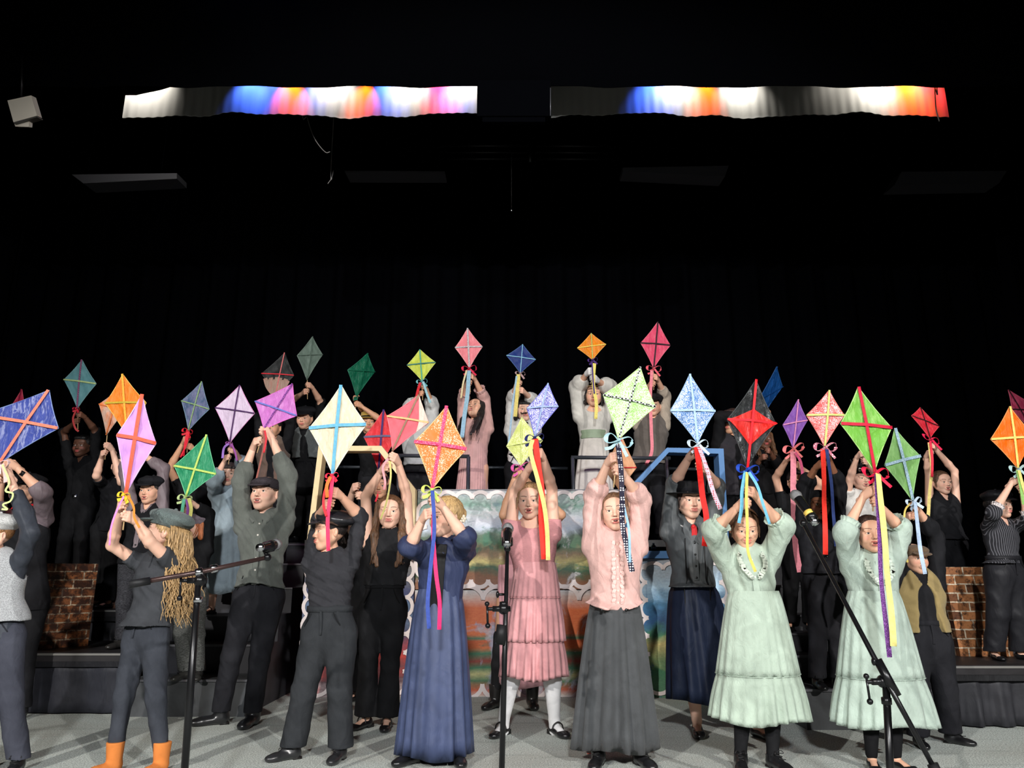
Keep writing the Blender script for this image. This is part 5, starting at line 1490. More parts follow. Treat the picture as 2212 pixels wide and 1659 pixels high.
# -------- front row
def x_p1(P):
    pass
person('vest_boy_left', 'person in grey marled sleeveless vest and pale grey cap under the big cobalt blue kite', 4.35, 0, (-14, 1158), [(-14, 1030), (-6, 1022)], [(-96, 1100), (66, 1152)], hip=-5, feet=[(-45, 1668), (35, 1668)],
       yaw=-25, tone=SK1, hair=('short', (150, 105, 65)), hat=('newsboy', (196, 196, 194)), top=T((58, 62, 70), sleeve=.86, hem=.02, o=.014, neck='crew', k='satin'), vest=T((160, 162, 164), k='wool', hem=-.055, o=.030, vdepth=.25, open=.01),
       bottom=((64, 66, 76), 'cotton', .040), shoes=('oxford', (26, 26, 28)), stick=(2, 998, -4, 1050), mouth='open')
person('curly_girl', 'person with long curly blonde hair, green-grey newsboy cap and orange ankle boots, turned sideways', 4.38, 0, (352, 1152), [(283, 1092), (268, 1112)], [(242, 1178), (322, 1168)], hip=318, feet=[(243, 1668), (345, 1668)],
       yaw=-68, pitch=14, byaw=-24, tone=SK1, hair=('curly', (178, 144, 98)), hat=('newsboy', (92, 104, 102), 'wool', 1.08), top=T((62, 64, 68), sleeve=.26, hem=-.025, o=.016, neck='crew', fx=22, fold=.007, flare=.035),
       bottom=((56, 59, 66), 'cotton', .0215, .003), shoes=('boot', (214, 128, 62), (-30, -12)), stick=(272, 1066, 266, 1140), mouth='closed')
person('black_shirt_boy', 'person in tight black long-sleeved top, charcoal trousers and peaked black cap, face smudged, looking sideways', 4.5, 0, (712, 1150), [(700, 1082), (722, 1072)], [(690, 1122), (778, 1118)], hip=712, feet=[(632, 1640), (734, 1642)],
       yaw=-58, byaw=-14, smudge=5, tone=SK2, hair=('short', (34, 26, 24)), hat=('beret', (38, 38, 42), 'leather'), top=T((52, 52, 56), sleeve=.66, hem=-.075, o=.006, neck='crew', fx=34, fz=22), bottom=((47, 49, 52), 'cotton', .047, .014),
       shoes=('oxford', (34, 34, 36), (-52, -8)), stick=(719, 1024, 714, 1100), mouth='closed', build=1.08)
def x_flower(P):
    c = P['hc'] + P['Rh'] @ (np.array([.052, .085, -.012]) * P['hs'])
    mk('hair_flower', join(*[ball(c + np.array([.016 * cos(a), -.004, .016 * sin(a)]), .011, 8, 6) for a in np.linspace(0, 2 * pi, 7)[:-1]], ball(c + np.array([0, -.012, 0]), .008)), plain('flower', (240, 228, 206), .6), P['root'])
person('navy_dress_girl', 'person with pinned blonde hair in long navy dress with black front panel', 4.5, 0, (962, 1118), [(926, 1110), (937, 1080)], [(886, 1180), (1004, 1162)], hip=948, feet=[(898, 1648), (990, 1648)],
       yaw=-48, pitch=-4, byaw=-10, tone=SK1, hair=('bun', (206, 166, 112)), top=T((52, 60, 90), k='satin', sleeve=.60, hem=-.07, o=.014, puff=.012, neck='crew', panel=((10, 10, 12), .085), fold=.006, name='dress_bodice'),
       skirt=dict(top=1272, hem=1628, xl=858, xr=1022, c=(66, 76, 108), k='satin', pleats=15, p=.035, prof=.62), shoes=('boot', (20, 20, 22), (-40, 10)), stick=(934, 1055, 930, 1128), extra=x_flower)
person('pink_blouse_girl', 'person in a ruffled pale pink blouse with full sleeves over a long charcoal pleated skirt', 4.48, 0, (1328, 1108), [(1318, 998), (1338, 1006)], [(1284, 1074), (1384, 1078)], hip=1330, feet=[(1293, 1665), (1384, 1662)],
       yaw=-8, roll=-4, pitch=4, tone=SK1, hair=('bun', (122, 90, 66)), top=T((220, 176, 168), k='wrinkled', sleeve=.74, hem=-.042, o=.020, flare=.045, puff=.006, split=.085, neck='high', ruffles=(240, 200, 192), buttons=(6, (235, 205, 190)), hemwave=-.02, name='blouse', b0=.1),
       skirt=dict(waist=.070, top=1276, hem=1612, xl=1240, xr=1420, c=(70, 72, 74), k='cotton', pleats=12, p=.06, prof=.6, sharp=.6), tights=((34, 34, 36), 'knit'), shoes=('oxford', (26, 26, 28)), stick=(1336, 948, 1326, 1048), mouth='open', extra=lambda P: [mk('button', ball(at(x_, 1318, 4.34), .009, 10, 8, (1, .5, 1)), plain('button', (14, 14, 16), .2), P['skirt']) for x_ in (1300, 1353)])
person('mint_girl_centre', 'person in mint green ruffled dress holding up the black kite with red diamond', 4.42, 0, (1608, 1142), [(1606, 1084), (1630, 1066)], [(1542, 1146), (1690, 1138)], hip=1634, feet=[(1602, 1664), (1672, 1664)],
       yaw=-6, pitch=-16, smudge=8, bracelets=((0, .45, (40, 34, 40)), (1, .55, (150, 130, 150))), tone=SK2, hair=('bun', (96, 66, 44)), top=T((174, 190, 174), sleeve=.62, hem=-.05, o=.018, puff=.014, neck='high', k='wrinkled', yoke=(206, 216, 200), buttons=(4, (214, 222, 208)), b0=.18, cuff=((178, 194, 178), 'cotton'), name='dress_bodice'),
       skirt=dict(top=1276, hem=1552, xl=1541, xr=1742, c=(174, 190, 174), k='wrinkled', pleats=23, p=.017, prof=.75, tiers=[(1456, .1)], waist=.095), tights=((26, 26, 28), 'knit'), shoes=('oxford', (22, 22, 24)), stick=(1614, 1012, 1616, 1110), mouth='closed')
person('mint_girl_right', 'person in mint green tiered dress and black leggings holding the largest leaf green kite', 4.40, 0, (1880, 1156), [(1880, 1060), (1893, 1084)], [(1826, 1150), (1944, 1142)], hip=1896, feet=[(1886, 1668), (1938, 1668)],
       yaw=-10, pitch=4, tone=SK2, hair=('bun', (60, 42, 34)), top=T((172, 188, 176), sleeve=.60, hem=-.05, o=.018, puff=.014, neck='high', k='wrinkled', yoke=(204, 216, 202), buttons=(5, (214, 222, 208)), b0=.14, cuff=((176, 192, 178), 'cotton'), name='dress_bodice'),
       skirt=dict(top=1276, hem=1560, xl=1806, xr=2010, c=(172, 188, 176), k='wrinkled', pleats=21, p=.017, prof=.75, tiers=[(1462, .1)], waist=.095), tights=((20, 20, 22), 'knit', 'leg'), shoes=('flat', (24, 24, 26)), stick=(1889, 1018, 1886, 1100), mouth='open')
# -------- second row
person('grey_shirt_boy', 'person in olive-grey button shirt, black trousers and boots, dark flat cap hiding the eyes', 5.42, 0, (573, 1068), [(560, 945), (578, 938)], [(520, 1040), (622, 1030)], hip=560, feet=[(474, 1565), (544, 1567)],
       yaw=-12, pitch=8, tone=SK1, hair=('short', (90, 62, 44)), hat=('flatcap', (60, 54, 58)), top=T((94, 98, 92), sleeve=.80, hem=-.028, flare=.02, o=.020, puff=.004, k='wrinkled', neck='open', collar=(98, 102, 96), buttons=(6, (206, 200, 190)), hemwave=.02, fold=.007),
       bottom=((34, 34, 38), 'cotton', .036, .010), shoes=('boot', (26, 26, 28), (-62, -4)), stick=(568, 926, 556, 975), mouth='open', build=.96)
person('long_hair_girl', 'person in loose black sleeveless top and black flared trousers with long wavy brown hair', 5.3, 0, (842, 1108), [(834, 1000), (852, 996)], [(790, 1072), (878, 1070)], hip=828, feet=[(790, 1572), (836, 1574)],
       yaw=4, pitch=2, tone=SK1, hair=('verylong', (104, 72, 48)), top=T((34, 34, 36), sleeve=0, hem=-.085, o=.020, neck='crew', fx=40, fold=.006, name='top'), bottom=((24, 24, 26), 'cotton', .052, .004), shoes=('maryjane', (20, 18, 20), (-30, 2)), stick=(848, 973, 838, 1016), mouth='closed')
person('pink_dress_girl', 'person in dusty pink smocked three-tier dress with white tights and black strap shoes', 5.15, 0, (1145, 1084), [(1151, 992), (1168, 990)], [(1112, 1062), (1192, 1056)], hip=1158, feet=[(1088, 1580), (1198, 1580)],
       yaw=-8, pitch=-2, tone=SK1, hair=('bun', (160, 124, 88)), top=T((214, 150, 152), k='smock', sleeve=.16, hem=-.06, o=.010, puff=.012, neck='square', fold=.002, name='dress_bodice'),
       skirt=dict(top=1214, hem=1462, xl=1084, xr=1222, c=(218, 156, 158), pleats=26, p=.022, prof=.7, tiers=[(1292, .1), (1384, .1)]), tights=((232, 230, 230), 'knit'), shoes=('maryjane', (22, 22, 24), (-24, 24)), stick=(1155, 943, 1160, 1008), mouth='open')
def x_mary(P):
    go = P['top']; f = P['front']; by = P['by']; bx = P['bx']
    mk('neck_scarf', join(ball(f(.93) - by * .012, .016, 10, 8, (1, .6, 1)), ribbon([f(.93) - by * .012, f(.88, .004) - by * .012, f(.80, .002) - by * .010], .036, 4, .005, face=-by)), cloth((206, 40, 44), 'satin'), go)
    for s in (-1, 1):
        mk('lapel', ribbon([f(.99, s * .035) - by * .004, f(.90, s * .050) - by * .010, f(.80, s * .034) - by * .010, f(.73, s * .008) - by * .008], .040, 5, .005, face=nrm(-by + bx * s * .2)), cloth((82, 86, 88), 'satin'), go)
        mk('piping', ribbon([f(t, s * (.062 + .02 * (t < .2))) - by * .004 for t in np.linspace(.78, -.18, 10)], .006, 3, .004, face=-by), cloth((14, 14, 16), 'satin'), go)
person('black_hat_lady', 'person in fitted grey satin jacket, red neck scarf, long navy skirt and black brimmed hat', 5.15, 0, (1489, 1082), [(1501, 978), (1522, 1010)], [(1456, 1046), (1549, 1052)], hip=1498, feet=[(1507, 1585), (1635, 1592)],
       yaw=8, pitch=-4, tone=SK1, hair=('bun', (50, 34, 28)), hat=('boater', (26, 26, 28), 'cotton'), top=T((84, 88, 90), k='satin', w=.92, sleeve=.60, hem=-.052, o=.014, flare=.03, neck='v', collar=(236, 234, 232), buttons=(4, (10, 10, 12)), b1=.72, b0=.28, fold=.004, name='jacket'),
       skirt=dict(waist=.070, top=1255, hem=1510, xl=1443, xr=1606, c=(30, 38, 58), k='satin', pleats=11, p=.035, prof=.5), shoes=('flat', (20, 20, 22), (-8, 20)), stick=(1507, 956, 1512, 1026), mouth='closed', extra=x_mary)
person('tan_vest_boy', 'person in mustard-tan open waistcoat over black, brown flat cap, right of the mint dresses', 4.85, 0, (1976, 1208), [(1964, 1108), (1984, 1100)], [(1950, 1166), (2022, 1160)], hip=1996, feet=[(1986, 1612), (2056, 1606)],
       yaw=8, tone=SK2, hair=('short', (60, 44, 36)), hat=('flatcap', (110, 88, 66)), top=T((30, 30, 33), sleeve=.86, hem=-.06, o=.014, neck='high'), vest=T((150, 130, 84), hem=-.035, o=.030, k='cotton', open=.045, gap=.085, vdepth=.9), bottom=((34, 34, 38), 'cotton', .044, .016),
       shoes=('oxford', (20, 20, 22), (-10, 40)), stick=(1971, 1080, 1973, 1120), mouth='closed', build=1.18)
def x_watch(P):
    p = P['E'][1] * .25 + P['W'][1] * .75; d = nrm(P['W'][1] - P['E'][1])
    w = mk('wristwatch', lathe([(.0245, -.009), (.027, -.009), (.027, .009), (.0245, .009)], p, d, 20), plain('watch_strap', (220, 80, 90), .5), P['root'])
    c = p + np.array([0.004, -.030, .004])
    mk('watch_face', xf(box(-.015, .015, -.004, .004, -.018, .018), roty(.5), c), plain('watch_face', (18, 18, 20), .15), w)
    mk('neck_scarf', join(ribbon([P['neckB'] + np.array([-.07, -.05, .02]), P['neckB'] + np.array([0, -.085, -.015]), P['neckB'] + np.array([.08, -.04, .03])], .036, 6, .006), ribbon([P['neckB'] + np.array([.08, -.02, .03]), P['neckB'] + np.array([.15, -.02, .035]), P['neckB'] + np.array([.21, -.03, .01])], .026, 5, .005)), cloth((214, 40, 48), 'satin'), P['root'])
person('red_scarf_boy', 'person with wristwatch, red neckerchief and black cap behind the grey marled vest', 5.75, 0, (52, 1062), [(4, 1018), (20, 1006)], [(-10, 1100), (92, 1066)], hip=52,
       yaw=-14, tone=SK2, hair=('short', (30, 24, 22)), hat=('newsboy', (24, 24, 27)), top=T((122, 108, 114), sleeve=.66, hem=.02, o=.016, puff=.008, k='satin', neck='crew'), vest=T((28, 28, 31), hem=.04, o=.028), bottom=(BK, 'cotton', .04), stick='none', mouth='closed', extra=x_watch, H_=1.55)
person('mauve_shirt_boy', 'person in black cap, mauve collared shirt and black waistcoat behind the purple kite', 6.15, .43, (325, 1062), [(284, 962), (296, 972)], [(270, 1022), (352, 1012)], hip=300, feet=[(262, 1385), (318, 1385)],
       yaw=-6, tone=SK2, hair=('short', (40, 30, 26)), hat=('newsboy', (26, 26, 30)), top=T((118, 104, 108), sleeve=.78, hem=.0, o=.014, neck='open', k='satin', collar=(124, 110, 114), buttons=(5, (24, 20, 22))), vest=T((24, 24, 27), hem=.03, o=.026, vdepth=1.1, open=.03), bottom=((46, 46, 50), 'denim', .038),
       shoes=('oxford', (44, 42, 40)), stick=(268, 940, 290, 990), mouth='open')
person('green_kite_child', 'small person in black with mauve-grey cap and dark marled trousers holding up the green kite', 5.95, .25, (418, 1142), [(395, 1098), (408, 1090)], [(372, 1124), (450, 1112)], hip=408, feet=[(398, 1468), (428, 1470)],
       yaw=-20, tone=SK1, hair=('bob', (176, 100, 56)), hat=('newsboy', (112, 100, 108)), top=T((24, 24, 26), sleeve=.90, hem=.05, o=.020, neck='high'), bottom=((78, 80, 78), 'denim', .036, .014), shoes=('oxford', (50, 50, 48)), stick=(402, 1073, 404, 1112), mouth='closed')
person('blue_dress_child', 'person in pale blue-grey smock dress with hair over the face beneath the pale lavender kite', 6.55, .67, (494, 1026), [(486, 988), (504, 972)], [(462, 1040), (528, 1010)], hip=492, feet=[(456, 1332), (510, 1332)],
       yaw=14, tone=SK1, hair=('bob', (84, 76, 74)), top=T((140, 156, 166), sleeve=.82, hem=-.05, o=.022, puff=.010, k='cotton', neck='high', name='dress_bodice'),
       skirt=dict(top=1094, hem=1280, xl=440, xr=545, c=(142, 156, 164), k='wrinkled', pleats=13, p=.04, prof=.9), shoes=('maryjane', (24, 22, 24)), stick=(497, 955, 494, 1000), fine=True)
person('arm_up_child', 'person in black T-shirt behind the emerald kite, bare arm raising the slate blue kite', 6.75, .67, (424, 1014), [(400, 952), (412, 960)], [(366, 1012), (436, 1012)], hip=412,
       tone=SKM, hair=('short', (34, 26, 24)), top=T((26, 26, 28), sleeve=.26, hem=.02, neck='crew'), bottom=(BK, 'cotton', .04), stick=(407, 930, 404, 975), fine=False, byaw=10)
person('bow_hair_girl', 'person mostly hidden behind the pink tiered dress, elbows and black ankle boots showing', 6.15, 0, (1150, 1092), [(1124, 1024), (1138, 1030)], [(1088, 1112), (1212, 1112)], hip=1112, feet=[(1070, 1528), (1150, 1528)],
       tone=SKM, hair=('bun', (60, 40, 32)), top=T((196, 140, 150), sleeve=.2, hem=-.04, o=.012, neck='crew', name='dress_bodice'), skirt=dict(top=1220, hem=1478, xl=1080, xr=1210, c=(204, 150, 158), pleats=18, p=.03), tights=((30, 30, 32), 'knit'),
       shoes=('boot', (28, 26, 26), (-30, 5)), stick=(1125, 1006, 1128, 1040), H_=1.55, fine=False)
person('hidden_tan_kite_holder', 'person mostly hidden behind the pink blouse, holding the tan kite, dark hair beside the face', 6.3, 0, (1334, 1110), [(1332, 1082), (1346, 1078)], [(1300, 1128), (1372, 1120)], hip=1330,
       tone=SK2, hair=('bob', (30, 24, 22)), top=T((28, 28, 30), sleeve=.8, hem=.02), bottom=(BK, 'cotton', .04), stick=(1340, 1062, 1338, 1100), fine=False)
person('heeled_trouser_person', 'person hidden behind two in black, only trouser leg and heeled shoe showing', 6.35, 0, (770, 1136), [(765, 1060), (780, 1062)], [(748, 1110), (800, 1100)], hip=772, feet=[(752, 1505), (774, 1505)],
       tone=SK1, hair=('long', (40, 30, 26)), top=T((24, 24, 26), sleeve=.8, hem=.0), bottom=((28, 28, 30), 'cotton', .040), shoes=('maryjane', (18, 18, 20), (-55, -50)), stick='none', fine=False, H_=1.5)
person('red_kite_holder', 'person seen through the yellow frame, part of face showing, holding the dark red kite', 6.95, .46, (822, 1052), [(812, 1030), (826, 1024)], [(800, 1076), (852, 1072)], hip=822,
       tone=SKM, hair=('short', (36, 26, 22)), top=T((24, 24, 26), sleeve=.8, hem=.02), bottom=(BK, 'cotton', .04), stick=(818, 1016, 816, 1056), fine=False, fwdmax=.03)
# -------- risers left
person('belt_kid', 'person in black shirt with silver buckled belt, standing beneath the dusty teal kite', 7.6, .95, (178, 965), [(164, 906), (176, 900)], [(138, 934), (206, 930)], hip=172,
       tone=SKB, hair=('short', (16, 14, 14)), top=T((22, 22, 24), sleeve=.52, hem=-.01, neck='open'), bottom=((18, 18, 20), 'cotton', .04), stick=(167, 882, 168, 925), mouth='closed', fine=False,
       extra=lambda P: mk('belt_buckle', xf(box(-.022, .022, -.006, .006, -.02, .02), None, P['hipC'] + P['up'] * .06 + np.array([0, -.098, 0])), plain('steel', (190, 190, 195), .25, 1.0), P['root']))
person('watch_arm_kid', 'person in black T-shirt on left platform, face hidden by the orchid purple kite', 7.10, .69, (262, 1008), [(224, 972), (234, 968)], [(208, 1028), (262, 1042)], hip=236, feet=[(206, 1312), (232, 1312)],
       yaw=20, tone=SK1, hair=('short', (30, 24, 22)), top=T((22, 22, 25), sleeve=.40, hem=.03, neck='crew'), bottom=((22, 22, 24), 'cotton', .038), shoes=('flat', (22, 22, 24), (-50, -20)), stick=(230, 940, 227, 990), mouth='closed')
# -------- upper level
person('brown_vest_kid', 'person in brown open waistcoat holding the black kite with flame cut-outs', 7.32, 1.09, (588, 925), [(596, 872), (606, 878)], [(560, 900), (628, 912)], hip=592,
       tone=SKM, hair=('short', (36, 26, 24)), top=T((22, 22, 24), sleeve=.8, hem=.02), vest=T((96, 78, 66), hem=.04, o=.028, gap=.05, open=.04), bottom=(BK, 'cotton', .04), stick=(595, 855, 604, 895), fine=False)
person('grey_vest_kid', 'person in black cap and open grey waistcoat under the plain sage grey kite', 7.85, 1.3, (658, 905), [(656, 842), (668, 836)], [(628, 866), (692, 868)], hip=664,
       yaw=-4, pitch=-8, tone=SK2, hair=('short', (30, 24, 22)), hat=('newsboy', (26, 26, 30)), top=T((20, 20, 22), sleeve=.52, hem=-.05, neck='crew'), vest=T((84, 88, 88), hem=-.10, o=.028, gap=.05, open=.045, vdepth=.9, k='wool'), bottom=((20, 20, 22), 'cotton', .04), stick=(663, 821, 664, 860), mouth='closed')
person('straw_hat_kid', 'person with mustard straw hat and black top half hidden behind the cream kite', 7.8, 1.3, (796, 915), [(768, 862), (776, 870)], [(788, 890), (826, 910)], hip=806,
       yaw=14, tone=SKM, hair=('short', (30, 22, 20)), hat=('boater', (196, 160, 74), 'cotton'), top=T((22, 22, 24), sleeve=.34, hem=.02), bottom=(BK, 'cotton', .04), stick=(770, 857, 768, 880), fine=False)
person('white_shirt_kid', 'person in loose untucked white shirt behind the coral kite, upper level', 7.6, 1.3, (902, 905), [(908, 846), (918, 840)], [(884, 880), (934, 878)], hip=902,
       tone=SKM, hair=('short', (26, 20, 20)), top=T((196, 196, 194), sleeve=.78, hem=-.045, flare=.02, o=.026, puff=.012, neck='open', k='wrinkled'), bottom=(BK, 'cotton', .04), stick=(912, 822, 913, 862), fine=False)
person('upper_pink_girl', 'person in long dusty rose dress with frilled cuffs looking up, upper level behind the railing', 7.5, 1.3, (1028, 884), [(1012, 822), (1024, 818)], [(1001, 862), (1046, 862)], hip=1024,
       yaw=-26, pitch=24, tone=SK2, hair=('verylong', (30, 24, 22)), top=T((196, 152, 146), sleeve=.72, hem=-.05, o=.014, puff=.008, neck='crew', fold=.003, cuff=((206, 162, 156), 'cotton'), name='dress_bodice'),
       skirt=dict(top=956, hem=1110, xl=980, xr=1054, c=(196, 152, 148), pleats=34, p=.02, prof=.7, sharp=.7), shoes=('flat', (30, 30, 32)), stick=(1014, 794, 1016, 845), mouth='open')
def x_mous(P):
    hc, hs = P['hc'], P['hs']
    for s in (-1, 1):
        mk('moustache', tube(crom([hc + np.array(q) * hs for q in ((s * .002, -.105, -.042), (s * .015, -.106, -.046), (s * .030, -.098, -.040), (s * .037, -.090, -.032))], 4), np.linspace(.0065, .002, 13) * hs, 7), plain('moustache', (14, 12, 12), .7), P['root'])
    mk('bow_tie', join(*[ball(P['neckB'] + np.array([s * .025, -.075, -.002]), .02, 10, 8, (1.2, .5, .8)) for s in (-1, 1)]), cloth((16, 16, 18), 'satin'), P['root'])
person('moustache_kid', 'person in white shirt and black bow tie with a false black moustache, upper level centre', 7.5, 1.3, (1132, 888), [(1118, 830), (1130, 842)], [(1108, 862), (1152, 866)], hip=1124,
       yaw=10, tone=SK1, hair=('bob', (22, 18, 18)), top=T((196, 194, 190), sleeve=.80, hem=.0, o=.018, puff=.012, neck='high', k='wrinkled'), bottom=((18, 18, 20), 'cotton', .04), stick=(1124, 806, 1122, 855), mouth='closed', extra=x_mous)
def x_pearl(P):
    for i in (0, 1):
        h = hand_template(.0030, P['HB'][i][1]); h = dict(v=h['v'] + vnormals(h) * .0028, q=h['q'], t=h['t'], c=None)
        mk('glove', xf(h, P['HB'][i][0], P['W'][i], P['hsz']), cloth((222, 218, 216), 'cotton'), P['root'])
    n = P['neckB'] + np.array([0, -.028, .008])
    mk('necklace', join(*[ball(n + np.array([.048 * cos(t), -.046 * sin(t), -.012 * sin(t)]), .005, 8, 6) for t in np.linspace(-.2, pi + .2, 18)]), plain('pearl', (230, 215, 200), .25), P['root'])
person('tiara_lady', 'person in white puff-sleeved gown with sage green sash, gloves and small tiara, upper level', 7.5, 1.3, (1282, 856), [(1274, 806), (1286, 814)], [(1248, 836), (1316, 838)], hip=1284,
       yaw=-4, tone=SK2, hair=('bob', (24, 18, 18)), hat=('tiara', (200, 180, 130)), top=T((200, 196, 188), sleeve=.84, hem=-.04, o=.014, puff=.034, neck='square', fold=.004, name='gown_bodice'),
       skirt=dict(top=950, hem=1112, xl=1236, xr=1330, c=(198, 192, 184), pleats=15, p=.03, prof=.75, sash=((136, 152, 126), .085)), shoes=('flat', (30, 30, 32)), stick=(1280, 777, 1279, 822), mouth='closed', extra=x_pearl)
person('taupe_vest_kid', 'person in taupe waistcoat over beige shirt, upper level, beneath the rose pink kite', 7.5, 1.3, (1410, 878), [(1406, 826), (1418, 818)], [(1394, 862), (1436, 856)], hip=1402,
       yaw=-10, tone=SK2, hair=('short', (24, 20, 20)), hat=('newsboy', (26, 24, 26)), top=T((168, 154, 138), sleeve=.78, hem=.0, o=.016, puff=.006, neck='open', k='linen', collar=(172, 158, 142)), vest=T((100, 92, 86), hem=.0, o=.034, k='cotton', open=.02, vdepth=.5), bottom=(BK, 'cotton', .04), stick=(1412, 794, 1412, 840), mouth='closed')
person('dark_back_kid', 'person in black with dark grey waistcoat behind the black and red kite, short dark hair', 7.02, .9, (1582, 912), [(1650, 905), (1660, 892)], [(1556, 900), (1640, 930)], hip=1594,
       yaw=-50, tone=SKM, hair=('short', (52, 38, 32)), top=T((18, 18, 20), sleeve=.8, hem=.02), vest=T((48, 46, 50), hem=.03, o=.026, open=.03, gap=.03), bottom=((16, 16, 18), 'cotton', .04), stick=(1655, 885, 1652, 925), fine=False)
person('ribbon_hand_kid', 'person in black deep in shadow behind the black kite, one hand holding yellow ribbon', 7.4, 1.1, (1650, 950), [(1650, 985), (1660, 975)], [(1632, 1010), (1682, 1005)], hip=1650,
       tone=SKB, hair=('long', (110, 74, 48)), top=T((16, 16, 18), sleeve=.8, hem=.02), bottom=((16, 16, 18), 'cotton', .04), stick='none', fine=False)
# -------- right risers
def x_glass(P):
    hc, hs = P['hc'], P['hs']; Rh = rotz(radians(-16)); gs = []
    for s in (-1, 1):
        a = np.linspace(0, 2 * pi, 17); gs.append(tube([hc + Rh @ (np.array([s * .031 + .021 * cos(t), -.104, .002 + .017 * sin(t)]) * hs) for t in a], .0022, 5, False))
        gs.append(tube([hc + Rh @ (np.array([s * .052, -.102, .004]) * hs), hc + Rh @ (np.array([s * .084, -.0, .004]) * hs)], .002, 5))
    gs.append(tube([hc + Rh @ (np.array([-.010, -.106, .004]) * hs), hc + Rh @ (np.array([.010, -.106, .004]) * hs)], .002, 5))
    mk('eyeglasses', join(*gs), plain('glasses_frame', (30, 24, 24), .3), P['root'])
person('glasses_kid', 'person with eyeglasses in black short-sleeved top, beneath the violet kite', 6.30, .55, (1722, 1042), [(1702, 990), (1730, 1000)], [(1676, 1032), (1772, 1044)], hip=1724, feet=[(1706, 1345), (1750, 1345)],
       yaw=-16, tone=SK2, hair=('short', (40, 30, 28)), top=T((26, 26, 28), sleeve=.24, hem=.02, neck='crew'), bottom=((20, 20, 22), 'cotton', .04), stick=(1713, 966, 1716, 1018), mouth='open', extra=x_glass, shoes=('flat', (24, 24, 26)))
person('black_vest_kid', 'person with brown skin in black shirt, black waistcoat and cap on the first right step', 5.5, .25, (1768, 1092), [(1770, 996), (1790, 990)], [(1740, 1048), (1812, 1050)], hip=1780, feet=[(1768, 1500), (1812, 1500)],
       yaw=-6, tone=SKD, hair=('short', (18, 14, 14)), hat=('beanie', (22, 22, 24)), top=T((26, 26, 29), sleeve=.78, hem=-.06, o=.018, neck='high', puff=.006), vest=T((34, 34, 38), hem=-.045, o=.026, open=.01, vdepth=.3, buttons=(20, 20, 22)), bottom=((36, 36, 40), 'cotton', .040, .012), shoes=('oxford', (16, 16, 18), (-6, 20)), stick=(1781, 963, 1780, 1014), mouth='open')
def x_sash(P):
    h = P['hipC'] + P['up'] * .16
    b = lathe([(1.0, -.030), (1.03, -.029), (1.03, .029), (1.0, .030)], (0, 0, 0), seg=40); b['v'] = b['v'] * np.array([.118, .086, 1]) + h
    mk('waist_sash', b, cloth((206, 40, 44), 'satin'), P['root'])
    mk('neck_scarf', join(ball(P['neckB'] + np.array([0, -.075, -.008]), .016, 10, 8), *[ribbon([P['neckB'] + np.array([0, -.08, -.01]), P['neckB'] + np.array([s * .012, -.09, -.05]), P['neckB'] + np.array([s * .03, -.09, -.09])], .03, 4, .004) for s in (-1, 1)]), cloth((206, 40, 50), 'satin'), P['root'])
person('penguin_hat_kid', 'person in black hat with orange beak, white shirt, red scarf and sash', 6.6, .62, (1858, 1036), [(1846, 985), (1884, 992)], [(1836, 1034), (1896, 1030)], hip=1864,
       yaw=8, tone=SK1, hair=('none', (0, 0, 0)), hat=('animal', (24, 24, 26)), top=T((220, 216, 210), sleeve=.26, hem=-.04, o=.016, neck='crew', k='linen'), bottom=((28, 32, 48), 'cotton', .04, .014), stick='none', mouth='open', extra=x_sash)
person('sleeveless_black_girl', 'person with pulled-back hair in black sleeveless blouse, right riser, beneath the small red kite', 6.3, .62, (2034, 1044), [(2016, 972), (2026, 968)], [(2006, 1020), (2062, 1018)], hip=2050, feet=[(2040, 1348), (2064, 1346)],
       yaw=6, tone=SK1, hair=('bun', (92, 66, 48)), top=T((30, 30, 33), sleeve=0, hem=-.02, o=.020, flare=.03, neck='v', name='blouse'), bottom=((22, 22, 25), 'cotton', .05, .014), shoes=('flat', (206, 160, 130)), stick=(2008, 946, 2014, 990), mouth='open')
def x_pin(P):
    for k in range(4):
        pass
person('pinstripe_lady', 'person in black pinstripe jacket with white lace cuffs and black hat at the right edge', 5.65, .40, (2160, 1092), [(2196, 1040), (2206, 1050)], [(2146, 1108), (2222, 1120)], hip=2170, feet=[(2150, 1425), (2206, 1425)],
       yaw=22, byaw=14, bracelets=((0, .6, (226, 206, 170)),), tone=SK1, hair=('bun', (20, 18, 20)), hat=('newsboy', (22, 22, 25), 'satin'), top=T((44, 44, 48), k='pinstripe', sleeve=.58, hem=-.05, o=.016, flare=.04, neck='v', cuff=((226, 216, 214), 'lace'), fold=.004, name='jacket'), bottom=((34, 34, 38), 'satin', .055, .03), shoes=('flat', (20, 20, 22)), stick=(2198, 1010, 2202, 1062), fine=True)
# ------------------------------------------------------------------ the kites
KG = 'paper diamond kites held overhead'
def K(*a, **k): return kite(*a, **k)
K('big cobalt blue wrinkled kite with coral tapes at the left edge', [(106, 843), (126, 925), (2, 998), (-44, 896)], 0, (60, 74, 150), 'tissue', (205, 210, 235), ((240, 128, 104), 'plain'), tw=.036, holder='vest_boy_left', bow=((238, 205, 205),), edge=(120, 140, 190),
  streams=[((238, 196, 190), 'plain', 9, [(4, 1002), (10, 1020), (12, 1042)]), ((206, 226, 150), 'plain', 4, [(6, 1004), (20, 1040), (12, 1060), (27, 1066), (22, 1082), (6, 1090), (16, 1100), (4, 1100)])])
K('dark crimson kite, only a sliver showing above the cobalt blue one', [(47, 841), (60, 905), (22, 950), (14, 892)], 6.6, (150, 34, 62), 'plain', spine=((110, 20, 45), 'plain'), edge=(180, 60, 80), stick=(16, 1010))
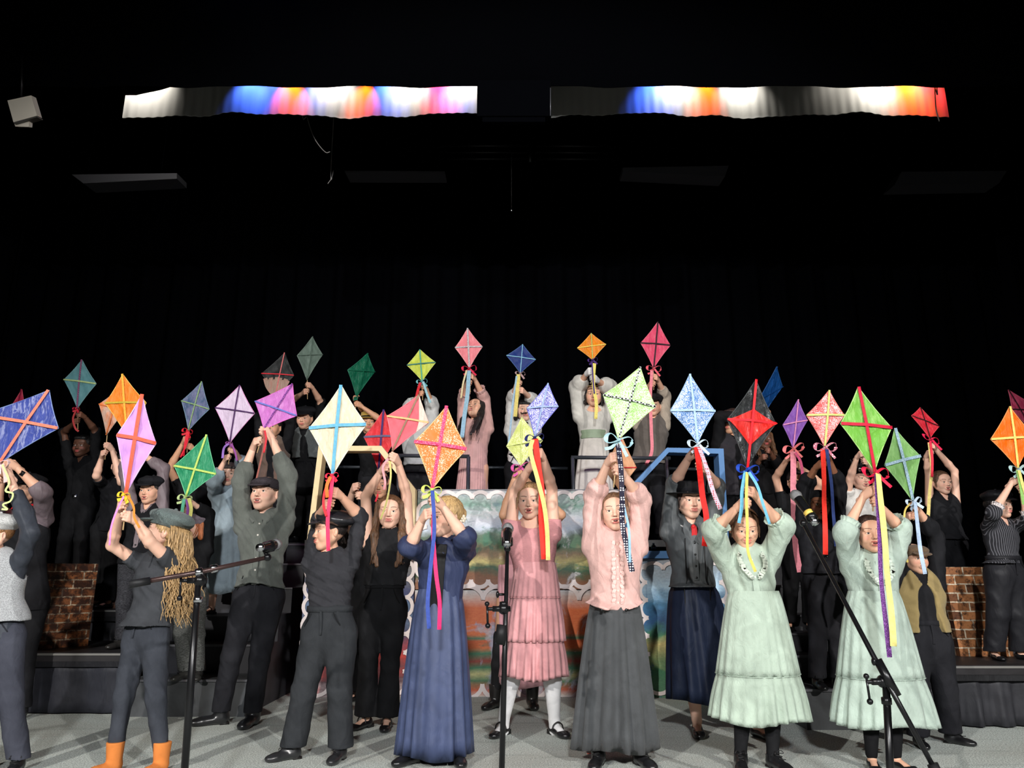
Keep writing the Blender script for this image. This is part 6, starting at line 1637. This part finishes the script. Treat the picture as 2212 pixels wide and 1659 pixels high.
K('dusty teal kite with plum dashed spine, over the belted dark shirt', [(177, 777), (208, 829), (167, 882), (138, 820)], 0, (92, 140, 146), 'plain', spine=((110, 70, 100), 'check', (150, 90, 120)), cross=((170, 190, 130), 'plain'), tw=.030, holder='belt_kid', bow=((190, 40, 60), 'plain', .6),
  streams=[((170, 60, 60), 'plain', 4, [(164, 886), (158, 905), (163, 925), (170, 932)])], edge=(120, 160, 165))
K('small pale peach and orange kite tucked behind the bright orange one', [(262, 836), (268, 888), (230, 940), (214, 873)], 0, (206, 180, 162), 'patchy', (222, 120, 60), ((224, 120, 60), 'plain'), tw=.02, holder='watch_arm_kid', edge=(200, 170, 150))
K('bright orange kite with yellow-green tapes behind the orchid purple one', [(265, 808), (316, 870), (276, 945), (227, 871)], 0, (238, 128, 34), 'tissue', (250, 160, 70), ((240, 180, 70), 'plain'), ((196, 170, 60), 'plain'), tw=.03, holder='mauve_shirt_boy', edge=(245, 200, 100))
K('tall orchid purple kite with orange-red tapes held by the curly haired person', [(307, 852), (337, 958), (272, 1067), (252, 940)], 0, (206, 150, 220), 'plain', spine=((240, 96, 72), 'plain'), tw=.034, dyaw=.04, holder='curly_girl', bow=((240, 200, 60), 'plain', .6), edge=(226, 190, 235),
  streams=[((244, 140, 60), 'plain', 5, [(276, 1070), (288, 1095), (290, 1118), (302, 1140)]), ((236, 140, 200), 'plain', 4, [(268, 1072), (252, 1105), (240, 1140), (236, 1178)])])
K('slate blue and lilac patchy kite on a raised bare arm', [(436, 824), (452, 884), (407, 930), (392, 866)], 0, (58, 82, 112), 'patchy', (120, 118, 150), ((130, 160, 110), 'plain'), tw=.02, holder='arm_up_child', bow=((206, 40, 50), 'plain', .8),
  streams=[((214, 40, 56), 'plain', 4, [(405, 932), (400, 955), (396, 985)]), ((214, 40, 56), 'plain', 4, [(408, 932), (402, 960), (390, 988)])], edge=(110, 140, 160))
K('emerald green kite with lime tapes above the small cap', [(447, 939), (467, 1024), (402, 1074), (376, 1006)], 0, (42, 142, 98), 'tissue', (110, 196, 150), ((190, 214, 110), 'plain'), tw=.03, holder='green_kite_child', bow=((206, 226, 160), 'plain', .9), edge=(110, 200, 150),
  streams=[((110, 196, 160), 'plain', 7, [(398, 1078), (394, 1100), (392, 1116)]), ((150, 90, 170), 'plain', 6, [(404, 1078), (406, 1098), (404, 1122)]), ((232, 226, 130), 'plain', 7, [(408, 1076), (413, 1098), (411, 1116)])])
K('pale lavender kite with thin dark plum tapes', [(518, 832), (550, 893), (497, 956), (465, 881)], 0, (212, 190, 214), 'tissue', (226, 208, 226), ((74, 40, 88), 'plain'), tw=.022, holder='blue_dress_child', edge=(220, 150, 200), bow=((150, 80, 150), 'plain', .5),
  streams=[((150, 110, 190), 'plain', 5, [(494, 958), (484, 968), (481, 990)]), ((170, 90, 170), 'plain', 4, [(500, 958), (508, 978), (512, 995)])])
K('shiny magenta-violet kite with blue cross tape, tilted right, over the grey-green shirt', [(632, 829), (641, 898), (570, 928), (551, 867)], 0, (196, 112, 190), 'tissue', (226, 160, 220), ((96, 40, 120), 'check', (150, 80, 160)), ((104, 112, 190), 'plain'), tw=.028, holder='grey_shirt_boy', edge=(226, 110, 200),
  streams=[((150, 90, 80), 'plain', 4, [(569, 930), (570, 960), (562, 1000), (552, 1046)]), ((206, 50, 60), 'plain', 4, [(572, 930), (575, 950), (570, 978)])])
def x_flame(k):
    gs = []
    for u in np.linspace(.04, .96, 9):
        p = k['L'] + (k['R'] - k['L']) * u; hgt = (.30 if int(u * 20) % 4 < 2 else .10) * (1 - abs(u - .5) * 1.1)
        q = k['B'] + (p - k['B']) * (.72 + hgt * .5)
        gs.append(ribbon([k['B'] + k['N'] * .006, (k['B'] + q) / 2 + k['N'] * .008 + (p - k['X']) * .12, q + k['N'] * .008], .04, 6, .002, face=k['N']))
    mk('flame_cutout', join(*gs), kitepaper((150, 122, 106), 'tissue', (176, 96, 88)), k['root'])
K('black kite with red cross tape and beige flame cut-outs at its base', [(615, 762), (635, 811), (595, 857), (565, 807)], 0, (26, 28, 28), 'plain', spine=((190, 100, 100), 'plain'), cross=((196, 34, 46), 'plain'), tw=.022, holder='brown_vest_kid', edge=(40, 42, 42), extra=x_flame)
K('plain sage grey kite without tapes, held highest at left', [(675, 727), (697, 766), (663, 821), (642, 768)], 0, (96, 112, 102), 'plain', spine=((88, 104, 94), 'plain'), tw=.012, dyaw=.10, holder='grey_vest_kid', edge=(110, 126, 116))
K('cream crinkled kite with light blue tapes', [(737, 832), (791, 917), (719, 1025), (668, 925)], 0, (226, 212, 184), 'tissue', (206, 174, 136), ((104, 172, 204), 'plain'), tw=.036, holder='black_shirt_boy', edge=(250, 240, 215), bow=((228, 50, 74), 'plain', .6),
  streams=[((236, 60, 100), 'plain', 8, [(719, 1028), (714, 1070), (708, 1120), (709, 1190)]), ((228, 50, 60), 'plain', 5, [(716, 1028), (702, 1060), (699, 1090), (705, 1115)]), ((240, 116, 50), 'plain', 7, [(714, 1030), (706, 1050), (707, 1075)])])
K('dark bottle green kite turned aside, over the straw hat', [(794, 763), (810, 803), (770, 858), (751, 799)], 0, (14, 92, 66), 'tissue', (20, 110, 80), ((24, 96, 70), 'plain'), tw=.02, dyaw=.12, holder='straw_hat_kid', edge=(30, 110, 84), bow=((20, 100, 76), 'plain', .5))
K('deep red kite with navy tapes behind the coral one', [(829, 885), (858, 942), (818, 1016), (786, 944)], 0, (206, 44, 52), 'tissue', (232, 90, 96), ((60, 40, 96), 'plain'), ((96, 92, 120), 'plain'), tw=.032, holder='red_kite_holder', edge=(220, 90, 90),
  streams=[((206, 40, 56), 'plain', 4, [(818, 1020), (812, 1035), (816, 1065), (811, 1084)])])
def x_coral(k):
    a = k['T']; b = k['R']; m = k['X'] * .45 + k['R'] * .55
    g = prism([(0, 0), (1, 0), (0, 1)], 0, 1); o = k['N'] * .0068
    v = np.array([a + o, b + o, k['B'] * .35 + k['R'] * .65 + o, m + o, a * .93 + m * .07 + o]); v2 = v - k['N'] * .002
    mk('paper_patch', G(np.vstack([v, v2]), None, [(0, 3, 1), (1, 3, 2), (0, 4, 3), (5, 6, 8), (6, 7, 8), (5, 8, 9)]), kitepaper((244, 200, 186), 'tissue', (250, 220, 210)), k['root'])
K('coral pink kite with olive spine and pale strip along one edge', [(905, 853), (926, 913), (848, 974), (836, 899)], 0, (240, 104, 116), 'plain', spine=((150, 118, 96), 'plain'), cross=((240, 184, 130), 'plain'), tw=.030, holder='long_hair_girl', edge=(244, 130, 140), extra=x_coral,
  streams=[((236, 160, 166), 'plain', 5, [(838, 990), (827, 1010), (832, 1040), (830, 1058)]), ((206, 196, 120), 'plain', 4, [(842, 996), (844, 1030), (836, 1080), (822, 1122)])])
K('small lime yellow kite with teal tapes, upper level', [(907, 755), (941, 783), (912, 823), (879, 789)], 0, (196, 206, 76), 'tissue', (110, 116, 50), ((70, 160, 140), 'plain'), ((60, 120, 110), 'plain'), tw=.034, holder='white_shirt_kid', bow=((110, 176, 180), 'plain', .9), edge=(214, 226, 120),
  streams=[((206, 40, 50), 'plain', 6, [(908, 826), (903, 842), (900, 856)]), ((150, 190, 200), 'plain', 5, [(914, 824), (922, 850), (930, 870)])])
K('large orange glitter kite with hot pink tapes, front row', [(965, 877), (1008, 970), (934, 1056), (895, 954)], 0, (244, 124, 56), 'sparse', (255, 226, 200), ((226, 44, 96), 'glitter', (250, 130, 160)), tw=.040, holder='navy_dress_girl', edge=(250, 190, 130), bow=((206, 222, 110), 'plain', .9),
  streams=[((62, 82, 160), 'plain', 8, [(934, 1060), (938, 1140), (930, 1230), (924, 1300), (927, 1358)], 4.02), ((232, 50, 110), 'plain', 8, [(937, 1100), (936, 1160), (942, 1240), (950, 1300), (949, 1360)], 4.02)])
K('rose pink kite with silver tapes over the long dusty rose dress', [(1010, 709), (1042, 749), (1014, 795), (983, 751)], 0, (226, 126, 134), 'tissue', (240, 150, 156), ((150, 140, 144), 'glitter', (225, 220, 222)), tw=.036, holder='upper_pink_girl', bow=((206, 44, 74), 'plain', 1.2), edge=(240, 170, 170),
  streams=[((142, 178, 196), 'plain', 9, [(1013, 800), (1010, 850), (1003, 900), (998, 945)]), ((206, 190, 150), 'plain', 4, [(1008, 800), (1000, 830), (996, 860)])])
K('navy blue kite with pale blue tapes over the false moustache', [(1129, 744), (1157, 777), (1124, 806), (1094, 768)], 0, (24, 46, 110), 'plain', spine=((126, 176, 200), 'plain'), tw=.028, holder='moustache_kid', edge=(60, 96, 150), bow=((170, 140, 140), 'plain', .8),
  streams=[((214, 196, 110), 'plain', 8, [(1120, 808), (1117, 850), (1113, 900)]), ((150, 180, 196), 'plain', 4, [(1116, 812), (1108, 870), (1102, 930), (1098, 962)])])
K('periwinkle glitter kite with pale blue spine above the pink tiered dress', [(1184, 828), (1206, 878), (1155, 944), (1138, 882)], 0, (84, 84, 176), 'glitter', (225, 225, 240), ((150, 170, 206), 'plain'), tw=.026, holder='pink_dress_girl', bow=((40, 44, 96), 'plain', 1.0), edge=(110, 112, 196),
  streams=[((238, 56, 44), 'plain', 13, [(1156, 948), (1163, 1010), (1170, 1060), (1170, 1120), (1176, 1208)], 4.85), ((222, 210, 130), 'plain', 9, [(1150, 950), (1146, 975), (1160, 1030), (1175, 1090), (1182, 1150), (1184, 1210)], 4.83)])
K('pale lime glitter kite behind the raised arms of the pink dress', [(1127, 901), (1172, 952), (1125, 1007), (1094, 964)], 0, (202, 210, 116), 'sparse', (244, 244, 214), ((206, 216, 130), 'plain'), tw=.016, holder='bow_hair_girl', edge=(220, 226, 160), bow=((214, 90, 160), 'plain', 1.2))
K('small amber kite with green spine over the tiara', [(1277, 720), (1309, 744), (1280, 777), (1247, 752)], 0, (226, 130, 20), 'tissue', (140, 80, 20), ((150, 170, 80), 'glitter', (200, 210, 130)), ((230, 206, 90), 'plain'), tw=.032, holder='tiara_lady', bow=((74, 44, 110), 'plain', .8), edge=(240, 170, 70),
  streams=[((226, 210, 110), 'plain', 7, [(1284, 785), (1282, 830), (1288, 870), (1287, 905)]), ((80, 56, 120), 'plain', 3, [(1279, 785), (1281, 820), (1284, 850)])])
K('large apple green glitter kite with black and white checked tapes', [(1383, 793), (1416, 879), (1336, 949), (1303, 853)], 0, (154, 206, 110), 'glitter', (240, 246, 230), ((20, 20, 22), 'check', (230, 230, 226)), tw=.022, holder='pink_blouse_girl', bow=((176, 214, 224), 'plain', 1.3), edge=(196, 230, 160),
  streams=[((36, 34, 52), 'dots', 11, [(1334, 960), (1341, 1010), (1344, 1080), (1344, 1130), (1354, 1180), (1366, 1235)], 4.12, .1, (226, 226, 230)), ((150, 190, 220), 'plain', 5, [(1338, 980), (1346, 1080), (1358, 1140), (1361, 1215)], 4.12)])
K('raspberry pink kite with black tapes, highest at right of centre', [(1421, 695), (1448, 746), (1412, 795), (1384, 741)], 0, (214, 66, 100), 'tissue', (232, 110, 130), ((34, 22, 28), 'plain'), tw=.026, holder='taupe_vest_kid', bow=((226, 96, 110), 'plain', 1.2), edge=(226, 110, 130),
  streams=[((226, 130, 140), 'plain', 7, [(1408, 800), (1405, 860), (1407, 930), (1408, 975), (1395, 1005)])])
K('tan paper kite with thin red tapes behind the pink blouse', [(1342, 940), (1375, 1010), (1340, 1062), (1303, 1012)], 0, (214, 156, 116), 'tissue', (226, 180, 140), ((206, 40, 46), 'plain'), tw=.016, holder='hidden_tan_kite_holder', edge=(196, 140, 104))
K('sky blue glitter kite with whitish tapes above the brimmed hat', [(1490, 808), (1545, 888), (1507, 957), (1448, 887)], 0, (70, 124, 190), 'glitter', (232, 238, 248), ((176, 206, 232), 'plain'), tw=.030, holder='black_hat_lady', bow=((214, 228, 238), 'plain', 1.1), edge=(150, 184, 220),
  streams=[((236, 44, 40), 'plain', 12, [(1505, 966), (1511, 1010), (1517, 1070), (1526, 1120), (1522, 1180)], 4.72), ((206, 190, 204), 'dots', 9, [(1510, 968), (1526, 1010), (1540, 1060), (1556, 1100)], 4.75, .2, (190, 60, 70))])
def x_diam(k):
    a = k['L'] + (k['L'] - k['X']) * .02; b = k['R'] + (k['R'] - k['X']) * .06; o = k['N'] * .010
    t = k['X'] + (k['T'] - k['X']) * .30; u = k['X'] + (k['B'] - k['X']) * .52
    n = 12; V = []; 
    for i in range(n + 1):
        s = i / n; w = min(s, 1 - s) * 2; w = w ** 1.25
        c = a + (b - a) * s; V += [c + (t - k['X']) * w + o, c + (u - k['X']) * w + o]
    V = np.array(V); m = len(V); V = np.vstack([V, V - k['N'] * .003]); Q = []
    for i in range(n): Q += [(2 * i, 2 * i + 1, 2 * i + 3, 2 * i + 2), (m + 2 * i, m + 2 * i + 2, m + 2 * i + 3, m + 2 * i + 1)]
    mk('red_diamond', G(V, Q), kitepaper((226, 34, 26), 'shiny', (240, 80, 60)), k['root'])
K('tall glossy black kite with a red diamond across its middle', [(1633, 820), (1676, 915), (1614, 1011), (1571, 906)], 0, (30, 32, 33), 'shiny', (40, 44, 44), ((226, 30, 40), 'plain'), tw=.026, holder='mint_girl_centre', bow=((36, 70, 170), 'plain', 1.0), edge=(44, 46, 48), extra=x_diam,
  streams=[((104, 176, 206), 'plain', 7, [(1610, 1018), (1603, 1060), (1602, 1095), (1596, 1130)]), ((226, 200, 100), 'plain', 6, [(1614, 1020), (1612, 1080), (1614, 1140), (1616, 1190), (1632, 1235)], 4.06), ((110, 180, 210), 'plain', 6, [(1618, 1020), (1636, 1050), (1648, 1090), (1662, 1132)])])
K('dark royal blue kite peeping out behind the glossy black one', [(1678, 792), (1691, 835), (1655, 887), (1640, 862)], 0, (18, 66, 124), 'tissue', (30, 84, 140), ((16, 60, 116), 'plain'), tw=.014, dyaw=.12, holder='dark_back_kid', edge=(26, 74, 130))
K('violet kite with pink tapes over the eyeglasses', [(1724, 863), (1744, 908), (1713, 967), (1691, 918)], 0, (124, 74, 160), 'tissue', (136, 90, 170), ((206, 130, 170), 'plain'), tw=.024, holder='glasses_kid', bow=((240, 130, 130), 'plain', 1.4), edge=(150, 100, 180),
  streams=[((232, 144, 158), 'plain', 13, [(1713, 975), (1714, 1050), (1716, 1130), (1720, 1190), (1728, 1236)], 6.1), ((214, 90, 130), 'plain', 6, [(1718, 978), (1730, 1000), (1736, 1040)])])
K('coral red glitter kite with yellow-green tapes', [(1791, 843), (1824, 897), (1781, 964), (1742, 897)], 0, (226, 84, 84), 'glitter', (250, 226, 224), ((206, 214, 130), 'plain'), tw=.034, holder='black_vest_kid', bow=((196, 110, 130), 'dots', 1.3), edge=(236, 130, 120),
  streams=[((240, 58, 46), 'plain', 10, [(1778, 970), (1780, 1060), (1782, 1130), (1783, 1198)], 5.1), ((44, 60, 110), 'plain', 7, [(1786, 970), (1796, 1050), (1802, 1130), (1806, 1180)], 5.12)])
K('largest leaf green kite with crimson tapes over the mint dress at right', [(1854, 836), (1926, 924), (1889, 1019), (1816, 915)], 0, (112, 176, 66), 'tissue', (176, 214, 130), ((196, 30, 58), 'plain'), tw=.036, holder='mint_girl_right', bow=((216, 36, 70), 'plain', 1.2), edge=(176, 220, 130),
  streams=[((84, 44, 104), 'glitter', 9, [(1892, 1026), (1898, 1110), (1901, 1200), (1908, 1300), (1922, 1420)], 3.98, .12, (146, 92, 168)), ((222, 212, 132), 'plain', 12, [(1896, 1024), (1906, 1110), (1914, 1210), (1924, 1310), (1930, 1396)], 3.96)])
K('sage green kite with silvery blue tapes over the tan waistcoat', [(1933, 925), (1988, 985), (1971, 1081), (1911, 1005)], 0, (116, 162, 92), 'tissue', (150, 190, 120), ((120, 150, 166), 'glitter', (176, 196, 206)), tw=.040, holder='tan_vest_boy', bow=((190, 206, 224), 'plain', .8), edge=(140, 186, 120),
  streams=[((176, 196, 222), 'plain', 8, [(1976, 1086), (1982, 1130), (1988, 1190), (1998, 1240)], 4.5), ((226, 200, 110), 'plain', 4, [(1964, 1088), (1954, 1110), (1956, 1190), (1960, 1215)], 4.5)])
K('small scarlet kite with black tapes over the sleeveless black blouse', [(1988, 880), (2029, 921), (2009, 947), (1969, 898)], 0, (200, 30, 48), 'tissue', (220, 60, 70), ((24, 16, 20), 'plain'), tw=.022, holder='sleeveless_black_girl', bow=((226, 40, 80), 'plain', 1.1), edge=(214, 60, 70),
  streams=[((226, 206, 130), 'plain', 7, [(2008, 956), (2012, 1010), (2008, 1070), (2004, 1125)]), ((220, 50, 70), 'plain', 5, [(2010, 956), (2014, 990), (2013, 1030)])])
K('vivid orange kite with lemon yellow tapes at the right edge', [(2181, 878), (2236, 944), (2198, 1011), (2140, 949)], 0, (248, 110, 20), 'tissue', (250, 150, 70), ((236, 216, 120), 'plain'), tw=.034, holder='pinstripe_lady', bow=((176, 206, 206), 'plain', 1.1), edge=(250, 160, 90),
  streams=[((150, 196, 110), 'plain', 7, [(2197, 1016), (2204, 1050), (2212, 1090)]), ((236, 220, 130), 'plain', 7, [(2200, 1016), (2210, 1050), (2222, 1080)])])
K('maroon kite with black tapes, cut off by the right edge', [(2178, 842), (2262, 890), (2232, 936), (2186, 884)], 6.6, (150, 44, 74), 'tissue', (170, 60, 90), ((30, 14, 20), 'plain'), tw=.02, edge=(170, 70, 96), stick=(2246, 1010))
